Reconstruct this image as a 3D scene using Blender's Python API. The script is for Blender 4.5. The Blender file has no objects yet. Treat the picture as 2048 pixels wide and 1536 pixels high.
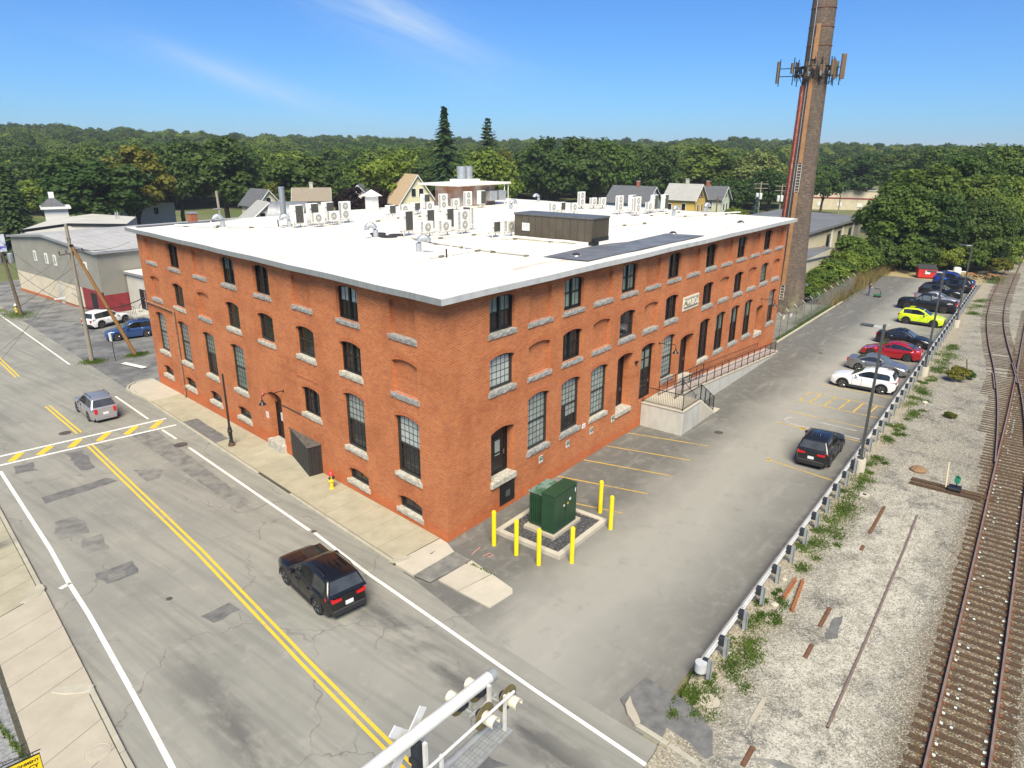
import bpy, bmesh, math, random
import numpy as np
from mathutils import Vector, Matrix
R = math.radians
random.seed(7)
scene = bpy.context.scene
COL = scene.collection
# ------------------------------------------------------------------ camera
cd = bpy.data.cameras.new('camera')
cd.sensor_width = 36.0
cd.lens = 24.537
cd.clip_start = 0.1
cd.clip_end = 20000
cam = bpy.data.objects.new('camera', cd)
COL.objects.link(cam)
_r = Vector((0.6121732, -0.7907000, 0.0061181)); _u = Vector((0.2476078, 0.1990388, 0.9481951)); _w = Vector((0.7509556, 0.5789448, -0.3176297))
cam.matrix_world = Matrix(((_r.x, _u.x, -_w.x, -20.483), (_r.y, _u.y, -_w.y, -19.423),
       (_r.z, _u.z, -_w.z, 17.1), (0, 0, 0, 1)))
scene.camera = cam
# ------------------------------------------------------------------ sky and sun
SUN_AZ = 229.0      # clockwise from +Y
SUN_EL = 50.0
world = bpy.data.worlds.new('World')
scene.world = world
world.use_nodes = True
wn = world.node_tree
wn.nodes.clear()
def wnode(t, **k):
 n = wn.nodes.new(t)
 for a, b in k.items():
  setattr(n, a, b)
 return n
sky = wnode('ShaderNodeTexSky', sky_type='NISHITA')
sky.sun_disc = False
sky.sun_elevation = R(SUN_EL)
sky.sun_rotation = R(SUN_AZ)
sky.altitude = 80
sky.air_density = 1.0
sky.dust_density = 0.35
sky.ozone_density = 1.6
hsv = wnode('ShaderNodeHueSaturation')
hsv.inputs['Saturation'].default_value = 1.0
hsv.inputs['Value'].default_value = 1.0
wn.links.new(sky.outputs[0], hsv.inputs['Color'])
tint = wnode('ShaderNodeMix', data_type='RGBA', blend_type='MULTIPLY')
tint.inputs[0].default_value = 1.0
tint.inputs[7].default_value = (.30, .60, 1.04, 1)
wn.links.new(hsv.outputs[0], tint.inputs[6])
tc = wnode('ShaderNodeTexCoord')
sep = wnode('ShaderNodeSeparateXYZ')
wn.links.new(tc.outputs['Generated'], sep.inputs[0])
def wm(op, a, b=None, c=None):
 n = wnode('ShaderNodeMath', operation=op)
 for i, v in enumerate((a, b, c)):
  if v is None: continue
  if isinstance(v, (int, float)): n.inputs[i].default_value = v
  else: wn.links.new(v, n.inputs[i])
 return n.outputs[0]
az = wm('ARCTAN2', sep.outputs[1], sep.outputs[0])
el = wm('ARCSINE', sep.outputs[2])
comb = wnode('ShaderNodeCombineXYZ')
# streaky cirrus: noise stretched along a slanted direction in azimuth / elevation
sl = wm('ADD', el, wm('MULTIPLY', az, -0.42))
wn.links.new(wm('MULTIPLY', sl, 26.0), comb.inputs[0])
wn.links.new(wm('MULTIPLY', az, 4.0), comb.inputs[1])
nz = wnode('ShaderNodeTexNoise')
nz.inputs['Scale'].default_value = 1.0
nz.inputs['Detail'].default_value = 9.0
nz.inputs['Roughness'].default_value = 0.62
nz.inputs['Distortion'].default_value = 0.5
wn.links.new(comb.outputs[0], nz.inputs['Vector'])
def streak(a0, e0, da, de, slope):
 # soft elongated cloud centred at azimuth a0, elevation e0
 u = wm('SUBTRACT', az, a0)
 v = wm('SUBTRACT', wm('SUBTRACT', el, e0), wm('MULTIPLY', u, slope))
 q = wm('ADD', wm('POWER', wm('ABSOLUTE', wm('DIVIDE', u, da)), 2.0), wm('POWER', wm('ABSOLUTE', wm('DIVIDE', v, de)), 2.0))
 return wm('POWER', 2.718, wm('MULTIPLY', q, -1.0))
s1 = streak(R(46), R(8.6), R(7.5), R(2.2), 0.40)
s2 = streak(R(57.5), R(4.7), R(8.0), R(1.0), 0.26)
s3 = streak(R(120), R(24.0), R(30.0), R(9.0), 0.3)
s4 = streak(R(-60), R(30.0), R(40.0), R(9.0), -0.3)
msk = wm('MAXIMUM', wm('MAXIMUM', s1, wm('MULTIPLY', s2, 0.75)), wm('MAXIMUM', s3, s4))
ra = wnode('ShaderNodeMapRange')
ra.inputs['From Min'].default_value = 0.30
ra.inputs['From Max'].default_value = 0.80
wn.links.new(nz.outputs['Fac'], ra.inputs['Value'])
fac = wm('MULTIPLY', wm('MULTIPLY', msk, ra.outputs[0]), 0.85)
mixc = wnode('ShaderNodeMix', data_type='RGBA')
wn.links.new(fac, mixc.inputs[0])
wn.links.new(tint.outputs[2], mixc.inputs[6])
mixc.inputs[7].default_value = (4.6, 5.8, 7.2, 1)
bg = wnode('ShaderNodeBackground')
bg.inputs['Strength'].default_value = 0.080
wn.links.new(mixc.outputs[2], bg.inputs['Color'])
wo = wnode('ShaderNodeOutputWorld')
wn.links.new(bg.outputs[0], wo.inputs['Surface'])
sl_ = bpy.data.lights.new('sun', 'SUN')
sl_.energy = 4.4
sl_.angle = R(30)
sl_.color = (1.0, 0.915, 0.72)
sun = bpy.data.objects.new('sun', sl_)
COL.objects.link(sun)
sd = Vector((math.cos(R(SUN_EL)) * math.sin(R(SUN_AZ)), math.cos(R(SUN_EL)) * math.cos(R(SUN_AZ)), math.sin(R(SUN_EL))))
sun.rotation_euler = (-sd).to_track_quat('-Z', 'Y').to_euler()
sun.location = sd * 200
vs = scene.view_settings
vs.view_transform = 'Standard'
vs.look = 'None'
vs.exposure = 0.74
vs.gamma = 1.0
vs.use_curve_mapping = False
scene.cycles.use_denoising = True
scene.cycles.max_bounces = 6
scene.cycles.diffuse_bounces = 3
scene.cycles.glossy_bounces = 3
scene.cycles.transparent_max_bounces = 6
scene.cycles.caustics_reflective = False
scene.cycles.caustics_refractive = False
# ------------------------------------------------------------------ mesh helpers
class MB:
 """collects polygons; build() links them as one mesh object"""
 def __init__(s):
  s.v = []; s.f = []; s.uv = None
 def add(s, vs, fs):
  o = len(s.v)
  s.v += [tuple(p) for p in vs]
  s.f += [tuple(i + o for i in f) for f in fs]
  return s
 def box(s, x0, x1, y0, y1, z0, z1):
  return s.add([(x0, y0, z0), (x1, y0, z0), (x1, y1, z0), (x0, y1, z0), (x0, y0, z1), (x1, y0, z1), (x1, y1, z1), (x0, y1, z1)],
      [(0, 3, 2, 1), (4, 5, 6, 7), (0, 1, 5, 4), (1, 2, 6, 5), (2, 3, 7, 6), (3, 0, 4, 7)])
 def hexa(s, b, t):       # four bottom and four top points, counter-clockwise from above
  return s.add(list(b) + list(t), [(3, 2, 1, 0), (4, 5, 6, 7), (0, 1, 5, 4), (1, 2, 6, 5), (2, 3, 7, 6), (3, 0, 4, 7)])
 def quad(s, a, b, c, d):
  return s.add([a, b, c, d], [(0, 1, 2, 3)])
 def poly(s, pts):
  return s.add(pts, [tuple(range(len(pts)))])
 def prism(s, pts, z0, z1):      # pts (x, y) counter-clockwise
  n = len(pts)
  v = [(p[0], p[1], z0) for p in pts] + [(p[0], p[1], z1) for p in pts]
  return s.add(v, [tuple(range(n - 1, -1, -1)), tuple(range(n, 2 * n))] + [(i, (i + 1) % n, n + (i + 1) % n, n + i) for i in range(n)])
 def slabxz(s, pts, y0, y1):     # polygon in x, z extruded from y0 (front) to y1 (back)
  n = len(pts)
  v = [(p[0], y0, p[1]) for p in pts] + [(p[0], y1, p[1]) for p in pts]
  return s.add(v, [tuple(range(n)), tuple(range(2 * n - 1, n - 1, -1))] + [(i, n + i, n + (i + 1) % n, (i + 1) % n) for i in range(n)])
 def tube(s, path, r, n=8, cap=True):
  path = [Vector(p) for p in path]
  rs = r if isinstance(r, (list, tuple)) else [r] * len(path)
  rings = []
  for i, p in enumerate(path):
   d = (path[min(i + 1, len(path) - 1)] - path[max(i - 1, 0)]).normalized()
   a = Vector((0, 0, 1)) if abs(d.z) < .95 else Vector((1, 0, 0))
   e1 = d.cross(a).normalized(); e2 = d.cross(e1).normalized()
   rings.append([p + (e1 * math.cos(2 * math.pi * k / n) + e2 * math.sin(2 * math.pi * k / n)) * rs[i] for k in range(n)])
  v = [q for rg in rings for q in rg]; f = []
  for i in range(len(path) - 1):
   for k in range(n):
    f.append((i * n + k, i * n + (k + 1) % n, (i + 1) * n + (k + 1) % n, (i + 1) * n + k))
  if cap:
   f.append(tuple(range(n - 1, -1, -1))); f.append(tuple((len(path) - 1) * n + k for k in range(n)))
  return s.add(v, f)
 def lathe(s, prof, n=16, c=(0, 0, 0), axis='z'):   # prof: (r, h) bottom to top
  v = []; f = []
  for r, h in prof:
   for k in range(n):
    a = 2 * math.pi * k / n
    x, y = r * math.cos(a), r * math.sin(a)
    if axis == 'z': p = (c[0] + x, c[1] + y, c[2] + h)
    elif axis == 'y': p = (c[0] + x, c[1] + h, c[2] - y)
    else: p = (c[0] + h, c[1] + x, c[2] + y)
    v.append(p)
  m = len(prof)
  for i in range(m - 1):
   for k in range(n):
    f.append((i * n + k, i * n + (k + 1) % n, (i + 1) * n + (k + 1) % n, (i + 1) * n + k))
  f.append(tuple(range(n - 1, -1, -1))); f.append(tuple((m - 1) * n + k for k in range(n)))
  return s.add(v, f)
 def mesh(s, name, m, smooth=False, bevel=0, seg=1, fix=False):
  me = bpy.data.meshes.new(name)
  me.from_pydata(s.v, [], s.f)
  if bevel or fix:
   bm = bmesh.new(); bm.from_mesh(me)
   if fix:
    bmesh.ops.remove_doubles(bm, verts=bm.verts, dist=1e-4)
    bmesh.ops.recalc_face_normals(bm, faces=bm.faces)
   if bevel:
    bmesh.ops.bevel(bm, geom=[e for e in bm.edges if len(e.link_faces) == 2 and e.calc_face_angle(0) > .5], offset=bevel, segments=seg, affect='EDGES', clamp_overlap=True)
   bm.to_mesh(me); bm.free()
  if smooth:
   me.polygons.foreach_set('use_smooth', [True] * len(me.polygons))
   if smooth != 'all':
    try: me.set_sharp_from_angle(angle=R(38))
    except Exception: pass
  for q in (m if isinstance(m, (list, tuple)) else [m]):
   me.materials.append(q)
  return me
 def build(s, name, m, parent=None, mat=None, **k):
  return link(name, s.mesh(name, m, **k), parent, mat)
def link(name, me, parent=None, mat=None):
 o = bpy.data.objects.new(name, me)
 COL.objects.link(o)
 if parent is not None: o.parent = parent
 if mat is not None: o.matrix_local = mat
 return o
def tag(o, label=None, cat=None, group=None, kind=None):
 if label: o['label'] = label
 if cat: o['category'] = cat
 if group: o['group'] = group
 if kind: o['kind'] = kind
 return o
def thing(name, label, cat, loc=(0, 0, 0), rz=0.0, group=None):
 o = bpy.data.objects.new(name, None)
 o.empty_display_size = .2
 COL.objects.link(o)
 o.location = loc; o.rotation_euler = (0, 0, rz)
 return tag(o, label, cat, group)
KIDS = {}
def kids(o):
 return [c for c in o.children]
def dup(o, parent=None, loc=None, rz=None, label=None, group=None, scale=None):
 c = o.copy(); COL.objects.link(c)
 c.parent = parent
 if loc is not None: c.location = loc
 if rz is not None: c.rotation_euler = (0, 0, rz)
 if scale is not None: c.scale = scale if isinstance(scale, (tuple, list)) else (scale,) * 3
 if label: c['label'] = label
 if group: c['group'] = group
 for ch in kids(o):
  dup(ch, c)
 return c
def setmat(o, m):
 o.material_slots[0].link = 'OBJECT'
 o.material_slots[0].material = m
T = Matrix.Translation
def RZ(a): return Matrix.Rotation(a, 4, 'Z')
def zg(y): return -0.019 * min(max(y, 0.0), 80.0)
# ------------------------------------------------------------------ materials
MATS = {}
def col(c): return (c[0], c[1], c[2], 1.0)
class NT:
 def __init__(s, name):
  s.m = bpy.data.materials.new(name); s.m.use_nodes = True
  s.t = s.m.node_tree; s.b = s.t.nodes['Principled BSDF']
 def n(s, t, **k):
  q = s.t.nodes.new(t)
  for a, b in k.items(): setattr(q, a, b)
  return q
 def l(s, a, b): s.t.links.new(a, b)
 def pos(s):
  return s.n('ShaderNodeNewGeometry').outputs['Position']
 def sock(s, i, v):
  if isinstance(v, (int, float)): i.default_value = v
  elif isinstance(v, (tuple, list)): i.default_value = col(v) if len(i.default_value) == 4 else v
  else: s.l(v, i)
 def math(s, op, a, b=None, c=None, clamp=False):
  q = s.n('ShaderNodeMath', operation=op, use_clamp=clamp)
  for i, v in enumerate((a, b, c)):
   if v is not None: s.sock(q.inputs[i], v)
  return q.outputs[0]
 def noise(s, scale, detail=4, rough=.55, vec=None, dist=0.0, stretch=None):
  q = s.n('ShaderNodeTexNoise')
  q.inputs['Scale'].default_value = scale; q.inputs['Detail'].default_value = detail
  q.inputs['Roughness'].default_value = rough; q.inputs['Distortion'].default_value = dist
  v = vec if vec is not None else s.pos()
  if stretch:
   mp = s.n('ShaderNodeMapping'); s.l(v, mp.inputs[0]); mp.inputs['Scale'].default_value = stretch[:3]
   if len(stretch) > 3: mp.inputs['Rotation'].default_value = (0, 0, stretch[3])
   v = mp.outputs[0]
  s.l(v, q.inputs['Vector'])
  return q.outputs['Fac']
 def ramp(s, v, lo, hi, a=0.0, b=1.0):
  q = s.n('ShaderNodeMapRange'); s.sock(q.inputs['Value'], v)
  q.inputs['From Min'].default_value = lo; q.inputs['From Max'].default_value = hi
  q.inputs['To Min'].default_value = a; q.inputs['To Max'].default_value = b
  return q.outputs[0]
 def mix(s, f, a, b, blend='MIX'):
  q = s.n('ShaderNodeMix', data_type='RGBA', blend_type=blend)
  s.sock(q.inputs[0], f); s.sock(q.inputs[6], a); s.sock(q.inputs[7], b)
  return q.outputs[2]
 def bump(s, h, strength=.3, dist=.02):
  q = s.n('ShaderNodeBump'); q.inputs['Strength'].default_value = strength; q.inputs['Distance'].default_value = dist
  s.l(h, q.inputs['Height']); s.l(q.outputs[0], s.b.inputs['Normal'])
 def done(s, c, rough=.7, metal=0.0, coat=0.0, spec=.5):
  s.sock(s.b.inputs['Base Color'], c); s.sock(s.b.inputs['Roughness'], rough)
  s.b.inputs['Metallic'].default_value = metal; s.b.inputs['Coat Weight'].default_value = coat
  s.b.inputs['Coat Roughness'].default_value = .04
  s.b.inputs['Specular IOR Level'].default_value = spec
  MATS[s.m.name] = s.m
  return s.m
def M(name, c, c2=None, scale=3.0, rough=.7, metal=0.0, bump=0.0, coat=0.0, lo=.38, hi=.66, spec=.5, stretch=None, detail=5, bdist=.01):
 if name in MATS: return MATS[name]
 t = NT(name)
 if c2 is None: c2 = tuple(x * .82 for x in c)
 f = t.noise(scale, detail, .6, stretch=stretch)
 cc = t.mix(t.ramp(f, lo, hi), c, c2)
 if bump: t.bump(f, bump, bdist)
 return t.done(cc, rough, metal, coat, spec)
# ================================================================== GROUND
def XC(y):      # kerb line on the mill side
 pts = [(-60, -8.0), (-14.1, -4.56), (-10.63, -4.36), (-5.35, -3.81), (0, -2.80), (36, 2.02), (80, 7.85), (140, 17.0), (220, 38.0), (300, 66.0)]
 return float(np.interp(y, [p[0] for p in pts], [p[1] for p in pts]))
def XW(y):      # kerb line on the far side of the street
 pts = [(-60, -22.0), (-1.2, -14.72), (11.4, -12.68), (20.8, -11.25), (36, -9.0), (80, -2.5), (140, 6.5), (220, 27.0), (300, 55.0)]
 return float(np.interp(y, [p[0] for p in pts], [p[1] for p in pts]))
STZ = -0.11
def sz(y): return zg(y) + STZ
# --- asphalt materials
def street_mat():
 t = NT('street_asphalt'); p = t.pos()
 big = t.noise(.22, 6, .6); mid = t.noise(1.3, 6, .65); fine = t.noise(55, 3, .7); sp = t.noise(160, 2, .8)
 sep = t.n('ShaderNodeSeparateXYZ'); t.l(p, sep.inputs[0])
 lat = t.math('SUBTRACT', sep.outputs[0], t.math('MULTIPLY', sep.outputs[1], .137))      # across the lanes
 streaks = t.noise(1.0, 5, .6, stretch=(2.6, .12, 1, R(-7.8)))
 c = t.mix(t.ramp(big, .35, .68), (.275, .268, .228), (.190, .188, .168))
 c = t.mix(t.math('MULTIPLY', t.ramp(streaks, .46, .68), .60), c, (.125, .125, .117))
 c = t.mix(t.math('MULTIPLY', t.ramp(mid, .55, .75), .45), c, (.37, .345, .30))
 # oil track down the middle of the near lane and the far lane
 for ctr, wd, am in ((-5.25, 1.25, 1.0), (-11.75, 1.2, .9)):
  band = t.math('SUBTRACT', 1.0, t.math('ABSOLUTE', t.math('DIVIDE', t.math('SUBTRACT', lat, ctr), wd)), clamp=True)
  blot = t.ramp(t.noise(.55, 5, .65, stretch=(1.6, .55, 1, R(-7.8))), .40, .56)
  gate = t.ramp(sep.outputs[1], 5.0, -1.5)
  c = t.mix(t.math('MULTIPLY', t.math('MULTIPLY', t.math('MULTIPLY', band, blot), am), t.math('ADD', t.math('MULTIPLY', gate, .8), .2)), c, (.045, .045, .048))
 # cracks
 vo = t.n('ShaderNodeTexVoronoi', feature='DISTANCE_TO_EDGE'); vo.inputs['Scale'].default_value = .16
 wob = t.n('ShaderNodeTexNoise'); wob.inputs['Scale'].default_value = 1.1; wob.inputs['Detail'].default_value = 6; t.l(p, wob.inputs['Vector'])
 vm = t.n('ShaderNodeVectorMath', operation='MULTIPLY_ADD'); t.l(wob.outputs['Color'], vm.inputs[0]); vm.inputs[1].default_value = (1.6, 1.6, 0); t.l(p, vm.inputs[2])
 t.l(vm.outputs[0], vo.inputs['Vector'])
 crack = t.math('MULTIPLY', t.ramp(vo.outputs['Distance'], .0055, .002), t.ramp(t.noise(.35, 3), .42, .55))
 c = t.mix(t.math('MULTIPLY', crack, .65), c, (.07, .068, .06))
 # grain
 c = t.mix(t.ramp(fine, .30, .72, 0, .36), c, (.42, .41, .355))
 c = t.mix(t.ramp(sp, .56, .8, 0, .5), c, (.09, .09, .085))
 t.bump(t.math('ADD', fine, t.math('MULTIPLY', crack, -2.0)), .25, .008)
 return t.done(c, .88, spec=.3)
M_ST = street_mat()
def lot_mat():
 t = NT('lot_asphalt'); p = t.pos()
 sep = t.n('ShaderNodeSeparateXYZ'); t.l(p, sep.inputs[0])
 big = t.noise(.28, 6, .62); mid = t.noise(1.6, 6, .65); fine = t.noise(60, 3, .7); sp = t.noise(170, 2, .8)
 yy = t.math('ADD', sep.outputs[1], t.math('MULTIPLY', t.math('SUBTRACT', big, .5), 3.4))
 # the driven lane down the middle is worn pale, the stalls along the wall and the rail stay dark
 l1 = t.ramp(yy, -3.6, -6.6); l2 = t.ramp(yy, -12.6, -8.2)
 pale = t.math('MULTIPLY', l1, l2)
 c = t.mix(pale, (.085, .083, .075), (.285, .277, .240))
 c = t.mix(t.ramp(mid, .52, .70, 0, .5), c, (.25, .242, .215))
 c = t.mix(t.ramp(t.noise(.9, 5, .7), .58, .74, 0, .42), c, (.07, .07, .067))
 c = t.mix(t.ramp(t.noise(.7, 5, .6, stretch=(.25, 1.5, 1)), .56, .74, 0, .35), c, (.36, .335, .29))
 c = t.mix(t.ramp(fine, .32, .74, 0, .34), c, (.42, .41, .37))
 c = t.mix(t.ramp(sp, .56, .8, 0, .5), c, (.07, .07, .068))
 t.bump(fine, .22, .008)
 return t.done(c, .86, spec=.3)
M_LOT = lot_mat()
M_PATCH = M('patch_asphalt', (.165, .163, .155), (.105, .104, .102), 2.6, .85, bump=.2)
M_PATCH2 = M('old_patch_asphalt', (.225, .22, .195), (.13, .13, .122), 1.8, .85, bump=.2)
def paint(name, c, wear=.60, under=(.25, .245, .225)):
 t = NT(name)
 f = t.ramp(t.math('ADD', t.math('MULTIPLY', t.noise(9, 6, .75), .6), t.math('MULTIPLY', t.noise(.8, 4, .6), .4)), wear - .05, wear + .06)
 cc = t.mix(f, t.mix(t.noise(1.5, 3), c, tuple(x * .84 for x in c)), under)
 return t.done(cc, .7)
P_WHITE = paint('white_road_paint', (.80, .78, .72))
P_YEL = paint('yellow_road_paint', (.80, .52, .035))
P_LOTY = paint('yellow_stall_paint', (.62, .40, .055), .545, (.16, .155, .14))
P_OLD = paint('worn_white_paint', (.52, .50, .45), .50)
P_GHOST = paint('ghost_yellow_paint', (.50, .40, .16), .46)
def concrete(name, a, b, sc=1.1):
 t = NT(name)
 c = t.mix(t.ramp(t.noise(sc, 6, .65), .36, .66), a, b)
 c = t.mix(t.ramp(t.noise(40, 3, .7), .55, .8, 0, .35), c, tuple(x * .6 for x in b))
 oi = t.n('ShaderNodeObjectInfo')
 c = t.mix(t.math('MULTIPLY', oi.outputs['Random'], .22), c, tuple(x * .72 for x in b))
 t.bump(t.noise(70, 2), .15, .005)
 return t.done(c, .85, spec=.3)
M_SLAB = concrete('sidewalk_concrete', (.43, .395, .295), (.34, .315, .225))
M_SLABN = concrete('new_concrete', (.52, .475, .385), (.45, .41, .33))
M_SLABW = concrete('pale_sidewalk_concrete', (.47, .42, .335), (.40, .36, .285))
M_CURB = concrete('granite_kerb', (.46, .43, .35), (.36, .34, .26), 2.0)
M_JOINT = M('joint_dirt', (.085, .08, .055), (.05, .048, .035), 8, .95)
M_IRON = M('cast_iron', (.12, .095, .085), (.075, .062, .058), 12, .75, .3, bump=.3)
def ground_mat():
 t = NT('meadow_ground')
 c = t.mix(t.ramp(t.noise(.03, 6, .6), .4, .6), (.085, .12, .035), (.17, .17, .085))
 c = t.mix(t.ramp(t.noise(1.2, 5, .7), .45, .7, 0, .6), c, (.21, .19, .12))
 t.bump(t.noise(6, 4), .4, .1)
 return t.done(c, .95, spec=.2)
M_GROUND = ground_mat()
def hill(x, y):
 dx, dy = x + 20.5, y + 19.4
 d = math.hypot(dx, dy); a = math.degrees(math.atan2(dy, dx))
 A = float(np.interp(a, [-180, -30, 0, 8, 14, 20, 30, 45, 60, 75, 90, 120, 180], [4, 4, 4, 7, 9, 13, 12, 12, 15, 21, 22, 10, 4]))
 s = min(max((d - 260) / 520.0, 0), 1); s = s * s * (3 - 2 * s)
 far = min(max((d - 1000) / 1400.0, 0), 1)
 return A * s + far * (6 + 10 * math.sin(a * .17)) 
# one terrain sheet out to the horizon
radii = [0, 20, 40, 60, 80, 110, 150, 200, 260, 320, 380, 440, 520, 620, 720, 850, 1000, 1300, 1700, 2300, 3200, 4500, 6500]
NA = 120
tv = []; tf = []
for r in radii:
 for k in range(NA):
  a = 2 * math.pi * k / NA
  x, y = 20 + r * math.cos(a), 10 + r * math.sin(a)
  tv.append((x, y, zg(y) - .19 + hill(x, y)))
for i in range(len(radii) - 1):
 for k in range(NA):
  q = (i * NA + k, i * NA + (k + 1) % NA, (i + 1) * NA + (k + 1) % NA, (i + 1) * NA + k)
  tf.append((q[0], q[3], q[2], q[1]) if i else (q[0], q[3], q[2]))
mb = MB(); mb.v = tv; mb.f = tf
tag(mb.build('ground', M_GROUND, smooth='all'), kind='structure')
# --- street
ys = sorted(set(list(np.arange(-60, 60, 2.0)) + list(np.arange(60, 302, 5.0)) + [0., 80.]))
mb = MB()
for a, b in zip(ys[:-1], ys[1:]):
 mb.quad((XW(a), a, sz(a)), (XC(a), a, sz(a)), (XC(b), b, sz(b)), (XW(b), b, sz(b)))
street = tag(mb.build('street', M_ST), kind='structure')
def strip(name, pts, w, m, parent, zf, dz=.004):
 mb = MB(); P = [Vector((p[0], p[1], 0)) for p in pts]
 fine_ = [P[0]]
 Q = [P[0]]
 for a, b in zip(P[:-1], P[1:]):        # break where the street changes slope
  if a.y * b.y < 0: Q.append(a.lerp(b, a.y / (a.y - b.y)))
  Q.append(b)
 P = Q
 for a, b in zip(P[:-1], P[1:]):
  n = max(1, int((b - a).length / 3))
  fine_ += [a.lerp(b, k / n) for k in range(1, n + 1)]
 L = []; Rr = []
 for i, p in enumerate(fine_):
  d = (fine_[min(i + 1, len(fine_) - 1)] - fine_[max(i - 1, 0)]).normalized(); n = Vector((-d.y, d.x, 0)) * w / 2
  for q, s in ((L, 1), (Rr, -1)):
   e = p + n * s; q.append((e.x, e.y, zf(e.y) + dz))
 for i in range(len(L) - 1):
  mb.quad(Rr[i], Rr[i + 1], L[i + 1], L[i])
 return mb.build(name, m, parent)
def flat(name, pts, m, parent, zf, dz=.004, wob=0.0, seed=1):
 if wob:
  rg = random.Random(seed); out = []
  for i, p in enumerate(pts):
   q = pts[(i + 1) % len(pts)]; n = max(2, int(math.hypot(q[0] - p[0], q[1] - p[1]) / .35))
   for k in range(n):
    t_ = k / n
    out.append((p[0] + (q[0] - p[0]) * t_ + rg.uniform(-wob, wob), p[1] + (q[1] - p[1]) * t_ + rg.uniform(-wob, wob)))
  pts = out
 mb = MB(); mb.poly([(p[0], p[1], zf(p[1]) + dz) for p in pts])
 o = mb.build(name, m, parent)
 if o.data.polygons[0].normal.z < 0: o.data.flip_normals()
 return o
# white edge lines
strip('edge_line', [(.62, 34.8), (-.29, 27.8)], .14, P_WHITE, street, sz)
strip('edge_line', [(-.73, 25.0), (-.97, 22.7)], .14, P_WHITE, street, sz)
strip('edge_line', [(-1.22, 20.7), (-3.05, 6.2)], .15, P_WHITE, street, sz)
strip('edge_line', [(-3.0, 6.1), (-3.86, .9), (-4.94, -8.5), (-5.38, -13.1), (-6.2, -22)], .15, P_WHITE, street, sz)
strip('edge_line', [(6.22, 77), (2.22, 47.2)], .15, P_WHITE, street, sz)
strip('edge_line', [(-9.59, 26.1), (-11.27, 14.4), (-11.9, 10.7), (-12.33, 7.7), (-13.24, 2.35), (-14.05, -2.2), (-15, -8)], .17, P_WHITE, street, sz)
strip('edge_line', [(-12.3, 10.55), (-11.85, 10.68)], .22, P_WHITE, street, sz)
# double yellow
for off in (-.13, .13):
 strip('centre_line', [(-3.4 + off, 36.5), (-4.27 + off, 28.9)], .12, P_YEL, street, sz)
 strip('centre_line', [(-4.79 + off, 26.0), (-7.26 + off, 8.55), (-8.82 + off, -1.0), (-9.62 + off, -6.6), (-11.2 + off, -18)], .12, P_YEL, street, sz)
 strip('centre_line', [(-.9 + off, 54.4), (-1.96 + off, 46.7)], .12, P_YEL, street, sz)
 strip('centre_line', [(-.9 + off, 54.4), (3.0 + off, 85), (12 + off, 140), (32 + off, 220)], .14, P_YEL, street, sz)
# crossing with hatch bars
strip('crossing_line', [(-10.6, 28.95), (.51, 26.92)], .24, P_WHITE, street, sz)
strip('crossing_line', [(-10.8, 27.4), (.30, 25.16)], .24, P_WHITE, street, sz)
for a, b in (((-8.69, 27.25), (-7.83, 28.25)), ((-7.3, 26.98), (-6.28, 27.95)), ((-5.65, 26.7), (-4.72, 27.7)), ((-4.1, 26.4), (-3.09, 27.4)), ((-2.55, 26.1), (-1.45, 27.1)), ((-1.0, 25.8), (.08, 26.8))):
 strip('hatch_bar', [a, b], .42, P_YEL, street, sz, .004)
strip('edge_line', [(5.1, 43.4), (5.5, 40.3)], .5, P_WHITE, street, lambda y: zg(y), .02)
# patches, manholes
flat('patch', [(-6.21, 26.0), (-5.38, 25.6), (-6.11, 22.2), (-6.79, 22.4)], M_PATCH, street, sz, .003, .10, 3)
flat('patch', [(-9.45, 20.55), (-6.32, 20.2), (-6.06, 19.3), (-9.65, 19.53)], M_PATCH, street, sz, .003, .06, 4)
flat('patch', [(-10.19, 16.95), (-9.18, 16.76), (-9.44, 14.56), (-10.72, 14.94)], M_PATCH2, street, sz, .003, .10, 5)
flat('patch', [(-10.1, 14.2), (-9.3, 14.0), (-9.6, 12.2), (-10.5, 12.6)], M_PATCH2, street, sz, .003, .10, 15)
flat('patch', [(-10.96, 10.53), (-9.42, 10.28), (-9.74, 9.12), (-11.0, 9.31)], M_PATCH, street, sz, .003, .08, 6)
flat('patch', [(-9.71, 4.17), (-8.49, 4.02), (-8.49, 3.28), (-9.67, 3.24)], M_PATCH, street, sz, .003, .08, 7)
flat('patch', [(-4.85, 20.13), (-3.78, 18.69), (-4.36, 17.94), (-5.14, 17.89)], M_PATCH2, street, sz, .003, .07, 8)
flat('patch', [(-2.4, 26.0), (-1.0, 25.2), (-3.1, 11), (-3.9, 11)], M_PATCH2, street, sz, .0025, .03, 9)
flat('patch', [(-8.9, 26.3), (-8.0, 26.0), (-8.3, 24.6), (-9.2, 25.0)], M_PATCH, street, sz, .003, .12, 10)
flat('patch', [(-9.6, -8.2), (-7.9, -8.9), (-7.9, -9.6), (-9.8, -9.0)], M_PATCH, street, sz, .003, .1, 11)
def manhole(x, y, r, zf, parent, m=M_IRON):
 mb = MB()
 mb.lathe([(r, .0), (r, .012), (r * .9, .014), (r * .88, .006), (r * .8, .012), (r * .4, .012), (r * .38, .006), (.02, .006)], 28, (x, y, zf(y) + .002))
 return mb.build('manhole_cover', m, parent, smooth=True)
manhole(-1.32, 21.5, .40, sz, street)
manhole(-4.85, 29.6, .36, sz, street)
manhole(-10.4, 9.7, .36, sz, street, M_PATCH2)
manhole(-9.9, 6.2, .12, sz, street)
manhole(-3.0, 5.95, .13, sz, street)
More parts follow.
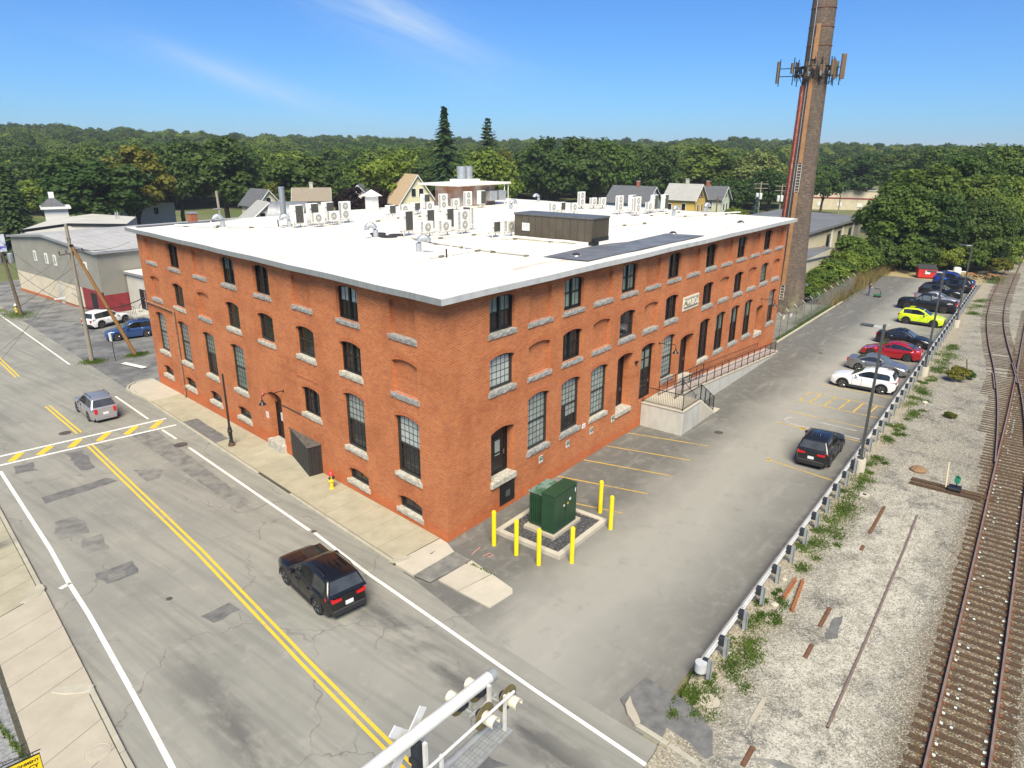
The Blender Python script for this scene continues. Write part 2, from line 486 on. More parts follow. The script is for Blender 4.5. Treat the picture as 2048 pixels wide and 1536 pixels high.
# --- mill side sidewalk: kerb stones and slabs
def XB(y): return .12140 * y        # street wall of the mill
mb = MB()
for a, b in zip(np.arange(.6, 35.4, 1.16)[:-1], np.arange(.6, 35.4, 1.16)[1:]):
 mb.quad((XC(a) + .02, a, zg(a) - .012), (XB(a) - .01, a, zg(a) - .012), (XB(b) - .01, b, zg(b) - .012), (XC(b) + .02, b, zg(b) - .012))
walk = tag(mb.build('sidewalk', M_JOINT), kind='structure')
def slab(pts, m=M_SLAB, dz=0.0, parent=None, name='slab', thick=.12):
 mb = MB(); c = (sum(p[0] for p in pts) / len(pts), sum(p[1] for p in pts) / len(pts))
 q = []
 for p in pts:
  d = Vector((c[0] - p[0], c[1] - p[1])); d = d.normalized() * .02
  q.append((p[0] + d.x, p[1] + d.y))
 n = len(q)
 v = [(p[0], p[1], zg(p[1]) - thick) for p in q] + [(p[0], p[1], zg(p[1]) + dz) for p in q]
 f = [tuple(range(n, 2 * n))] + [(i, (i + 1) % n, n + (i + 1) % n, n + i) for i in range(n)]
 mb.add(v, f)
 o = mb.build(name, m, parent if parent is not None else walk, fix=True)
 return o
yb = [.72]
while yb[-1] < 31.0: yb.append(yb[-1] + 1.515)
for a, b in zip(yb[:-1], yb[1:]):
 slab([(XC(a) + .19, a + .05), (XB(a) - .01, a - .12), (XB(b) - .01, b - .12), (XC(b) + .19, b + .05)])
ye = yb[-1]
slab([(XC(ye) + .19, ye + .05), (XB(ye), ye - .12), (4.30, 35.5), (4.45, 36.6), (3.2, 36.75), (2.45, 36.3), (1.95, 35.5), (1.62, 34.3)], M_SLABN)
slab([(XB(.6) - .02, .55), (XC(.6) + .19, .74), (-2.74, .62), (-2.84, -.63), (-.39, -.74), (-.03, .02)], M_SLABN, .002)
flat('patch', [(.62, 25.1), (1.67, 24.9), (.95, 19.8), (.0, 19.8)], M_PATCH, walk, zg, .006, .03, 12)
ya = .95
while ya < 34.6:
 L = 1.83
 b = min(ya + L - .012, 34.9)
 low = 10.2 < ya + .9 < 14.4
 h = -.03 if low else .008
 mb = MB()
 mb.hexa([(XC(ya), ya, sz(ya) - .1), (XC(ya) + .17, ya, sz(ya) - .1), (XC(b) + .17, b, sz(b) - .1), (XC(b), b, sz(b) - .1)],
   [(XC(ya), ya, zg(ya) + h), (XC(ya) + .17, ya, zg(ya) + h), (XC(b) + .17, b, zg(b) + h), (XC(b), b, zg(b) + h)])
 mb.build('kerb_stone', M_CURB, walk, bevel=.015)
 ya += L
# curved kerb transitions
mb = MB(); mb.prism([(-2.74, 1.0), (-2.3, .98), (-1.75, .52), (-2.1, .42), (-2.6, .55)], -.10, .01); mb.build('kerb_stone', M_CURB, walk, bevel=.02)
arc = [(1.85, 34.9), (1.95, 35.6), (2.4, 36.35), (3.15, 36.85), (4.45, 36.7)]
mb = MB()
for a, b in zip(arc[:-1], arc[1:]):
 n = Vector((b[1] - a[1], a[0] - b[0])).normalized() * -.17
 mb.hexa([(a[0], a[1], -.95), (b[0], b[1], -.95), (b[0] + n.x, b[1] + n.y, -.95), (a[0] + n.x, a[1] + n.y, -.95)],
   [(a[0], a[1], zg(a[1]) + .006), (b[0], b[1], zg(b[1]) + .006), (b[0] + n.x, b[1] + n.y, zg(b[1]) + .006), (a[0] + n.x, a[1] + n.y, zg(a[1]) + .006)])
mb.build('kerb_stone', M_CURB, walk, fix=True)
# driveway slabs south of the corner
flat('patch', [(-2.84, -.63), (-.39, -.74), (-.48, -1.75), (-2.78, -1.55)], M_PATCH2, walk, zg, .004, .02, 21)
slab([(-2.44, -1.66), (-.43, -1.80), (-.70, -3.16), (-2.50, -2.84)], M_SLABN, .006)
slab([(-2.50, -2.86), (-.70, -3.18), (-.98, -4.50), (-1.25, -4.72), (-2.55, -4.55)], M_SLABN, .006)
# --- parking lot
mb = MB()
ly = [.005, -.6, -1.7, -3.2, -5.35, -8, -10.63, -12.25]
for a, b in zip(ly[:-1], ly[1:]):
 xa, xb = min(XC(a), -2.86), min(XC(b), -2.86)
 mb.quad((xb, b, sz(0) + .003), (-1.2, b, 0), (-1.2, a, 0), (xa, a, sz(0) + .003))
 mb.quad((-1.2, b, 0), (20, b, 0), (20, a, 0), (-1.2, a, 0))
 mb.quad((20, b, 0), (60, b, 0), (60, a, 0), (20, a, 0))
 mb.quad((60, b, 0), (94, b, 0), (94, a, 0), (60, a, 0))
lot = tag(mb.build('parking_lot', M_LOT), kind='structure')
z0 = lambda y: 0.0
def lotline(a, b, m=P_LOTY, w=.10): return strip('stall_line', [a, b], w, m, lot, z0, .004)
for x in (6.16, 8.82, 11.56, 14.16, 16.8):
 lotline((x, -.05), (x + 1.22, -4.95))
lotline((18.33, -8.45), (17.79, -12.2)); lotline((18.05, -8.55), (18.62, -8.42))
for x in (24.66, 27.3, 29.85, 32.45, 34.95, 40.1, 42.9, 45.6, 48.3, 51.0, 53.7, 56.4, 59.1, 61.8, 64.5, 67.2, 69.9, 72.6, 75.3, 78.0, 80.7, 83.4, 86.1, 88.8):
 lotline((x + .05, -6.85), (x - .05, -12.1), P_LOTY if x < 36 else P_GHOST)
lotline((24.3, -8.6), (24.85, -8.62), w=.25)
lotline((29.85, -6.85), (32.45, -6.85))
for y in (-7.6, -8.63, -9.6, -10.55, -11.45):
 lotline((29.9, y + .08), (32.4, y - .08), w=.12)
# worn wheelchair marks and a ghost outline
for x in (28.5, 33.7):
 strip('painted_symbol', [(x - .25, -7.5), (x, -7.9), (x + .3, -8.3)], .10, P_GHOST, lot, z0, .004)
 strip('painted_symbol', [(x + .25, -7.9), (x - .1, -8.35), (x - .45, -8.3)], .10, P_GHOST, lot, z0, .0045)
gh = [(25.7 + .75 * math.cos(a), -8.2 + 1.0 * math.sin(a)) for a in np.linspace(-.2, 3.4, 12)]
strip('ghost_outline', [(25.0, -12.0)] + [(g[0], g[1]) for g in gh[::-1]] + [(26.4, -11.5)], .16, P_OLD, lot, z0, .004)
strip('ghost_outline', [(58.5, -11.6), (58.2, -7.2), (60.4, -7.1)], .16, P_OLD, lot, z0, .004)
strip('survey_mark', [(-.1, -1.5), (.6, -1.4)], .05, M('pink_paint', (.55, .24, .20), rough=.8), lot, z0, .005)
strip('survey_mark', [(.1, -2.0), (.5, -2.05), (.45, -2.3), (.15, -2.2)], .05, MATS['pink_paint'], lot, z0, .005)
# broken kerb and asphalt at the street corner by the rail
mb = MB(); mb.poly([(-2.2, -11.2, .003), (-3.6, -11.0, -.01), (-4.35, -12.0, -.02), (-4.5, -14.05, -.02), (-3.9, -14.3, -.01), (-3.05, -13.95, .003), (-2.5, -13.3, .003), (-2.3, -12.3, .004)])
o = mb.build('patch', M_PATCH, lot)
if o.data.polygons[0].normal.z < 0: o.data.flip_normals()
for a, b, w in (((-4.33, -11.95), (-4.42, -13.05), .17), ((-4.43, -13.07), (-4.56, -14.15), .17)):
 d = Vector((b[0] - a[0], b[1] - a[1])).normalized(); n = Vector((-d.y, d.x)) * w
 mb = MB(); mb.hexa([(a[0], a[1], -.25), (b[0], b[1], -.25), (b[0] + n.x, b[1] + n.y, -.25), (a[0] + n.x, a[1] + n.y, -.25)], [(a[0], a[1], .03), (b[0], b[1], .03), (b[0] + n.x, b[1] + n.y, .03), (a[0] + n.x, a[1] + n.y, .03)])
 mb.build('kerb_stone', M_CURB, lot, bevel=.015, fix=True)
mb = MB(); mb.prism([(-3.3, -11.2), (-3.75, -11.25), (-4.05, -11.5), (-4.32, -11.93), (-4.1, -12.0), (-3.85, -11.75), (-3.6, -11.45)], -.2, .05); mb.build('kerb_stone', M_SLABW, lot, bevel=.015, fix=True)
# concrete kerb along the fence at the far end
mb = MB(); mb.box(45.2, 69.3, -.32, -.14, -.1, .12); mb.build('kerb', M_SLABN, lot, bevel=.02)
for x, y, r in ((20.5, -4.6, .28), (44.2, -4.5, .2)):
 manhole(x, y, r, z0, lot)
# --- asphalt yard past the far corner of the mill
mb = MB()
yl = list(np.arange(35.2, 104, 3.0))
for a, b in zip(yl[:-1], yl[1:]):
 mb.quad((XC(a) - .05, a, zg(a) - .10), (15.5, a, zg(a) - .01), (15.5, b, zg(b) - .01), (XC(b) - .05, b, zg(b) - .10))
 mb.quad((15.5, a, zg(a) - .01), (45, a, zg(a)), (45, b, zg(b)), (15.5, b, zg(b) - .01))
yard = tag(mb.build('side_yard', M('yard_asphalt', (.215, .212, .20), (.115, .115, .114), .5, .88, bump=.15, lo=.4, hi=.6)), kind='structure')
strip('stall_line', [(8.0, 70.0), (12.6, 58.5)], .1, P_GHOST, yard, lambda y: zg(y) - .03, .03)
# --- sidewalk on the far side of the street
mb = MB()
for a, b in zip(np.arange(-8, 40, 2.0)[:-1], np.arange(-8, 40, 2.0)[1:]):
 mb.quad((XW(a) - 2.3, a, zg(a) - .012), (XW(a) - .02, a, zg(a) - .012), (XW(b) - .02, b, zg(b) - .012), (XW(b) - 2.3, b, zg(b) - .012))
walk2 = tag(mb.build('far_sidewalk', M_JOINT), kind='structure')
yb = [-7.6]
while yb[-1] < 38: yb.append(yb[-1] + 1.52)
for a, b in zip(yb[:-1], yb[1:]):
 cut = 3.4 < (a + b) / 2 < 10.6
 e = .02 if cut else -.19
 m = M_SLAB if (a + b) / 2 > 10.6 else M_SLABW
 slab([(XW(a) - 2.25, a - .62), (XW(a) + e, a), (XW(b) + e, b), (XW(b) - 2.25, b - .62)], m, -.0 if not cut else -.006, walk2)
ya = -7.6
while ya < 37:
 b = ya + 1.80
 if not (3.0 < ya < 10.4):
  mb = MB()
  mb.hexa([(XW(ya) - .17, ya, sz(ya) - .1), (XW(ya), ya, sz(ya) - .1), (XW(b) , b, sz(b) - .1), (XW(b) - .17, b, sz(b) - .1)],
    [(XW(ya) - .17, ya, zg(ya) + .006), (XW(ya), ya, zg(ya) + .006), (XW(b), b, zg(b) + .006), (XW(b) - .17, b, zg(b) + .006)])
  mb.build('kerb_stone', M_CURB, walk2, bevel=.015)
 ya += 1.82
mb = MB(); mb.prism([(-12.66, 11.3), (-12.9, 11.35), (-13.1, 11.0), (-13.75, 10.55), (-13.6, 10.4), (-12.95, 10.6), (-12.7, 10.9)], -.2 + zg(11), zg(11) + .03); mb.build('kerb_stone', M_CURB, walk2, bevel=.02, fix=True)
mb = MB(); mb.prism([(-14.1, 3.1), (-13.95, 3.3), (-14.2, 3.7), (-14.75, 4.15), (-15.0, 4.05), (-14.75, 3.6), (-14.3, 3.15)][::-1], zg(3) - .2, zg(3) + .014); mb.build('kerb_stone', M_CURB, walk2, bevel=.02, fix=True)
manhole(-15.15, .2, .38, zg, walk2, M_SLABW)
# gravelly asphalt behind it
mb = MB(); mb.poly([(-40, -20, -.02), (-17.1, -20, -.02), (-15.9, -2, -.02), (-15.0, 8.4, zg(8.4) - .02), (-12.2, 27, zg(27) - .02), (-40, 27, zg(27) - .02)])
tag(mb.build('side_path', M('gravelly_asphalt', (.30, .30, .30), (.16, .165, .17), 9, .9, bump=.4)), kind='structure')
# ================================================================== THE BRICK MILL
def brick_mat(name, a, b, mort, dark=.0, grime=True):
 t = NT(name)
 uv = t.n('ShaderNodeTexCoord').outputs['UV']
 br = t.n('ShaderNodeTexBrick'); br.offset = .5; br.squash = 1.0
 t.l(uv, br.inputs['Vector'])
 for k, v in (('Scale', 1.0), ('Mortar Size', .0075), ('Mortar Smooth', .15), ('Bias', -.1), ('Brick Width', .212), ('Row Height', .0712)):
  br.inputs[k].default_value = v
 br.inputs['Color1'].default_value = col(a); br.inputs['Color2'].default_value = col(b); br.inputs['Mortar'].default_value = col(mort)
 big = t.noise(.45, 6, .62); mid = t.noise(2.2, 5, .6)
 c = t.mix(t.ramp(big, .42, .68, 0, .42), br.outputs['Color'], tuple(x * .62 for x in b))
 c = t.mix(t.ramp(mid, .52, .74, 0, .30), c, (a[0] * 1.25, a[1] * 1.45, a[2] * 1.7))
 rows = t.noise(1.0, 4, .7, stretch=(.25, .25, 7))
 c = t.mix(t.ramp(rows, .55, .72, 0, .30), c, tuple(x * .55 for x in b))
 if grime:
  sep = t.n('ShaderNodeSeparateXYZ'); t.l(t.pos(), sep.inputs[0])
  low = t.ramp(t.math('ADD', sep.outputs[2], t.math('MULTIPLY', t.math('SUBTRACT', mid, .5), .9)), .62, .35)
  c = t.mix(t.math('MULTIPLY', low, .40), c, (a[0] * .95, a[1] * .62, a[2] * .55))
  salt = t.math('MULTIPLY', t.ramp(sep.outputs[2], 2.2, .2), t.ramp(t.noise(1.4, 6, .7), .66, .74))
  c = t.mix(t.math('MULTIPLY', salt, .55), c, (.62, .55, .48))
 t.bump(br.outputs['Fac'], -.45, .012)
 return t.done(c, .85, spec=.25)
M_BRICK = brick_mat('mill_brick', (.52, .155, .045), (.37, .088, .027), (.50, .31, .18))
M_ARCHB = M('arch_brick', (.46, .155, .058), (.36, .105, .038), 9, .85, lo=.42, hi=.58, bump=.2)
M_SILL = M('granite_sill', (.37, .36, .335), (.22, .213, .198), 7, .8, bump=.5, lo=.4, hi=.6)
M_SILLW = M('sandstone_sill', (.52, .49, .42), (.36, .335, .27), 5, .85, bump=.4, lo=.4, hi=.6)
M_BLACK = M('black_frame', (.012, .012, .013), (.008, .008, .008), 4, .45)
M_FRAME = M('dark_bronze_frame', (.032, .031, .028), (.022, .021, .019), 4, .5)
def glass(name, c, c2, rough=.06, sc=.8, spec=.6):
 t = NT(name)
 oi = t.n('ShaderNodeObjectInfo')
 v = t.math('ADD', t.noise(sc, 3), t.math('MULTIPLY', oi.outputs['Random'], .35))
 return t.done(t.mix(t.ramp(v, .45, .85), c, c2), rough, spec=spec)
G_DARK = glass('dark_window_glass', (.008, .009, .010), (.020, .021, .022))
G_CURT = glass('curtained_glass', (.30, .345, .315), (.225, .26, .245), .12)
G_PALE = glass('pale_blind_glass', (.46, .50, .47), (.36, .40, .375), .12)
G_GREEN = glass('green_curtain_glass', (.20, .275, .235), (.12, .165, .145), .10)
LD = Vector((.12051, .99271, 0)); LN = Vector((-.99271, .12051, 0))
FR = Matrix.Identity(4)                                            # right facade: x along, y inward
FL = Matrix(((-LD.x, -LN.x, 0, 0), (-LD.y, -LN.y, 0, 0), (0, 0, 1, 0), (0, 0, 0, 1)))     # street facade: local x = -distance
RLEN = 44.9; LLEN = 35.53; WTOP = 11.22
ROW = {3: (9.20, 10.74, 10.90), 2: (6.44, 7.94, 8.11), 1: (2.36, 5.22, 5.40), 0: (.44, 1.02, 1.19)}
def arcpts(w, spring, apex, n=10):
 h = apex - spring; rad = (w * w / 4 + h * h) / (2 * h); cz = apex - rad
 a0 = math.asin((w / 2) / rad)
 return [(rad * math.sin(a0 - 2 * a0 * k / n), cz + rad * math.cos(a0 - 2 * a0 * k / n)) for k in range(n + 1)]      # right to left
def arcz(x, w, spring, apex):
 h = apex - spring; rad = (w * w / 4 + h * h) / (2 * h)
 return apex - rad + math.sqrt(max(rad * rad - x * x, 0))
def outline(w, z0, spring, apex, n=10):       # counter-clockwise seen from outside (x right, z up)
 return [(-w / 2, z0), (w / 2, z0)] + arcpts(w, spring, apex, n)
mill = thing('brick_mill', 'long red brick mill with arched windows and a white flat roof', 'building')
class Opening:
 def __init__(s, c, w, z0, spring, apex, depth, typ, **k):
  s.c, s.w, s.z0, s.spring, s.apex, s.depth, s.typ, s.k = c, w, z0, spring, apex, depth, typ, k
def make_wall(F, x0, x1, zb0, zb1, ops):
 bm = bmesh.new(); uvl = bm.loops.layers.uv.new('UVMap')
 def ring(pts):
  vs_ = [bm.verts.new((p[0], 0, p[1])) for p in pts]
  return [bm.edges.new((vs_[i], vs_[(i + 1) % len(vs_)])) for i in range(len(vs_))]
 E = ring([(x0, zb0), (x1, zb1), (x1, WTOP), (x0, WTOP)])
 for o in ops:
  E += ring([(p[0] + o.c, p[1]) for p in outline(o.w, o.z0, o.spring, o.apex)])
 bmesh.ops.triangle_fill(bm, use_beauty=True, edges=E, normal=(0, -1, 0))
 for f in bm.faces:
  f.normal_update()
  if f.normal.y > 0: f.normal_flip()
 for f in bm.faces:
  for l in f.loops: l[uvl].uv = (l.vert.co.x, l.vert.co.z)
 for o in ops:
  pts = [(p[0] + o.c, p[1]) for p in outline(o.w, o.z0, o.spring, o.apex)]
  n = len(pts)
  for i in range(n):
   a, b = pts[i], pts[(i + 1) % n]
   q = [bm.verts.new((a[0], 0, a[1])), bm.verts.new((a[0], o.depth, a[1])), bm.verts.new((b[0], o.depth, b[1])), bm.verts.new((b[0], 0, b[1]))]
   f = bm.faces.new(q[::-1])
   vert_ = abs(a[0] - b[0]) < 1e-3
   for l in f.loops:
    l[uvl].uv = (l.vert.co.y + o.c, l.vert.co.z) if vert_ else (l.vert.co.x, l.vert.co.y)
  if o.typ == 'blind':
   f = bm.faces.new([bm.verts.new((p[0], o.depth, p[1])) for p in pts])
   f.normal_update()
   if f.normal.y > 0: f.normal_flip()
   for l in f.loops: l[uvl].uv = (l.vert.co.x + .1, l.vert.co.z)
 me = bpy.data.meshes.new('wall'); bm.to_mesh(me); bm.free()
 me.materials.append(M_BRICK)
 return link('wall', me, mill, F.copy())
CACHE = {}
def cached(key, fn):
 if key not in CACHE: CACHE[key] = fn()
 return CACHE[key]
def arch_mesh(w, spring, apex):
 mb = MB(); rg = random.Random(5)
 for ring_ in range(2):
  d0 = .012 + ring_ * .115
  n = int(w / .078)
  h = apex - spring; rad = (w * w / 4 + h * h) / (2 * h); cz = apex - rad; a0 = math.asin((w / 2) / rad) * 1.0
  for k in range(n):
   ta = a0 - 2 * a0 * (k + .09) / n; tb = a0 - 2 * a0 * (k + .91) / n
   r0, r1 = rad + d0, rad + d0 + .10
   y = -.004 - rg.uniform(0, .008)
   P = [(r0 * math.sin(tb), cz + r0 * math.cos(tb)), (r0 * math.sin(ta), cz + r0 * math.cos(ta)), (r1 * math.sin(ta), cz + r1 * math.cos(ta)), (r1 * math.sin(tb), cz + r1 * math.cos(tb))]
   mb.slabxz(P, y, .02)
 return mb.mesh('arch', M_ARCHB)
def sill_mesh(w, ztop, h, rough_=True, seed=1, proud=.07):
 rg = random.Random(seed); mb = MB(); n = 9 if rough_ else 1
 xs = [-w / 2 + w * i / n for i in range(n + 1)]
 v = []
 for i, x in enumerate(xs):
  j = (lambda a: rg.uniform(-a, a)) if rough_ and 0 < i < n else (lambda a: 0)
  v += [(x, .18, ztop - h), (x, -proud * .8 + j(.015), ztop - h + j(.012)), (x, -proud + j(.02), ztop - h * .45 + j(.03)), (x, -proud * .85 + j(.012), ztop - .01 + j(.008)), (x, .20, ztop + .004)]
 f = []
 for i in range(n):
  for k in range(4): f.append((i * 5 + k, (i + 1) * 5 + k, (i + 1) * 5 + k + 1, i * 5 + k + 1))
 f.append((4, 3, 2, 1, 0)); f.append(tuple(n * 5 + k for k in range(5)))
 mb.add(v, f)
 return mb.mesh('sill', M_SILL, fix=True)
def ring_frame(mb, w, z0, spring, apex, t, y0, y1):
 o = outline(w, z0, spring, apex, 12); i = outline(w - 2 * t, z0 + t, spring - t * .3, apex - t, 12)
 n = len(o)
 for k in range(n):
  a, b, c, d = o[k], o[(k + 1) % n], i[(k + 1) % n], i[k]
  mb.slabxz([a, b, c, d], y0, y1)
YF = .24
def paired_window(w, z0, spring, apex, fm, split=.52, style='paired'):
 """frame mesh + list of (pane mesh, role)"""
 mb = MB(); ring_frame(mb, w, z0, spring, apex, .10, YF - .07, YF + .05)
 ztop = lambda x: arcz(x, w - .2, spring - .03, apex - .10)
 panes = []
 zm = z0 + (apex - z0) * split
 halves = [(-w / 2 + .10, -.06), (.06, w / 2 - .10)] if style == 'paired' else [(-w / 2 + .10, w / 2 - .10)]
 if style == 'paired':
  mb.box(-.06, .06, YF - .08, YF + .05, z0 + .1, apex - .1)
 for (xa, xb) in halves:
  mb.box(xa, xb, YF - .03, YF + .04, zm - .035, zm + .035)
  mb.box(xa, xb, YF - .01, YF + .04, z0 + .10, z0 + .17)
  for s_, wd in ((xa, 1), (xb, -1)):
   mb.box(min(s_, s_ + wd * .05), max(s_, s_ + wd * .05), YF - .01, YF + .04, z0 + .1, min(ztop(xa), ztop(xb)) - .005)
  xm = (xa + xb) / 2
  mb.box(xm - .014, xm + .014, YF - .005, YF + .03, zm, ztop(xm))
  if style == 'paired': mb.box(xm - .014, xm + .014, YF - .005, YF + .03, z0 + .1, zm)
  def pane(x0, x1, za, zb):
   q = MB()
   if zb is None:
    n = 4; top = [(x1 - (x1 - x0) * k / n) for k in range(n + 1)]
    pts = [(x0, za), (x1, za)] + [(x, ztop(x) - .004) for x in top]
   else: pts = [(x0, za), (x1, za), (x1, zb), (x0, zb)]
   q.slabxz(pts, YF + .015, YF + .022)
   return q.mesh('pane', G_DARK)
  panes.append((pane(xa + .05, xm - .014, zm + .035, None), 'up'))
  panes.append((pane(xm + .014, xb - .05, zm + .035, None), 'up'))
  panes.append((pane(xa + .05, xm - .014, z0 + .17, zm - .035), 'low'))
  panes.append((pane(xm + .014, xb - .05, z0 + .17, zm - .035), 'low'))
 return mb.mesh('window', fm), panes
def grid_window(w, z0, spring, apex, fm, cols, rows, meet=True):
 mb = MB(); ring_frame(mb, w, z0, spring, apex, .13, YF - .07, YF + .05)
 W2 = w - .26; ztop = lambda x: arcz(x, W2, spring - .04, apex - .13)
 za, zb = z0 + .13, spring - .04
 if meet: mb.box(-W2 / 2, W2 / 2, YF - .04, YF + .05, (za + zb) / 2 - .02, (za + zb) / 2 + .07)
 xs = [-W2 / 2 + W2 * k / cols for k in range(cols + 1)]
 zs = [za + (zb - za) * k / rows for k in range(rows)] + [None]
 if meet:
  rows_ = rows
 for k in range(1, cols): mb.box(xs[k] - .011, xs[k] + .011, YF - .004, YF + .03, za, ztop(xs[k]))
 for k in range(1, rows): mb.box(-W2 / 2, W2 / 2, YF - .003, YF + .03, zs[k] - .011, zs[k] + .011)
 panes = []
 for r in range(rows):
  for c in range(cols):
   x0, x1 = xs[c] + .011, xs[c + 1] - .011
   a = zs[r] + .011; b = None if zs[r + 1] is None else zs[r + 1] - .011
   q = MB()
   if b is None: pts = [(x0, a), (x1, a), (x1, ztop(x1) - .003), ((x0 + x1) / 2, ztop((x0 + x1) / 2) - .003), (x0, ztop(x0) - .003)]
   else: pts = [(x0, a), (x1, a), (x1, b), (x0, b)]
   q.slabxz(pts, YF + .012, YF + .02)
   panes.append((q.mesh('pane', G_CURT), 'r%d' % r))
 return mb.mesh('window', fm), panes
def merged(meshes):
 mb = MB()
 for me in meshes: mb.add([tuple(v.co) for v in me.vertices], [tuple(p.vertices) for p in me.polygons])
 return mb.mesh('panes', G_DARK)
def place_window(F, c, key, roles, far=False):
 me, panes = CACHE[key]
 w = link('window', me, mill, F @ T((c, 0, 0)))
 if far:         # too small in the photograph to pick panes apart: one piece for each sash
  if key + 'far' not in CACHE:
   half = {}
   nr = max(int(r[1:]) for _, r in panes) if key.startswith('grid') else 0
   for pm_, r in panes:
    g_ = r if not key.startswith('grid') else ('r%d' % (0 if int(r[1:]) <= nr // 2 else nr))
    half.setdefault(g_, []).append(pm_)
   CACHE[key + 'far'] = [(merged(v), r) for r, v in half.items()]
  for pm_, role in CACHE[key + 'far']:
   p = link('panes', pm_, w); p['kind'] = 'stuff'
   setmat(p, roles(role, 1) if callable(roles) else roles.get(role, G_DARK))
  return w
 for pm_, role in panes:
  p = link('pane', pm_, w)
  m = roles(role, len(w.children)) if callable(roles) else roles.get(role, G_DARK)
  setmat(p, m)
 return w
W = 1.86
for row in (3, 2):
 a = ROW[row]
 CACHE['pair%d' % row] = paired_window(W, *a, M_BLACK)
 CACHE['grid%d' % row] = grid_window(W, *a, M_FRAME, 5, 4, False)
 CACHE['one%d' % row] = paired_window(W, *a, M_FRAME, style='single')
CACHE['grid1'] = grid_window(W, *ROW[1], M_FRAME, 5, 8)
CACHE['grid1n'] = grid_window(W, *ROW[1], M_FRAME, 4, 8)
CACHE['pair1'] = paired_window(W, *ROW[1], M_BLACK)
CACHE['low0'] = paired_window(W, *ROW[0], M_FRAME, style='single', split=.0 + .98)
CACHE['small'] = paired_window(W, 3.06, 4.52, 4.68, M_BLACK)
DK = {'up': G_DARK, 'low': G_DARK}
UPC = {'up': G_GREEN, 'low': G_DARK}
ALLC = {'up': G_GREEN, 'low': G_GREEN}
PAL = {'up': G_PALE, 'low': G_DARK}
def gridrole(dark_from=None, base=G_CURT, half=None):
 def fn(role, i):
  r = int(role[1:])
  if dark_from is not None and r < dark_from: return G_DARK
  return base
 return fn
def bay(F, ops, c, row, typ, roles=None, sill='sill', seed=0, key=None, warm=False, sillw=2.08, far=False):
 z0, sp, ap = ROW[row]
 depth = .17 if typ == 'blind' else .34
 ops.append(Opening(c, W, z0, sp, ap, depth, typ))
 link('arch', cached(('arch', W, sp, ap), lambda: arch_mesh(W, sp, ap)), mill, F @ T((c, 0, 0)))
 sd_ = random.Random(seed * 7 + row).randint(0, 3)
 s = link('sill', cached(('sill', row, sd_), lambda: sill_mesh(sillw, z0 + (.012 if typ != 'blind' else 0), .27 if row < 3 else .25, True, sd_)), mill, F @ T((c, 0, 0)))
 if warm: setmat(s, M_SILLW)
 if typ == 'win':
  place_window(F, c, key, roles, far or (F is FR and c > 22) or (F is FL and c < -18))
# ---- right facade (parking side), fourteen bays
ops = []
RC = [3.97 + 3.008 * i for i in range(14)]
r3 = {1: ('pair3', UPC), 3: ('pair3', ALLC), 5: ('pair3', ALLC), 7: ('pair3', DK), 9: ('pair3', DK), 11: ('pair3', UPC), 13: ('pair3', DK)}
r2 = {1: ('grid2', gridrole(base=G_PALE)), 3: ('pair2', DK), 5: ('one2', DK), 7: ('pair2', DK), 9: ('pair2', DK), 11: ('pair2', DK), 13: ('grid2', gridrole(base=G_GREEN))}
for i in range(1, 15):
 c = RC[i - 1]
 if i in r3: bay(FR, ops, c, 3, 'win', r3[i][1], key=r3[i][0], seed=i)
 else: bay(FR, ops, c, 3, 'blind', seed=i)
 if i == 8: pass
 elif i in r2: bay(FR, ops, c, 2, 'win', r2[i][1], key=r2[i][0], seed=i)
 else: bay(FR, ops, c, 2, 'blind', seed=i)
for i, key, rl in ((2, 'grid1', gridrole(base=G_CURT)), (3, 'grid1', None), (4, 'grid1', gridrole(base=G_CURT)), (7, 'grid1', gridrole(base=G_CURT)),
     (9, 'pair1', DK), (10, 'pair1', UPC), (11, 'pair1', UPC), (12, 'pair1', UPC), (14, 'grid1n', gridrole(dark_from=3, base=G_CURT))):
 if i == 3:
  def rl(role, n, _=[0]):
   r = int(role[1:]); q = (n - 1) % 5
   if r < 2: return G_DARK
   if r < 4 and q < 2: return G_DARK
   return G_CURT
 bay(FR, ops, RC[i - 1], 1, 'win', rl, key=key, seed=i, warm=i in (4, 9))
def door_opening(F, ops, c, w, z0, sp, ap, depth=.55):
 ops.append(Opening(c, w, z0, sp, ap, depth, 'door'))
 link('arch', cached(('arch', w, sp, ap), lambda: arch_mesh(w, sp, ap)), mill, F @ T((c, 0, 0)))
def panel_door(F, c, w, z0, sp, ap, y, lights, leafs=1, panels=True):
 mb = MB(); ring_frame(mb, w, z0, sp, ap, .09, y - .05, y + .06)
 o = outline(w - .1, z0 + .04, sp - .02, ap - .06)
 mb.slabxz(o, y + .01, y + .05)
 lw = (w - .2) / leafs
 for k in range(leafs):
  x0 = -w / 2 + .1 + k * lw
  for a, b in ((.06, .12), (.5, .56), (.94, 1.0)):
   pass
  for s_ in (x0 + .02, x0 + lw - .1): mb.box(s_, s_ + .08, y - .02, y + .02, z0 + .05, sp - .1)
  for zz in (z0 + .05, z0 + (sp - z0) * .42, z0 + (sp - z0) * .74): mb.box(x0 + .02, x0 + lw - .02, y - .018, y + .02, zz, zz + .10)
 d = mb.build('door', M_BLACK, mill, F @ T((c, 0, 0)))
 for (xa, xb, za, zb, m) in lights:
  q = MB(); q.slabxz([(xa, za), (xb, za), (xb, zb), (xa, zb)], y - .012, y + .008); q.build('pane', m, d)
 h = MB(); h.box(w / 2 - .34, w / 2 - .30, y - .09, y - .06, z0 + .95, z0 + 1.2); h.box(w / 2 - .335, w / 2 - .305, y - .09, y + .01, z0 + 1.05, z0 + 1.1); h.build('handle', M('steel', (.45, .45, .46), rough=.35, metal=.8), d)
 return d
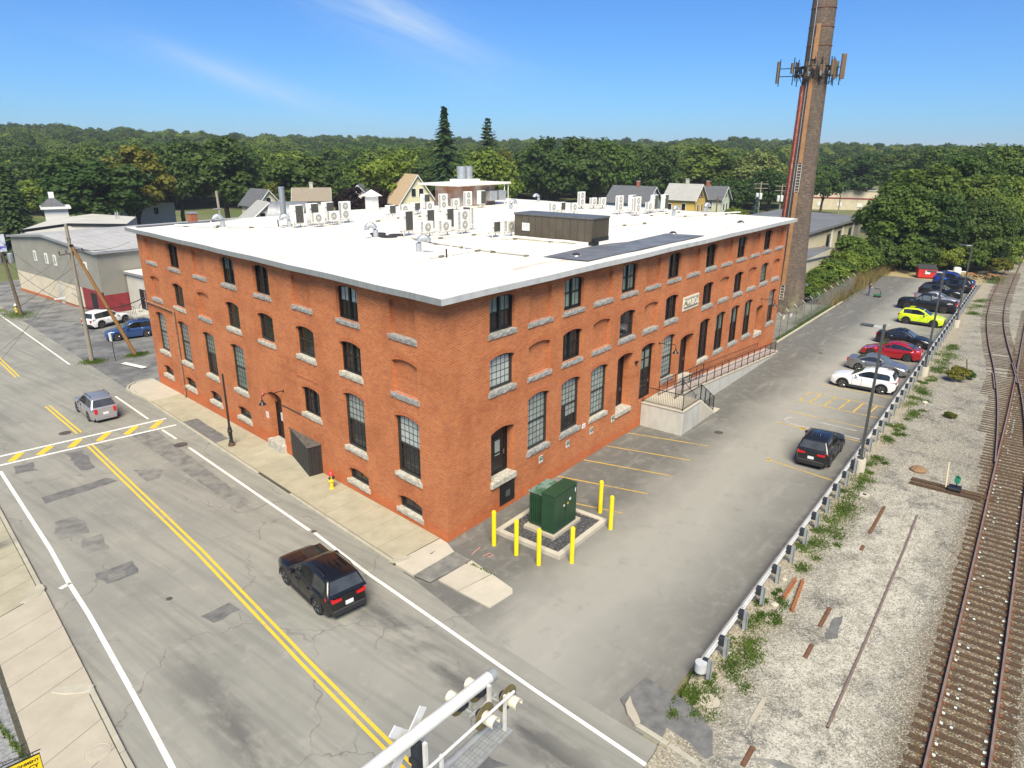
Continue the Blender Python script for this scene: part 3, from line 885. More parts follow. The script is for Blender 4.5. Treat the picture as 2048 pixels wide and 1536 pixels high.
def slab_sill(F, c, w, ztop, h, proud=.12, m=M_SILLW, depth=.5):
 mb = MB(); mb.box(c - w / 2, c + w / 2, -proud, depth, ztop - h, ztop + .012)
 return mb.build('sill', m, mill, F, bevel=.02)
door_opening(FR, ops, 4.02, 1.82, 1.78, 4.27, 4.45, .62)
panel_door(FR, 4.02, 1.82, 1.78, 4.27, 4.45, .50, [(-.02, .36, 2.75, 3.55, G_CURT), (-.72, -.5, 2.6, 3.5, G_DARK)])
slab_sill(FR, 4.02, 1.95, 1.78, .30, .14, M_SILLW, .6)
mb = MB(); mb.box(3.76, 4.94, -.04, .02, .26, 1.36)
hat = mb.build('utility_hatch', M_BLACK, mill, bevel=.01)
mb = MB()
for k in range(7): mb.box(4.2, 4.55, -.055, -.03, .62 + k * .05, .645 + k * .05)
mb.build('grille', M('grey_louvre', (.10, .105, .11), rough=.5), hat)
door_opening(FR, ops, RC[4], 1.84, 1.80, 5.24, 5.42, .75)
panel_door(FR, RC[4], 1.84, 1.80, 5.24, 5.42, .66, [])
slab_sill(FR, RC[4], 1.90, 1.80, .28, .10, M_SILLW, .7)
door_opening(FR, ops, RC[5], 1.84, 1.72, 5.24, 5.42, .40)
panel_door(FR, RC[5], 1.84, 1.72, 5.24, 5.42, .26, [(-.62, -.12, 3.75, 4.9, G_GREEN), (.12, .62, 3.75, 4.9, G_GREEN), (-.62, -.12, 2.5, 3.1, G_DARK), (.12, .62, 2.5, 3.1, G_DARK)], 2)
door_opening(FR, ops, 25.0, 2.2, 1.72, 4.66, 4.84, .70)
panel_door(FR, 25.0, 2.2, 1.72, 4.66, 4.84, .58, [(-.75, -.05, 2.7, 3.9, G_CURT)])
slab_sill(FR, 25.0, 2.2, 1.72, .35, .10, M_SILLW, .6)
door_opening(FR, ops, RC[12] - .1, 1.68, 2.02, 4.26, 4.42, .70)
panel_door(FR, RC[12] - .1, 1.68, 2.02, 4.26, 4.42, .60, [])
slab_sill(FR, RC[12] - .1, 1.80, 2.02, .32, .10, M_SILLW, .6)
make_wall(FR, 0, RLEN, -.4, -.4, ops)
# ---- street facade, eight bays (local x runs towards the corner)
ops = []
LC = dict(zip('hgfedcba', [2.80, 7.20, 11.55, 15.98, 20.30, 24.60, 28.90, 33.12]))
l3 = {'b': ('pair3', DK), 'd': ('pair3', UPC), 'e': ('pair3', DK), 'g': ('pair3', PAL)}
l2 = {'b': ('one2', DK), 'd': ('one2', DK), 'e': ('grid2', gridrole(base=G_DARK)), 'f': ('one2', DK), 'g': ('pair2', DK)}
for k_, s in LC.items():
 i = ord(k_)
 if k_ in l3: bay(FL, ops, -s, 3, 'win', l3[k_][1], key=l3[k_][0], seed=i)
 else: bay(FL, ops, -s, 3, 'blind', seed=i)
 if k_ in l2: bay(FL, ops, -s, 2, 'win', l2[k_][1], key=l2[k_][0], seed=i, warm=True)
 else: bay(FL, ops, -s, 2, 'blind', seed=i)
 if k_ in 'abcdgh':
  rl = {'a': gridrole(base=G_CURT), 'b': gridrole(base=G_CURT), 'c': gridrole(dark_from=4, base=G_GREEN), 'd': gridrole(base=G_GREEN), 'g': gridrole(dark_from=4, base=G_CURT), 'h': gridrole(dark_from=4, base=G_PALE)}[k_]
  bay(FL, ops, -s, 1, 'win', rl, key='grid1', seed=i, warm=True)
  bay(FL, ops, -s, 0, 'win', DK, key='low0', seed=i, warm=True)
z0_, sp_, ap_ = 3.06, 4.52, 4.68
ops.append(Opening(-11.5, W, z0_, sp_, ap_, .34, 'win'))
link('arch', arch_mesh(W, sp_, ap_), mill, FL @ T((-11.5, 0, 0)))
s = link('sill', sill_mesh(2.08, z0_ + .01, .25, True, 9), mill, FL @ T((-11.5, 0, 0))); setmat(s, M_SILLW)
place_window(FL, -11.5, 'small', DK)
door_opening(FL, ops, -15.85, 1.62, .20, 3.12, 3.32, .62)
panel_door(FL, -15.85, 1.62, .20, 2.45, 2.62, .46, [])
mb = MB(); mb.slabxz([(-.74, 2.62), (.74, 2.62), (.74, 3.05), (-.74, 3.05)], .47, .50); mb.build('transom', G_DARK, mill, FL @ T((-15.85, 0, 0)))
mb = MB(); mb.box(-16.75, -14.95, -.28, .5, -.45, .213); mb.build('door_step', M_SILLW, mill, FL, bevel=.02)
make_wall(FL, -LLEN, 0, -1.1, -.35, ops)
# the two walls at the back
A = LD * LLEN; B_ = A + Vector((RLEN, 0, 0)); C_ = Vector((RLEN, 0, 0))
mb = MB(); mb.quad((A.x, A.y, -1.2), (A.x, A.y, WTOP), (B_.x, B_.y, WTOP), (B_.x, B_.y, -1.2)); w_ = mb.build('wall', M_BRICK, mill)
mb = MB(); mb.quad((B_.x, B_.y, -1.2), (B_.x, B_.y, WTOP), (C_.x, C_.y, WTOP), (C_.x, C_.y, -1.2)); w2_ = mb.build('wall', M_BRICK, mill)
for w_ in (w_, w2_):
 u = w_.data.uv_layers.new(name='UVMap')
 for i, (a, b) in enumerate(((0, 0), (0, 12), (40, 12), (40, 0))): u.data[i].uv = (a, b)
# brick shelf where an old roof met the wall above the low window, and a scar line by the door
mb = MB(); mb.box(-12.8, -10.5, -.03, .01, 5.12, 5.22); mb.build('string_course', M_ARCHB, mill, FL)
mb = MB(); mb.box(-14.9, -12.75, -.03, .01, 2.75, 2.83); mb.build('ledge', M('dark_brown_trim', (.09, .045, .03), rough=.8), mill, FL)
# ---- roof: white membrane with an overhanging eave
def roof_mat():
 t = NT('white_membrane'); p = t.pos()
 sep = t.n('ShaderNodeSeparateXYZ'); t.l(p, sep.inputs[0])
 c = t.mix(t.ramp(t.noise(.16, 6, .6), .45, .7), (.76, .73, .66), (.68, .64, .555))
 # ponding stains drawn out along the eaves and around the curbs
 st = t.ramp(t.noise(.55, 6, .7, stretch=(.35, 1.8, 1)), .55, .72)
 near = t.ramp(sep.outputs[1], 4.5, 1.0)
 c = t.mix(t.math('MULTIPLY', t.math('MULTIPLY', st, near), .85), c, (.40, .31, .21))
 c = t.mix(t.math('MULTIPLY', t.ramp(t.noise(1.1, 6, .75), .54, .70), .45), c, (.46, .39, .29))
 # seams of the membrane sheets
 sx = t.math('FRACT', t.math('DIVIDE', t.math('SUBTRACT', sep.outputs[0], t.math('MULTIPLY', sep.outputs[1], .1214)), 3.05))
 c = t.mix(t.math('MULTIPLY', t.ramp(sx, .988, .998), .22), c, (.45, .43, .38))
 t.bump(t.noise(2.5, 5), .12, .03)
 return t.done(c, .55, spec=.4)
M_ROOF = roof_mat()
M_FASC = M('grey_metal_fascia', (.42, .435, .46), (.34, .35, .37), 1.2, .4, .5, stretch=(6, 6, .4))
M_SOFF = M('soffit_board', (.10, .045, .03), (.06, .03, .022), 2, .8)
OV = .55; ZR = 11.45
def off(p, du, dv):   # du along X facade direction, dv along street direction
 return Vector((p[0] + du + dv * LD.x, p[1] + dv * LD.y))
c00 = off((0, 0), -OV, -OV); c10 = off((RLEN, 0), .75, -OV); c11 = off((B_.x, B_.y), .4, .4); c01 = off((A.x, A.y), -OV * .9, .75)
mb = MB()
N = 14
rng = random.Random(3)
# membrane as a slightly uneven grid
P = {}
for i in range(N + 1):
 for j in range(N + 1):
  a = i / N; b = j / N
  q = c00.lerp(c10, a).lerp(c01.lerp(c11, a), b)
  e = 0 if i in (0, N) or j in (0, N) else rng.uniform(-.03, .05)
  P[i, j] = (q.x, q.y, ZR + e)
for i in range(N):
 for j in range(N):
  mb.quad(P[i, j], P[i + 1, j], P[i + 1, j + 1], P[i, j + 1])
roof = mb.build('roof', M_ROOF, mill, smooth='all')
ring4 = [c00, c10, c11, c01]
for k in range(4):
 a, b = ring4[k], ring4[(k + 1) % 4]
 d = (b - a).normalized(); n = Vector((d.y, -d.x))
 mb = MB()
 # fascia with a small drip edge and wavy straightness
 seg = 18
 for s_ in range(seg):
  p, q = a.lerp(b, s_ / seg), a.lerp(b, (s_ + 1) / seg)
  w0 = 0 if s_ == 0 else .015 * math.sin(s_ * 1.7 + k); w1 = 0 if s_ == seg - 1 else .015 * math.sin((s_ + 1) * 1.7 + k)
  po = p + n * .035; qo = q + n * .035
  mb.hexa([(p.x, p.y, ZR - .22 + w0), (po.x, po.y, ZR - .24 + w0), (qo.x, qo.y, ZR - .24 + w1), (q.x, q.y, ZR - .22 + w1)],
    [(p.x, p.y, ZR + .03 + w0), (po.x, po.y, ZR + .025 + w0), (qo.x, qo.y, ZR + .025 + w1), (q.x, q.y, ZR + .03 + w1)])
 f = mb.build('fascia', M_FASC if k in (3,) else M('pale_metal_fascia', (.62, .63, .63), (.50, .51, .52), 1.5, .4, .3), roof, fix=True)
 if k == 0: pass
# soffit
mb = MB(); mb.quad((c00.x, c00.y, WTOP), (c01.x, c01.y, WTOP), (A.x, A.y, WTOP), (0, 0, WTOP)); mb.quad((c00.x, c00.y, WTOP), (0, 0, WTOP), (RLEN, 0, WTOP), (c10.x, c10.y, WTOP)); mb.quad((A.x, A.y, WTOP), (c01.x, c01.y, WTOP), (c11.x, c11.y, WTOP), (B_.x, B_.y, WTOP)); mb.quad((RLEN, 0, WTOP), (B_.x, B_.y, WTOP), (c11.x, c11.y, WTOP), (c10.x, c10.y, WTOP))
mb.build('soffit', M_SOFF, roof)
for F, x0, x1 in ((FR, .02, RLEN), (FL, -LLEN, -.02)):
 mb = MB(); mb.box(x0, x1, -.09, .0, WTOP - .13, WTOP - .004); mb.box(x0, x1, -.16, -.09, WTOP - .07, WTOP - .004)
 mb.build('cornice', M_SOFF, roof, F)
# grey patched strip near the parking eave and along the far edge
M_GREYM = M('grey_membrane', (.155, .165, .185), (.10, .108, .125), .9, .6, bump=.1)
mb = MB(); mb.poly([(11.4, 3.05, ZR + .055), (11.7, .30, ZR + .055), (27.2, .30, ZR + .055), (26.6, 3.0, ZR + .055), (20.5, 2.7, ZR + .055), (19.0, 3.2, ZR + .055), (17.2, 3.4, ZR + .055)]); mb.build('roof_patch', M_GREYM, roof)
mb = MB(); mb.poly([(4.35, 35.0, ZR + .055), (9.8, 34.9, ZR + .055), (13.5, 35.7, ZR + .055), (4.5, 35.8, ZR + .055)]); mb.build('roof_patch', M_GREYM, roof)
# ---- things fixed to the walls
M_COPPER = M('rusty_pipe', (.33, .19, .11), (.20, .10, .06), 6, .75)
mb = MB(); mb.tube([FL @ Vector((-35.5, -.12, 5.95)), FL @ Vector((-29.95, -.12, 6.0))], .07, 8); mb.tube([FL @ Vector((-29.95, -.12, 5.95)), FL @ Vector((-29.95, -.12, 3.0)), FL @ Vector((-30.0, -.12, -.55))], .06, 8)
mb.box(0, 0.001, 0, .001, 0, .001)
tag(mb.build('drain_pipe', M_COPPER), 'rusty drain pipe running across and down the far end of the street wall', 'pipe')
# parking signs
def lettering(name, body, size, m, parent, mat, depth=.004, font_bold=False):
 cu = bpy.data.curves.new(name, 'FONT'); cu.body = body; cu.size = size; cu.extrude = depth; cu.align_x = 'CENTER'; cu.align_y = 'CENTER'
 if font_bold: cu.offset = size * .018
 o = bpy.data.objects.new(name, cu); COL.objects.link(o)
 dg = bpy.context.evaluated_depsgraph_get()
 me = bpy.data.meshes.new_from_object(o.evaluated_get(dg))
 bpy.data.objects.remove(o)
 me.materials.clear(); me.materials.append(m); me.name = name
 return link(name, me, parent, mat)
FACE = Matrix(((1, 0, 0, 0), (0, 0, -1, 0), (0, 1, 0, 0), (0, 0, 0, 1)))      # lettering plane facing -y
FRONT = Matrix(((1, 0, 0, 0), (0, 0, -1, 0), (0, 1, 0, 0), (0, 0, 0, 1)))
M_SIGNW = M('sign_white', (.78, .78, .76), rough=.5)
M_SIGNG = M('sign_green', (.02, .16, .10), (.02, .13, .085), rough=.5)
for n_, (x, z) in enumerate(((7.245, 1.585), (9.815, 1.595), (12.32, 1.58), (14.80, 1.58))):
 lab = ['nearest the transformer', 'second from the transformer', 'third from the transformer', 'nearest the concrete steps'][n_]
 t_ = thing('parking_sign', 'small green and white parking sign on the brick wall, ' + lab, 'sign', (x, -.015, z), 0, 'stall signs on the mill wall')
 mb = MB(); mb.box(-.165, .165, -.012, .01, -.20, .20); mb.build('plate', M_SIGNW, t_)
 mb = MB(); mb.box(-.145, .145, -.016, -.011, -.07, .185); mb.build('green_panel', M_SIGNG, t_)
 lettering('lettering', 'P', .2, M_SIGNW, t_, T((0, -.02, .06)) @ FRONT, .002)
 mb = MB(); mb.box(-.12, .12, -.015, -.011, -.14, -.12); mb.box(-.10, .10, -.015, -.011, -.18, -.165); mb.build('text_line', M_SIGNG, t_)
t_ = thing('notice_sign', 'white notice plate on the brick wall between the tall windows', 'sign', (11.44, -.015, 2.16))
mb = MB(); mb.box(-.16, .16, -.012, .01, -.14, .14); mb.build('plate', M_SIGNW, t_)
mb = MB()
for k in range(3): mb.box(-.1, .1, -.015, -.011, -.08 + k * .06, -.06 + k * .06)
mb.build('text_line', M('sign_red', (.5, .08, .06), rough=.5), t_)
# carved company stone
t_ = thing('name_stone', 'pale stone tablet with carved company initials in the brick wall', 'sign', (25.0, 0, 7.17))
mb = MB(); mb.box(-1.29, 1.29, -.05, .05, -.475, .475); mb.build('tablet', M('pale_stone', (.66, .60, .48), (.56, .50, .40), 5, .8, bump=.2), t_, bevel=.015)
mb = MB(); mb.box(-1.14, 1.14, -.056, -.045, -.35, .34); mb.build('sunk_panel', M('weathered_stone', (.30, .29, .24), (.16, .16, .13), 9, .9, lo=.4, hi=.6), t_)
o = lettering('lettering', 'C.W.&Co.', .66, MATS['pale_stone'], t_, T((0, -.07, 0)) @ FRONT @ Matrix.Scale(.92, 4, (1, 0, 0)), .02, True)
M_LAMPB = M('black_lamp_enamel', (.014, .014, .015), rough=.35)
def goose(F, base, reach, drop, label):
 t_ = thing('gooseneck_lamp', label, 'lamp')
 t_.matrix_world = F @ T(base)
 mb = MB(); mb.lathe([(.075, 0), (.075, .03), (.03, .05)], 12, (0, 0, 0), 'y'); 
 mb.v = [(v[0], -v[1], v[2]) for v in mb.v]; mb.f = [f[::-1] for f in mb.f]
 pts = [(0, -.02, 0), (0, -.25 * reach, .02), (0, -.55 * reach, -.02), (0, -.72 * reach, .06), (0, -.88 * reach, .10), (0, -reach, 0), (0, -reach, -drop * .45)]
 mb.tube(pts, .025, 8); mb.build('arm', M_LAMPB, t_, smooth=True)
 mb = MB(); mb.lathe([(.20, -.20), (.19, -.16), (.09, -.06), (.06, .06), (.03, .12)], 16, (0, -reach, -drop * .55)); mb.build('shade', M_LAMPB, t_, smooth=True)
goose(FL, (-14.6, 0, 3.75), 1.35, .55, 'black gooseneck lamp over the arched street door')
goose(FR, (20.5, 0, 5.15), 1.2, .5, 'black gooseneck lamp beside the main double door')
goose(FR, (40.05, 0, 5.0), 1.2, .5, 'black gooseneck lamp at the far end of the parking wall')
t_ = thing('security_camera', 'small black camera box on the wall beside the double door', 'camera', (17.35, 0, 4.6))
mb = MB(); mb.box(-.13, .13, -.16, 0, -.07, .07); mb.build('housing', M_LAMPB, t_, bevel=.02); mb = MB(); mb.lathe([(.05, 0), (.05, .03), (.03, .04)], 12, (0, -.15, 0), 'y'); mb.v = [(v[0], -.30 - v[1], v[2]) for v in mb.v]; mb.build('lens', G_DARK, t_)
t_ = thing('fire_alarm', 'small red alarm box above the street door', 'alarm'); t_.matrix_world = FL @ T((-17.2, 0, 2.95))
mb = MB(); mb.box(-.09, .09, -.07, 0, -.10, .10); mb.build('housing', M('alarm_red', (.62, .05, .045), rough=.4), t_, bevel=.02); mb = MB(); mb.box(-.03, .03, -.085, -.06, -.03, .03); mb.build('strobe', M_SIGNW, t_)
t_ = thing('notice_sign', 'white notice plate beside the arched street door', 'sign'); t_.matrix_world = FL @ T((-17.0, 0, 1.62))
mb = MB(); mb.box(-.16, .16, -.015, 0, -.2, .2); mb.build('plate', M_SIGNW, t_); mb = MB()
for k in range(4): mb.box(-.11, .11, -.019, -.014, -.13 + k * .07, -.11 + k * .07)
mb.build('text_line', MATS['sign_red'], t_)
t_ = thing('paper_notice', 'white paper notice taped to the black street door', 'notice'); t_.matrix_world = FL @ T((-15.95, .40, 1.65))
mb = MB(); mb.box(-.11, .11, -.01, .02, -.26, .26); mb.build('sheet', M_SIGNW, t_); mb = MB()
for k in range(5): mb.box(-.08, .08, -.013, -.009, -.2 + k * .08, -.18 + k * .08)
mb.build('text_line', M('print_grey', (.25, .25, .27)), t_)
# conduit head and cables at the far corner
t_ = thing('cable_head', 'black service cable head on the far corner of the brick wall', 'cable'); t_.matrix_world = FL @ T((-35.6, -.2, 6.0))
mb = MB(); mb.lathe([(.05, -.2), (.11, -.1), (.12, .1), (.04, .2)], 10); mb.build('head', M_BLACK, t_, smooth=True)
mb = MB(); mb.tube([(0, 0, 0), (-.3, -.3, -.5), (-.2, -.4, -.9), (.1, -.2, -.8)], .025, 6); mb.build('loop', M_BLACK, t_)
# ================================================================== THINGS ON THE ROOF
ZT = ZR + .03
M_ACW = M('hvac_white', (.74, .73, .69), (.66, .65, .61), 3, .45)
M_COIL = M('hvac_coil', (.035, .042, .052), (.05, .05, .045), 14, .5, .3)
M_COILG = M('coil_guard', (.22, .20, .15), rough=.5)
M_FAN = M('fan_grey', (.16, .16, .13), (.11, .11, .09), 6, .5)
M_LEG = M('rack_leg', (.60, .58, .52), (.45, .42, .36), 5, .6)
def ac_proto(tall):
 """outdoor unit: fan face at -y, coil at the back (+y)"""
 h = 1.35 if tall else .74; w = .94; d = .36; zb = .32
 t_ = bpy.data.objects.new('ac_unit', None); COL.objects.link(t_)
 mb = MB(); mb.box(-w / 2, w / 2, -d / 2, d / 2, zb, zb + h); mb.build('casing', M_ACW, t_, bevel=.02)
 mb = MB()
 for k in range(14 if tall else 8):       # side vents
  mb.box(-w / 2 - .006, -w / 2 + .01, -d / 2 + .05, d / 2 - .1, zb + .1 + k * .085, zb + .135 + k * .085)
 mb.build('side_vent', M_COIL, t_)
 fz = [zb + .36, zb + 1.0] if tall else [zb + .37]
 for z in fz:
  mb = MB(); mb.lathe([(.27, 0), (.27, .012), (.25, .014)], 22, (-.08, 0, z), 'y'); mb.v = [(v[0], -d / 2 - v[1], v[2]) for v in mb.v]; mb.f = [f[::-1] for f in mb.f]
  fan = mb.build('fan', M_FAN, t_)
  mb = MB()
  for k in range(12):
   a = 2 * math.pi * k / 12
   p, q = (-.08 + .06 * math.cos(a), z + .06 * math.sin(a)), (-.08 + .26 * math.cos(a + .3), z + .26 * math.sin(a + .3))
   mb.tube([(p[0], -d / 2 - .02, p[1]), (q[0], -d / 2 - .02, q[1])], .008, 4, False)
  for rr in (.12, .19, .27):
   mb.tube([(-.08 + rr * math.cos(2 * math.pi * k / 20), -d / 2 - .02, z + rr * math.sin(2 * math.pi * k / 20)) for k in range(21)], .006, 4, False)
  mb.build('guard', M_ACW, fan)
  mb = MB(); mb.lathe([(.05, 0), (.05, .03)], 12, (-.08, 0, z), 'y'); mb.v = [(v[0], -d / 2 - .012 - v[1], v[2]) for v in mb.v]; mb.f = [f[::-1] for f in mb.f]; mb.build('hub', M_ACW, fan)
 mb = MB(); mb.box(-w / 2 + .03, w / 2 - .26, d / 2 - .01, d / 2 + .008, zb + .05, zb + h - .05); coil = mb.build('coil', M_COIL, t_)
 mb = MB()
 for k in range(6): mb.box(-w / 2 + .03 + k * .13, -w / 2 + .042 + k * .13, d / 2 + .008, d / 2 + .016, zb + .05, zb + h - .05)
 for k in range(int(h / .11)): mb.box(-w / 2 + .03, w / 2 - .26, d / 2 + .008, d / 2 + .014, zb + .08 + k * .11, zb + .09 + k * .11)
 mb.build('coil_grid', M_COILG, coil)
 mb = MB(); mb.lathe([(.10, 0), (.10, .05), (.07, .06)], 14, (w / 2 - .13, d / 2, zb + h - .30), 'y'); mb.build('cap', M_ACW, t_)
 for sx in (-.36, .36):
  for sy in (-.16, .16):
   mb = MB(); mb.box(sx - .02, sx + .02, sy - .02, sy + .02, 0, zb); mb.build('leg', M_LEG, t_)
 mb = MB(); mb.box(-.5, .5, -.19, -.15, zb - .05, zb - .01); mb.box(-.5, .5, .15, .19, zb - .05, zb - .01); mb.build('rail', M_LEG, t_)
 mb = MB(); mb.tube([(w / 2 - .05, d / 2, zb + .15), (w / 2 + .12, d / 2 + .12, zb + .1), (w / 2 + .18, d / 2 + .2, zb - .2), (w / 2 + .3, d / 2 + .3, .04)], .03, 6); mb.build('refrigerant_line', M_LEG, t_)
 return t_
acT = ac_proto(True); acS = ac_proto(False)
used_ac = {'T': False, 'S': False}
GA = 'air conditioners on the mill roof'
def ac(kind, x, y, face, label):
 """face: 'f' fan towards the parking side, 'b' coil towards it, 'w' fan towards the street, 'e' coil towards it"""
 rz = {'f': 0, 'b': math.pi, 'w': -math.pi / 2, 'e': math.pi / 2}[face]
 src = acT if kind == 'T' else acS
 if not used_ac[kind]:
  used_ac[kind] = True; src.location = (x, y, ZT); src.rotation_euler = (0, 0, rz); tag(src, label, 'air conditioner', GA)
 else: dup(src, None, (x, y, ZT), rz, label, GA)
# cluster at the street-side left
ac('T', 11.9, 25.9, 'b', 'tall white outdoor unit showing its dark coil, first in the leftmost roof cluster')
ac('T', 13.75, 26.5, 'b', 'tall white outdoor unit showing its dark coil, second in the leftmost roof cluster')
ac('T', 15.45, 26.8, 'b', 'tall white outdoor unit showing its dark coil, third in the leftmost roof cluster')
ac('T', 16.75, 26.3, 'f', 'tall twin-fan outdoor unit at the right end of the leftmost roof cluster')
ac('S', 13.25, 25.2, 'f', 'small single-fan outdoor unit, left of the two in the leftmost roof cluster')
ac('S', 15.0, 25.6, 'f', 'small single-fan outdoor unit, right of the two in the leftmost roof cluster')
# cluster in the middle of the roof, nearest the camera
ac('T', 13.75, 16.2, 'b', 'tall unit with dark coil, first in the middle roof cluster')
ac('T', 15.55, 15.9, 'b', 'tall unit with dark coil, second in the middle roof cluster')
ac('T', 17.25, 15.6, 'b', 'tall unit with dark coil, third in the middle roof cluster')
ac('S', 13.95, 14.45, 'f', 'small single-fan unit at the front left of the middle roof cluster')
ac('S', 15.25, 14.0, 'f', 'small single-fan unit, second along the front of the middle roof cluster')
ac('T', 16.9, 13.75, 'f', 'tall twin-fan unit at the front right of the middle roof cluster')
ac('T', 19.4, 15.6, 'e', 'tall unit seen edge-on behind the twin-fan unit of the middle cluster')
ac('S', 17.0, 11.1, 'b', 'small unit showing its coil, just left of the brown penthouse')
ac('S', 18.1, 10.6, 'f', 'small single-fan unit half hidden by the brown penthouse')
# clusters towards the back
ac('S', 22.2, 26.9, 'b', 'small coil unit at the left of the back roof cluster')
ac('S', 23.6, 26.6, 'f', 'small single-fan unit at the left of the back roof cluster')
ac('S', 25.9, 27.6, 'b', 'small coil unit behind the hooded vent in the back roof cluster')
ac('S', 27.3, 27.2, 'f', 'small single-fan unit before the tall coil unit of the back cluster')
ac('T', 28.3, 28.7, 'b', 'tall coil unit in the back roof cluster')
ac('T', 29.6, 27.6, 'f', 'tall twin-fan unit in the middle of the back roof cluster')
ac('S', 32.3, 28.5, 'f', 'small single-fan unit left of the stair house')
ac('T', 34.3, 28.6, 'f', 'tall twin-fan unit in front of the stair house')
ac('T', 36.4, 28.6, 'b', 'tall coil unit in front of the stair house')
ac('S', 33.9, 17.9, 'f', 'single-fan unit behind the brown penthouse, left of three')
ac('S', 35.4, 18.0, 'b', 'coil unit behind the brown penthouse, middle of three')
ac('S', 35.4, 16.6, 'f', 'single-fan unit behind the brown penthouse, right of three')
ac('T', 41.9, 19.9, 'f', 'tall narrow twin-fan unit with small units at its right, behind the penthouse')
ac('S', 43.1, 19.2, 'f', 'small unit right of the tall narrow unit, nearer the penthouse')
ac('S', 43.9, 18.6, 'f', 'small unit right of the tall narrow unit, nearer the blue house')
ac('T', 38.9, 13.8, 'f', 'tall twin-fan unit, leftmost of the cluster before the blue house')
ac('T', 40.6, 13.4, 'b', 'tall unit seen from behind between two twin-fan units')
ac('T', 38.6, 11.8, 'f', 'tall twin-fan unit in the middle of the cluster before the blue house')
ac('S', 41.2, 11.9, 'f', 'small single-fan unit in front of the two tall coil units')
ac('T', 42.4, 12.0, 'b', 'left of the two tall coil units at the right end of the roof')
ac('T', 43.6, 11.5, 'b', 'right of the two tall coil units at the right end of the roof')
# brown mechanical penthouse
M_BROWN = M('brown_metal_panel', (.105, .088, .062), (.085, .07, .05), 1.5, .5, .2)
t_ = thing('roof_penthouse', 'brown ribbed metal penthouse with a flat grey top on the roof', 'penthouse', (17.55, 3.65, ZT))
DX, DY, HZ = 1.95, 6.1, 1.62
mb = MB(); mb.box(0, DX, 0, DY, .12, HZ); mb.build('wall_panels', M_BROWN, t_)
for k in range(12):
 y = .02 + k * (DY - .05) / 11
 mb = MB(); mb.box(-.03, 0, y - .018, y + .018, .12, HZ - .06); mb.build('rib', M_BROWN, t_)
for k in range(7):
 x = .02 + k * (DX - .05) / 6
 mb = MB(); mb.box(x - .018, x + .018, -.03, 0, .12, HZ - .06); mb.build('rib', M_BROWN, t_)
mb = MB(); mb.box(-.06, DX + .06, -.06, DY + .06, HZ - .06, HZ + .06); mb.build('cap', M('grey_cap_metal', (.14, .145, .15), (.11, .115, .12), 2, .5, .3), t_, bevel=.01)
mb = MB(); mb.box(-.12, DX + .05, -.05, DY + .12, 0, .16); mb.build('curb', M_ROOF, t_)
mb = MB(); mb.box(-.10, DX + .02, -.045, -.02, .02, .42); mb.build('flashing', M_BLACK, t_)
mb = MB(); mb.box(-.05, -.01, 4.85, 5.45, .55, 1.05); g_ = mb.build('vent_grille', M_SIGNW, t_)
mb = MB()
for k in range(5): mb.box(-.06, -.048, 4.9, 5.4, .62 + k * .085, .645 + k * .085)
mb.build('slat', M('slat_grey', (.45, .45, .45)), g_)
mb = MB(); mb.box(-.35, .25, -.35, .05, .03, .22); mb.build('scupper_box', M_BLACK, t_)
# goosenecks
M_GALV = M('galvanised', (.50, .52, .54), (.40, .42, .44), 4, .38, .6)
def gooseneck(x, y, rz, h, label):
 t_ = thing('gooseneck_vent', label, 'vent', (x, y, ZT), rz, 'hooded vents on the mill roof')
 mb = MB(); r = .17
 pts = [(0, 0, 0), (0, 0, h * .6)] + [(.30 - .30 * math.cos(a), 0, h * .6 + .32 * math.sin(a)) for a in np.linspace(.3, 2.9, 7)]
 mb.tube(pts, r, 12); mb.build('duct', M_GALV, t_, smooth=True)
 mb = MB(); mb.lathe([(.15, 0), (.15, .02)], 12, (pts[-1][0] + .01, 0, pts[-1][2] - .04)); mb.build('mouth', M_BLACK, t_)
 mb = MB(); mb.lathe([(.36, -.01), (.33, .05), (.2, .09)], 14); mb.build('flashing', M_ROOF, t_, smooth=True)
gooseneck(8.1, 9.4, R(-40), .95, 'galvanised gooseneck vent standing alone nearest the roof corner')
gooseneck(11.2, 16.5, R(140), .95, 'galvanised gooseneck vent left of the middle air conditioner cluster')
gooseneck(11.4, 26.2, R(150), .95, 'galvanised gooseneck vent at the foot of the leftmost unit cluster')
gooseneck(8.2, 29.9, R(160), .95, 'galvanised gooseneck vent nearest the street eave at the far left')
gooseneck(39.4, 8.5, R(-20), .95, 'galvanised gooseneck vent at the right, before the yellow house')
gooseneck(44.7, 7.8, R(-20), .95, 'galvanised gooseneck vent nearest the chimney')
gooseneck(35.6, 24.1, R(-20), .95, 'galvanised gooseneck vent behind the penthouse, right of the stair house')
gooseneck(22.6, 23.0, R(150), .9, 'galvanised gooseneck vent between the middle and back clusters')
gooseneck(46.0, 28.2, R(150), .9, 'galvanised gooseneck vent with orange bases at the far back edge')
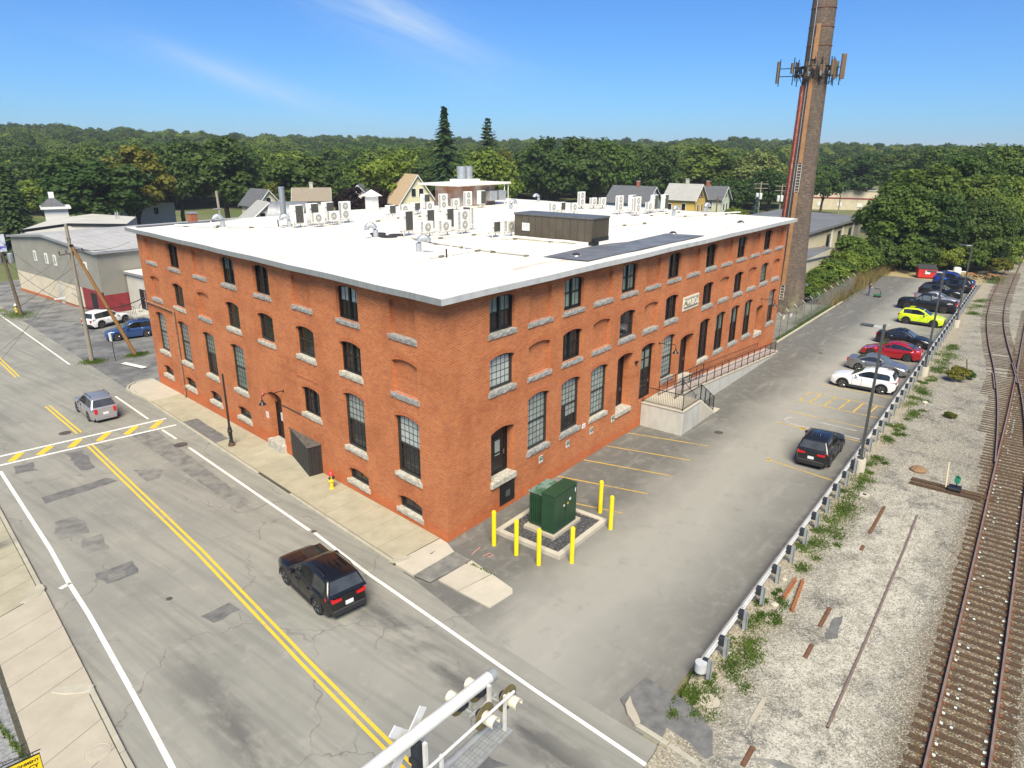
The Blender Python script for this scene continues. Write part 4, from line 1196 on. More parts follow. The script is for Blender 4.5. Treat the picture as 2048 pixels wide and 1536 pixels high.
# stair house with oversailing roof
t_ = thing('stair_house', 'white flat-roofed stair house with twin round flues at the back of the roof', 'penthouse', (35.2, 30.0, ZT), R(2))
mb = MB(); mb.box(.4, 6.2, .6, 4.2, 0, 2.1); mb.build('wall_panels', M('rust_panel', (.32, .12, .06), (.5, .46, .40), .7, .7), t_)
mb = MB(); mb.box(-1.4, 7.6, -.6, 5.0, 2.1, 2.32); mb.build('canopy', M_ROOF, t_, bevel=.04)
mb = MB(); mb.box(1.9, 4.6, 1.4, 3.4, 2.32, 2.66); cb = mb.build('flue_curb', M_ACW, t_)
for x in (2.65, 3.75):
 mb = MB(); mb.lathe([(.5, 2.6), (.5, 3.3), (.52, 3.32), (.52, 3.95), (.45, 3.97)], 18, (x, 2.4, 0)); mb.build('flue', M_GALV, t_, smooth=True)
for x in (4.0, 5.6):
 mb = MB(); mb.box(x, x + 1.2, -.5, .2, .45, 1.45); q = mb.build('duct_box', M_GALV, t_, bevel=.03)
mb = MB(); mb.tube([(7.3, -.4, 0), (7.3, -.4, 2.1)], .05, 6); mb.tube([(6.6, -.4, 0), (6.6, -.4, 2.1)], .05, 6); mb.build('post', M_ACW, t_)
# small cap vent
t_ = thing('cap_vent', 'white square vent with a pyramid cap near the back edge of the roof', 'vent', (26.9, 34.6, ZT))
mb = MB(); mb.box(-.45, .45, -.45, .45, 0, 1.3); mb.build('shaft', M_ACW, t_); mb = MB(); mb.hexa([(-.75, -.75, 1.3), (.75, -.75, 1.3), (.75, .75, 1.3), (-.75, .75, 1.3)], [(-.03, -.03, 1.9), (.03, -.03, 1.9), (.03, .03, 1.9), (-.03, .03, 1.9)]); mb.build('cap', M_ACW, t_)
# pipe runs on blocks
def piperun(pts, r, label, blocks=()):
 t_ = thing('pipe_run', label, 'pipe', (pts[0][0], pts[0][1], ZT))
 q = [(p[0] - pts[0][0], p[1] - pts[0][1], p[2] if len(p) > 2 else .14) for p in pts]
 rg = random.Random(len(pts)); out = []
 for a, b in zip(q[:-1], q[1:]):
  n = max(1, int(math.hypot(b[0] - a[0], b[1] - a[1]) / .8))
  for k in range(n): out.append((a[0] + (b[0] - a[0]) * k / n + rg.uniform(-.04, .04), a[1] + (b[1] - a[1]) * k / n + rg.uniform(-.04, .04), a[2] + (b[2] - a[2]) * k / n + rg.uniform(-.025, .025)))
 out.append(q[-1])
 mb = MB(); mb.tube(out, r, 8); mb.tube([(p[0] + .16, p[1] + .05, p[2] - .03) for p in out], r * .55, 6); mb.build('pipe', M_ROOF, t_, smooth=True)
 for k in range(1, len(out), 3):
  mb = MB(); mb.box(out[k][0] - .16, out[k][0] + .16, out[k][1] - .08, out[k][1] + .08, 0, .08); mb.build('block', M('timber_block', (.20, .165, .12), (.12, .10, .075), 8, .9), t_)
piperun([(12.6, 14.6), (11.6, 11.4), (11.05, 7.2), (11.0, 3.9)], .075, 'long white insulated pipe run from the middle cluster towards the eave')
piperun([(6.9, 7.5), (8.8, 7.3), (10.8, 7.3)], .05, 'short white pipe branch beside the standing conduit')
piperun([(16.4, 10.2), (17.0, 9.3), (17.1, 6.5), (17.2, 4.6)], .075, 'white insulated pipe along the foot of the brown penthouse')
piperun([(6.4, 33.4), (9.0, 29.0), (11.6, 26.6)], .06, 'white pipe run towards the leftmost cluster')
piperun([(39.8, 8.2), (43.0, 7.0), (47.0, 5.2)], .06, 'pipe run along the roof near the chimney end')
piperun([(26.0, 8.6), (29.5, 8.0), (33.0, 7.4)], .05, 'low pipe run on the roof right of the brown penthouse')
piperun([(18.2, 24.9), (21.2, 25.8), (24.5, 25.6)], .06, 'white pipe run between the leftmost and back clusters')
piperun([(38.2, 10.6), (41.0, 10.4), (44.2, 10.2)], .05, 'pipe run at the feet of the cluster before the blue house')
piperun([(13.0, 13.6), (15.0, 12.9), (17.6, 12.6)], .05, 'tangle of thin pipes along the front of the middle cluster')
# standpipes
for n_, (x, y, h, c) in enumerate(((8.2, 7.0, 1.35, M_ACW), (7.4, 6.6, .55, M_BLACK), (8.5, 6.3, .6, M_ACW), (10.9, 26.9, .6, M_BLACK), (44.0, 17.0, .8, M_ACW), (7.7, 30.6, .5, M_ACW))):
 lab = ['tall thin white standpipe on the near part of the roof', 'short black-capped standpipe beside the pipe branch', 'short white standpipe nearest the roof corner', 'short black standpipe at the leftmost cluster', 'thin white standpipe right of the tall narrow unit', 'short white standpipe by the street eave'][n_]
 t_ = thing('standpipe', lab, 'pipe', (x, y, ZT), 0, 'standpipes on the roof')
 mb = MB(); mb.tube([(0, 0, 0), (0, 0, h)], .045, 8); mb.build('pipe', c, t_); mb = MB(); mb.lathe([(.12, 0), (.1, .05), (.05, .08)], 10); mb.build('boot', M_ROOF, t_)
# round dark roof openings lying flat and small drains
for n_, (x, y) in enumerate(((13.0, 18.3), (12.1, 17.1), (12.3, 16.4), (13.3, 16.75))):
 lab = ['farthest', 'second farthest', 'nearest', 'rightmost'][n_]
 t_ = tag(MB().lathe([(.55, 0), (.55, .05), (.48, .06), (.46, .03), (.02, .03)], 22, (x, y, ZT + .02)).build('drain_cover', M('black_rubber', (.03, .028, .03), rough=.7)), 'round black disc flat on the roof, %s of the four' % lab, 'cover', 'black discs on the roof')
for n_, (x, y) in enumerate(((13.0, 1.9), (26.9, 2.6), (38.3, 1.9))):
 lab = ['in front of the penthouse patch', 'at the far end of the grey patch', 'near the chimney end of the eave'][n_]
 t_ = thing('roof_drain', 'small dark domed roof drain ' + lab, 'drain', (x, y, ZT + .03), 0, 'domed drains along the parking eave')
 mb = MB(); mb.lathe([(.24, 0), (.22, .08), (.12, .14), (.02, .15)], 14); mb.build('dome', MATS['black_rubber'], t_, smooth=True); mb = MB(); mb.lathe([(.33, 0), (.32, .02), (.2, .025)], 14); mb.build('ring', M_GALV, t_)
t_ = thing('old_flue', 'short rusty flue stub past the far roof edge', 'flue', (10.6, 38.6, 9.0))
mb = MB(); mb.box(-.3, .3, -.3, .3, 0, 2.9); mb.build('shaft', M('rust_sheet', (.42, .15, .07), (.30, .11, .06), 3, .8), t_, bevel=.02)
mb = MB(); mb.box(-.34, .34, -.34, .34, 2.9, 3.0); mb.build('cap', M_GALV, t_)
# ================================================================== RAMP, STEPS AND RAILINGS
M_CONC = M('cast_concrete', (.50, .49, .44), (.40, .385, .345), 1.4, .85, bump=.12, stretch=(1, 1, .35))
M_RAMPT = M('ramp_top_concrete', (.52, .46, .43), (.45, .40, .37), 1.5, .85)
ramp = thing('access_ramp', 'concrete access ramp with landing, steps and black railings along the mill', 'ramp')
PX0, PX1, PY, PZ = 18.47, 21.25, -2.93, 1.55
mb = MB(); mb.box(PX0, PX1, PY, -.01, -.3, PZ); mb.build('landing', M_CONC, ramp, bevel=.02)
mb = MB(); mb.box(PX0 - .04, PX1, PY - .05, -.012, PZ, PZ + .09); mb.build('landing_cap', M_SLABN, ramp, bevel=.015)
RX1, RY = 41.4, -1.48
def rz_(x): return PZ + .09 - (PZ + .05) * (x - PX1) / (RX1 - PX1) if x > PX1 else PZ + .09
mb = MB(); mb.hexa([(PX1, RY, -.3), (RX1, RY, -.3), (RX1, -.012, -.3), (PX1, -.012, -.3)], [(PX1, RY, PZ), (RX1, RY, -.04), (RX1, -.012, -.04), (PX1, -.012, PZ)]); mb.build('ramp_body', M_CONC, ramp)
mb = MB(); mb.hexa([(PX1 + .002, RY, PZ + .002), (RX1, RY, -.02), (RX1, RY + .2, -.02), (PX1 + .002, RY + .2, PZ + .002)], [(PX1 + .002, RY - .03, PZ + .16), (RX1, RY - .03, .12), (RX1, RY + .2, .12), (PX1 + .002, RY + .2, PZ + .16)]); mb.build('ramp_kerb', M_SLABN, ramp)
mb = MB(); mb.hexa([(PX1 + .002, RY + .2, PZ - .02), (RX1 + 1.2, RY + .2, -.10), (RX1 + 1.2, -.014, -.10), (PX1 + .002, -.014, PZ - .02)], [(PX1 + .002, RY + .2, PZ + .08), (RX1 + 1.2, RY + .2, .012), (RX1 + 1.2, -.014, .012), (PX1 + .002, -.014, PZ + .08)]); mb.build('ramp_surface', M_RAMPT, ramp)
NS = 9
for k in range(NS):
 x0 = PX1 + k * .27; z = PZ + .09 - (k + 1) * (PZ + .06) / (NS + 1)
 mb = MB(); mb.box(x0, x0 + .29, PY, RY - .04, -.2, z); mb.build('step', M_SLABN, ramp, bevel=.01)
mb = MB(); mb.box(PX1 + NS * .27, PX1 + NS * .27 + 1.1, PY - .05, RY - .05, -.1, .012); mb.build('foot_slab', M_SLABN, ramp)
M_RAIL = M('black_railing', (.013, .013, .014), rough=.45)
def railing(pts, n_posts, balu, mid, h=1.05, parent=None, bal_r=.009, kind='railing'):
 """pts: start, end on the deck"""
 a, b = Vector(pts[0]), Vector(pts[1]); up = Vector((0, 0, h))
 L = (b - a).length
 mb = MB(); mb.tube([a + up, b + up], .027, 6); mb.build('top_rail', M_RAIL, parent)
 mb = MB(); mb.tube([a + up * .1, b + up * .1], .02, 6)
 mb.build('bottom_rail', M_RAIL, parent)
 if mid:
  mb = MB(); mb.tube([a + up * .55, b + up * .55], .02, 6); mb.build('mid_rail', M_RAIL, parent)
 for k in range(n_posts):
  p = a.lerp(b, k / (n_posts - 1)); mb = MB(); mb.tube([p - Vector((0, 0, .02)), p + up], .03, 6); mb.build('post', M_RAIL, parent)
 if balu:
  n = int(L / balu)
  for k in range(1, n):
   p = a.lerp(b, k / n); mb = MB(); mb.tube([p + up * .1, p + up], bal_r, 4, False); mb.build('baluster', M_RAIL, parent)
zc = PZ + .09
railing([(PX0 + .06, -.1, zc), (PX0 + .06, PY + .06, zc)], 2, .12, False, parent=ramp)
railing([(PX0 + .06, PY + .06, zc), (PX1 - .02, PY + .06, zc)], 2, .12, False, parent=ramp)
railing([(PX1, PY + .06, zc), (PX1 + 2.45, PY + .06, .12)], 4, .12, False, parent=ramp)
railing([(PX1 - .9, RY - .02, zc), (PX1 + .3, RY - .02, zc)], 2, .12, False, parent=ramp)
a, b = Vector((PX1 + .3, RY + .08, rz_(PX1 + .3) + .06)), Vector((RX1 - .2, RY + .08, .14))
railing([a, b], 15, 0, True, parent=ramp)
mb = MB()
n = int((b - a).length / .13)
for k in range(n):
 p = a.lerp(b, k / n); mb.tube([p + Vector((0, 0, .1)), p + Vector((0, 0, 1.05))], .006, 3, False)
tag(mb.build('balusters', M_RAIL, ramp), kind='stuff')
mb = MB(); mb.tube([(PX1 + .1, RY - .12, zc + .95), (PX1 + 2.3, RY - .12, 1.05), (PX1 + 2.6, RY - .12, 1.0)], .025, 6); mb.tube([(PX1 + 2.3, RY - .12, 1.05), (PX1 + 2.3, RY - .12, .1)], .025, 6); mb.build('hand_rail', M_RAIL, ramp)
railing([(20.3, -.35, zc), (27.6, -.35, rz_(27.6))], 7, 0, True, 1.0, ramp)
mb = MB(); mb.tube([(27.6, -.12, 1.97), (40.2, -.12, 1.02)], .022, 6); mb.tube([(27.6, -.12, 1.60), (40.2, -.12, .68)], .018, 6); mb.tube([(40.2, -.12, 1.02), (40.2, -.12, .68)], .02, 6); mb.build('wall_rail', M_RAIL, ramp)
# ================================================================== TRANSFORMER
t_ = thing('transformer', 'dark green pad-mounted transformer cabinet by the mill corner', 'transformer', (3.12, -3.70, .30))
M_TG = M('transformer_green', (.018, .062, .028), (.013, .045, .021), 1.2, .42)
mb = MB(); mb.box(0, 1.86, 0, .72, 0, 1.92); mb.build('cabinet', M_TG, t_, bevel=.02)
mb = MB(); mb.box(-.03, 1.89, -.04, .74, 1.92, 1.97); mb.build('lid', M_TG, t_, bevel=.012)
for x0, x1 in ((.03, .92), (.95, 1.83)):
 mb = MB(); mb.box(x0, x1, -.025, .0, .05, 1.88); d_ = mb.build('door', M_TG, t_, bevel=.008)
 mb = MB(); mb.box((x0 + x1) / 2 - .05 + .3 * (1 if x0 < .5 else -1), (x0 + x1) / 2 + .05 + .3 * (1 if x0 < .5 else -1), -.03, -.025, 1.15, 1.25); mb.build('label_plate', M('label_orange', (.85, .42, .05), rough=.5) if x0 > .5 else M_SIGNW, d_)
mb = MB(); mb.box(1.2, 1.34, -.032, -.026, 1.30, 1.42); mb.build('sticker', M_SIGNW, t_); mb = MB(); mb.box(1.68, 1.74, -.032, -.026, 1.55, 1.75); mb.build('sticker', M_SIGNW, t_)
mb = MB(); mb.tube([(.90, -.06, .9), (.90, -.06, 1.1)], .018, 6); mb.build('handle', M_TG, t_)
mb = MB(); mb.box(.18, 1.7, .74, 1.55, 0, 1.66); mb.build('tank', M_TG, t_, bevel=.03)
mb = MB(); mb.box(.14, 1.74, .74, 1.60, 1.66, 1.73); mb.box(.5, 1.3, .95, 1.35, 1.73, 1.77); mb.build('tank_lid', M('faded_green', (.16, .235, .20), (.05, .115, .065), 2.2, .6, lo=.44, hi=.56), t_, bevel=.012)
for k in range(6):
 mb = MB(); mb.box(.12, .18, .80 + k * .12, .84 + k * .12, .15, 1.5); mb.build('cooling_fin', M_TG, t_)
t_ = thing('transformer_pad', 'raised concrete frame filled with dark stones under the green transformer', 'pad', (0, 0, 0))
mb = MB(); o_, i_ = (1.95, 6.08, -4.83, -1.18), (2.2, 5.83, -4.58, -1.43)
for q in ((o_[0], o_[1], o_[2], i_[2]), (o_[0], o_[1], i_[3], o_[3])): mb.box(*q, -.1, .21)
for q in ((o_[0], i_[0], i_[2], i_[3]), (i_[1], o_[1], i_[2], i_[3])): mb.box(*q, -.1, .208)
mb.build('concrete_frame', M_SLABN, t_, bevel=.012)
mb = MB(); mb.box(3.0, 5.26, -3.82, -2.05, .05, .30); mb.build('plinth', M_SLABW, t_, bevel=.015)
mb = MB(); mb.quad((2.2, -4.58, .13), (5.83, -4.58, .13), (5.83, -1.43, .13), (2.2, -1.43, .13)); mb.build('stone_bed', M('stone_bed_dark', (.10, .10, .105), (.055, .055, .058), 20, .9), t_)
def stones(n, region, zf, smin, smax, seed, tones):
 """scatter of small angular stones as one mesh with a tone attribute"""
 rg = np.random.default_rng(seed)
 base = np.array([(1, 0, 0), (-1, 0, 0), (0, 1, 0), (0, -1, 0), (0, 0, .8), (0, 0, -.8)], float)
 fc = np.array([(0, 2, 4), (2, 1, 4), (1, 3, 4), (3, 0, 4), (2, 0, 5), (1, 2, 5), (3, 1, 5), (0, 3, 5)])
 x, y, t = region(rg, n); n = len(x)
 s = rg.uniform(smin, smax, (n, 1, 3)) * rg.uniform(.6, 1.2, (n, 6, 1))
 a = rg.uniform(0, 6.28, n); c, sn = np.cos(a), np.sin(a)
 v = base[None] * s
 vx = v[:, :, 0] * c[:, None] - v[:, :, 1] * sn[:, None]; vy = v[:, :, 0] * sn[:, None] + v[:, :, 1] * c[:, None]
 P = np.stack([vx + x[:, None], vy + y[:, None], v[:, :, 2] + zf(x, y)[:, None] + smin * .2], -1).reshape(-1, 3)
 F = (fc[None] + (np.arange(n) * 6)[:, None, None]).reshape(-1, 3)
 me = bpy.data.meshes.new('stones')
 me.vertices.add(len(P)); me.vertices.foreach_set('co', P.astype(np.float32).ravel())
 me.loops.add(F.size); me.loops.foreach_set('vertex_index', F.astype(np.int32).ravel())
 me.polygons.add(len(F)); me.polygons.foreach_set('loop_start', np.arange(0, F.size, 3, dtype=np.int32)); me.polygons.foreach_set('loop_total', np.full(len(F), 3, np.int32))
 me.update()
 at = me.attributes.new('tone', 'FLOAT', 'POINT'); at.data.foreach_set('value', np.repeat(t, 6).astype(np.float32))
 return me
def stone_mat(name, stops):
 t = NT(name); a = t.n('ShaderNodeAttribute', attribute_name='tone')
 q = t.n('ShaderNodeValToRGB'); q.color_ramp.elements[0].position = stops[0][0]; q.color_ramp.elements[0].color = col(stops[0][1])
 q.color_ramp.elements[1].position = stops[-1][0]; q.color_ramp.elements[1].color = col(stops[-1][1])
 for p, c in stops[1:-1]:
  e = q.color_ramp.elements.new(p); e.color = col(c)
 t.l(a.outputs['Fac'], q.inputs[0])
 return t.done(q.outputs[0], .9, spec=.3)
M_STD = stone_mat('dark_stones', [(0, (.03, .03, .033)), (.6, (.11, .11, .115)), (1, (.36, .36, .37))])
def reg(rg, n):
 x = rg.uniform(2.22, 5.8, n); y = rg.uniform(-4.55, -1.45, n); k = ~((x > 2.95) & (x < 5.3) & (y > -3.85) & (y < -2.0))
 return x[k], y[k], rg.beta(1.4, 2.5, k.sum())
me = stones(5200, reg, lambda x, y: 0 * x + .14, .022, .045, 4, None); me.materials.append(M_STD)
tag(link('stones', me, t_), kind='stuff')
# bollards
M_BOLY = M('bollard_yellow', (.86, .68, .012), (.80, .60, .01), 2, .42)
bl = [((1.12, -1.79), 'yellow bollard closest to the brick wall on the street side of the transformer'), ((1.12, -3.07), 'yellow bollard in the middle of the three on the street side of the transformer'),
  ((1.10, -4.31), 'yellow bollard at the corner of the pad nearest the street and drive'), ((2.13, -5.35), 'yellow bollard on the drive side, in front of the transformer doors at left'),
  ((5.67, -5.24), 'yellow bollard on the drive side past the far corner of the pad'), ((6.74, -4.03), 'yellow bollard farthest from the street, standing by the first stall line')]
for n_, (p, lab) in enumerate(bl):
 h = 1.77
 if n_ == 0:
  b0 = thing('bollard', lab, 'bollard', (p[0], p[1], 0), 0, 'yellow bollards round the transformer')
  mb = MB(); mb.lathe([(.105, -.05), (.105, h - .12)], 16); mb.build('post', M_BOLY, b0, smooth=True)
  mb = MB(); mb.lathe([(.106, h - .122), (.10, h - .06), (.07, h - .015), (.02, h)], 16); mb.build('cap', M_BOLY, b0, smooth=True)
 else: dup(b0, None, (p[0], p[1], 0), 0, lab)
# ================================================================== GUARDRAIL
M_GST = M('galvanised_rail', (.60, .61, .61), (.50, .51, .51), 2.5, .45, .15)
M_GPO = M('galvanised_post', (.36, .38, .385), (.28, .30, .305), 3, .5, .15)
M_BLK = M('plastic_block', (.022, .027, .036), rough=.6)
gr = thing('guardrail', 'steel guardrail with black blocks along the gravel side of the lot', 'guardrail')
prof = [(-.155, .0), (-.11, -.075), (-.06, -.075), (-.02, 0), (.02, 0), (.06, -.075), (.11, -.075), (.155, 0)]
def wbeam(L):
 mb = MB(); v = []
 for x in (0, L):
  for th in (0, .012):
   v += [(x, -p[1] - th, p[0]) for p in prof]
 n = len(prof); f = []
 for k in range(n - 1): f.append((k, k + 1, 2 * n + k + 1, 2 * n + k)); f.append((n + k, 3 * n + k, 3 * n + k + 1, n + k + 1))
 f += [(0, 2 * n, 3 * n, n), (n - 1, 2 * n - 1, 4 * n - 1, 3 * n - 1)]
 return mb.add(v, f).mesh('rail_beam', M_GST, fix=True)
seg = wbeam(3.86)
GX = [-1.02] + [.45 + 1.9 * k for k in range(47)]
mbp = MB(); mbp.box(-.05, .05, -.075, -.065, -.3, .84); mbp.box(-.05, .05, .065, .075, -.3, .84); mbp.box(-.006, .006, -.065, .065, -.3, .838); me_post = mbp.mesh('post', M_GPO)
mbb = MB(); mbb.box(-.10, .10, .0, .19, .44, .80); me_blk = mbb.mesh('block', M_BLK, bevel=.012)
GYL = lambda x: -12.95 + .012 * max(0, x - 20) * .9
for x in GX:
 y = GYL(x)
 link('post', me_post, gr, T((x, y, 0))); link('block', me_blk, gr, T((x, y + .08, 0)))
x = -1.1
while x < 86.5:
 o = link('rail_beam', seg, gr, T((x, GYL(x) + .27, .62)) @ RZ(math.atan2(GYL(x + 3.8) - GYL(x), 3.8))); x += 3.8
mb = MB(); mb.lathe([(.20, -.17), (.20, .17)], 18, (-1.25, -12.72, .62)); mb.build('end_terminal', M_GST, gr, smooth=True)
# ================================================================== LAMP POSTS IN THE LOT
M_POLE = M('dark_bronze_pole', (.085, .088, .085), (.065, .067, .065), 3, .45, .2)
lp0 = thing('lamp_post', 'dark square lamp post on a concrete base beside the parked black suv', 'lamp', (20.0, -13.03, 0), 0, 'lamp posts along the guardrail')
mb = MB(); mb.lathe([(.31, -.3), (.31, .72), (.29, .78)], 20); mb.build('concrete_base', M_SLABN, lp0, smooth=True)
mb = MB(); mb.box(-.16, .16, -.16, .16, .78, .82); mb.build('base_plate', M_POLE, lp0)
mb = MB(); mb.hexa([(-.075, -.075, .8), (.075, -.075, .8), (.075, .075, .8), (-.075, .075, .8)], [(-.06, -.06, 8.5), (.06, -.06, 8.5), (.06, .06, 8.5), (-.06, .06, 8.5)]); mb.build('pole', M_POLE, lp0)
mb = MB(); mb.box(-.035, .035, .05, .55, 8.30, 8.38); mb.build('arm', M_GST, lp0)
mb = MB(); mb.box(-.17, .17, .50, 1.15, 8.30, 8.40); hd = mb.build('lamp_head', M_POLE, lp0, bevel=.02)
mb = MB(); mb.box(-.12, .12, .58, 1.08, 8.285, 8.298); mb.build('lens', M_SIGNW, hd)
dup(lp0, None, (42.5, -12.9, 0), 0, 'dark square lamp post standing beside the front of the black sedan')
dup(lp0, None, (63.4, -12.7, 0), 0, 'dark square lamp post farthest along the guardrail, beside the pickup')
# ================================================================== CHAIN-LINK FENCE
M_WIRE = M('fence_wire', (.20, .205, .20), (.13, .135, .13), 4, .5, .5)
fe = thing('chain_link_fence', 'chain-link fence with barbed-wire arms between the lot and the chimney', 'fence')
FX = [45.3, 47.6, 49.9, 52.6, 55.3, 58.0, 60.7, 63.4, 66.1, 68.8, 71.5, 74.2, 77.0]
for k, x in enumerate(FX):
 mb = MB(); mb.tube([(x, .3, -.1), (x, .3, 2.1)], .035, 6); mb.build('post', M_WIRE, fe)
 mb = MB(); mb.tube([(x, .3, 2.1), (x, .62, 2.42)], .02, 5); mb.build('barb_arm', M_SIGNW, fe)
mb = MB()
for z in (2.08, .12): mb.tube([(FX[0], .3, z), (FX[-1], .3, z)], .02, 5)
mb.build('top_rail', M_WIRE, fe)
mb = MB()
for q in (.12, .3, .46): mb.tube([(FX[0], .3 + q * .7, 2.1 + q * .7), (FX[-1], .3 + q * .7, 2.1 + q * .7)], .006, 3)
tag(mb.build('barbed_wire', M_WIRE, fe), kind='stuff')
mb = MB(); hgt = 1.95; step = .16; x = FX[0] - hgt
while x < FX[-1]:
 for s_ in (1, -1):
  a0, a1 = (x, x + hgt) if s_ > 0 else (x + hgt, x)
  p, q = Vector((a0, .3, .1)), Vector((a1, .3, .1 + hgt))
  # clip to the fence run
  lo_, hi_ = 0.0, 1.0
  dx_ = q.x - p.x
  for lim, sg in ((FX[0], 1), (FX[-1], -1)):
   for_ = (lim - p.x) / dx_
   if (dx_ * sg) > 0: lo_ = max(lo_, for_)
   else: hi_ = min(hi_, for_)
  if hi_ > lo_: mb.tube([p.lerp(q, lo_), p.lerp(q, hi_)], .0042, 3, False)
 x += step
tag(mb.build('wire_mesh', M_WIRE, fe), kind='stuff')
for x, z, lab in ((48.3, 1.85, 'yellow and white warning plate on the chain-link fence next to the mill'), (50.6, 1.62, 'plain white plate on the chain-link fence')):
 t_ = thing('fence_sign', lab, 'sign', (x, .24, z), 0)
 mb = MB(); mb.box(-.28, .28, -.01, .01, -.19, .19); mb.build('plate', M_SIGNW, t_)
 mb = MB(); mb.box(-.24, .24, -.015, -.009, -.16, -.02); mb.build('band', M('sign_yellow', (.75, .55, .05)) if x < 49 else M('sign_grey', (.4, .4, .4)), t_)
# ================================================================== FAR END OF THE LOT
t_ = thing('dumpster', 'red dumpster with a dark lid at the far end of the lot', 'dumpster', (95.6, -5.2, 0), R(-72))
M_DR = M('dumpster_red', (.66, .035, .03), (.52, .03, .028), 1.5, .5)
mb = MB(); mb.hexa([(-1.15, -.85, .12), (1.15, -.85, .12), (1.15, .85, .12), (-1.15, .85, .12)], [(-1.2, -1.0, 1.35), (1.2, -1.0, 1.35), (1.2, .95, 1.7), (-1.2, .95, 1.7)]); mb.build('bin', M_DR, t_, bevel=.02)
mb = MB(); mb.hexa([(-1.22, -1.04, 1.36), (1.22, -1.04, 1.36), (1.22, 1.0, 1.71), (-1.22, 1.0, 1.71)], [(-1.22, -1.04, 1.43), (1.22, -1.04, 1.43), (1.22, 1.0, 1.78), (-1.22, 1.0, 1.78)]); mb.build('lid', M('dumpster_lid', (.05, .05, .055), rough=.6), t_)
for s_ in (-1, 1):
 mb = MB(); mb.box(min(s_ * 1.17, s_ * 1.30), max(s_ * 1.17, s_ * 1.30), -.5, .5, .75, .95); mb.build('fork_pocket', M_DR, t_)
 for yy in (-.7, .7):
  mb = MB(); mb.box(s_ * .9 - .08, s_ * .9 + .08, yy - .08, yy + .08, -.01, .14); mb.build('caster', M_BLACK, t_)
mb = MB(); mb.box(-.32, .32, -.97, -.93, .65, 1.15); 
mb.v = [(v[0], v[1] - .02 + (v[2] - .9) * -.06, v[2]) for v in mb.v]
mb.build('emblem', M_SIGNW, t_)
t_ = thing('grill', 'white gas grill with side shelves behind the parked cars', 'grill', (97.8, -8.7, 0), R(-70))
mb = MB(); mb.box(-.45, .45, -.3, .3, .1, .95); mb.build('cabinet', M_ACW, t_, bevel=.02); mb = MB(); mb.box(-1.15, 1.15, -.3, .3, .95, 1.05); mb.build('shelf', M_ACW, t_); mb = MB(); mb.slabxz([(-.45, 1.05), (.45, 1.05), (.45, 1.45), (.35, 1.6), (-.35, 1.6), (-.45, 1.45)], -.32, .32); mb.build('lid', M_ACW, t_)
for sx in (-.35, .35): 
 mb = MB(); mb.lathe([(.08, 0), (.08, .05)], 12, (sx, -.3, .08), 'y'); mb.build('wheel', M_BLACK, t_)
def picnic(x, y, rz, label, m):
 t_ = thing('picnic_table', label, 'table', (x, y, 0), rz, 'picnic tables at the end of the lot')
 for k in range(4):
  mb = MB(); mb.box(-.9, .9, -.36 + k * .19, -.20 + k * .19, .72, .76); mb.build('plank', m, t_)
 for s_ in (-1, 1):
  mb = MB(); mb.box(-.9, .9, s_ * .72 - .13, s_ * .72 + .13, .43, .47); mb.build('bench', m, t_)
  mb = MB(); mb.tube([(s_ * .7, -.75, 0), (s_ * .7, -.25, .72)], .04, 5); mb.tube([(s_ * .7, .75, 0), (s_ * .7, .25, .72)], .04, 5); mb.tube([(s_ * .7, -.8, .42), (s_ * .7, .8, .42)], .04, 5); mb.build('leg', M_BLACK, t_)
M_PT = M('stained_timber', (.40, .17, .05), (.30, .13, .045), 5, .7)
picnic(99.0, -10.4, R(20), 'orange-brown picnic table under the trees nearest the grill', M_PT)
picnic(101.5, -11.6, R(-15), 'black picnic table in the middle at the end of the lot', M('dark_timber', (.06, .05, .045), rough=.7))
picnic(99.8, -12.9, R(35), 'brown picnic table closest to the railway', M_PT)
# ================================================================== STREET FURNITURE
t_ = thing('street_lamp', 'black cut-off street lamp post on an ornate base on the sidewalk', 'lamp', (.43, 18.6, zg(18.6)))
M_SLB = M('rusty_black_iron', (.020, .018, .017), (.014, .012, .012), 5, .5)
mb = MB(); mb.lathe([(.21, 0), (.21, .10), (.17, .16), (.15, .20)], 16); mb.build('foot', M('rusty_foot', (.10, .055, .035), (.05, .03, .022), 8, .8), t_, smooth=True)
mb = MB(); mb.lathe([(.15, .2), (.12, .26), (.115, .85), (.15, .90), (.15, .98), (.11, 1.03), (.13, 1.10), (.10, 1.2), (.07, 1.32)], 16); mb.build('base_column', M_SLB, t_, smooth=True)
mb = MB(); mb.lathe([(.065, 1.3), (.05, 4.62), (.045, 4.65)], 12); mb.build('shaft', M_SLB, t_, smooth=True)
mb = MB(); mb.box(-.125, -.11, -.04, .04, .4, .7); mb.build('access_plate', M_GALV, t_)
def hydrant(x, y, label, top, body):
 t_ = thing('fire_hydrant', label, 'hydrant', (x, y, zg(y)), R(20))
 mb = MB(); mb.lathe([(.13, 0), (.13, .05), (.10, .07), (.10, .42), (.155, .44), (.155, .50), (.115, .52), (.115, .80)], 16); mb.build('barrel', body, t_, smooth=True)
 mb = MB(); mb.lathe([(.16, .80), (.16, .85), (.12, .92), (.07, 1.0), (.03, 1.02), (.03, 1.09)], 16); mb.build('bonnet', top, t_, smooth=True)
 for (ax, sg, r) in (('y', -1, .085), ('x', 1, .06), ('x', -1, .06)):
  mb = MB(); mb.lathe([(r, 0), (r, .18), (r * .6, .2)], 12, (0, 0, .68), ax)
  if sg < 0: mb.v = [(-v[0], -v[1], v[2]) for v in mb.v]
  mb.build('nozzle', M_BLK if ax == 'x' or r > .07 else body, t_, smooth=True)
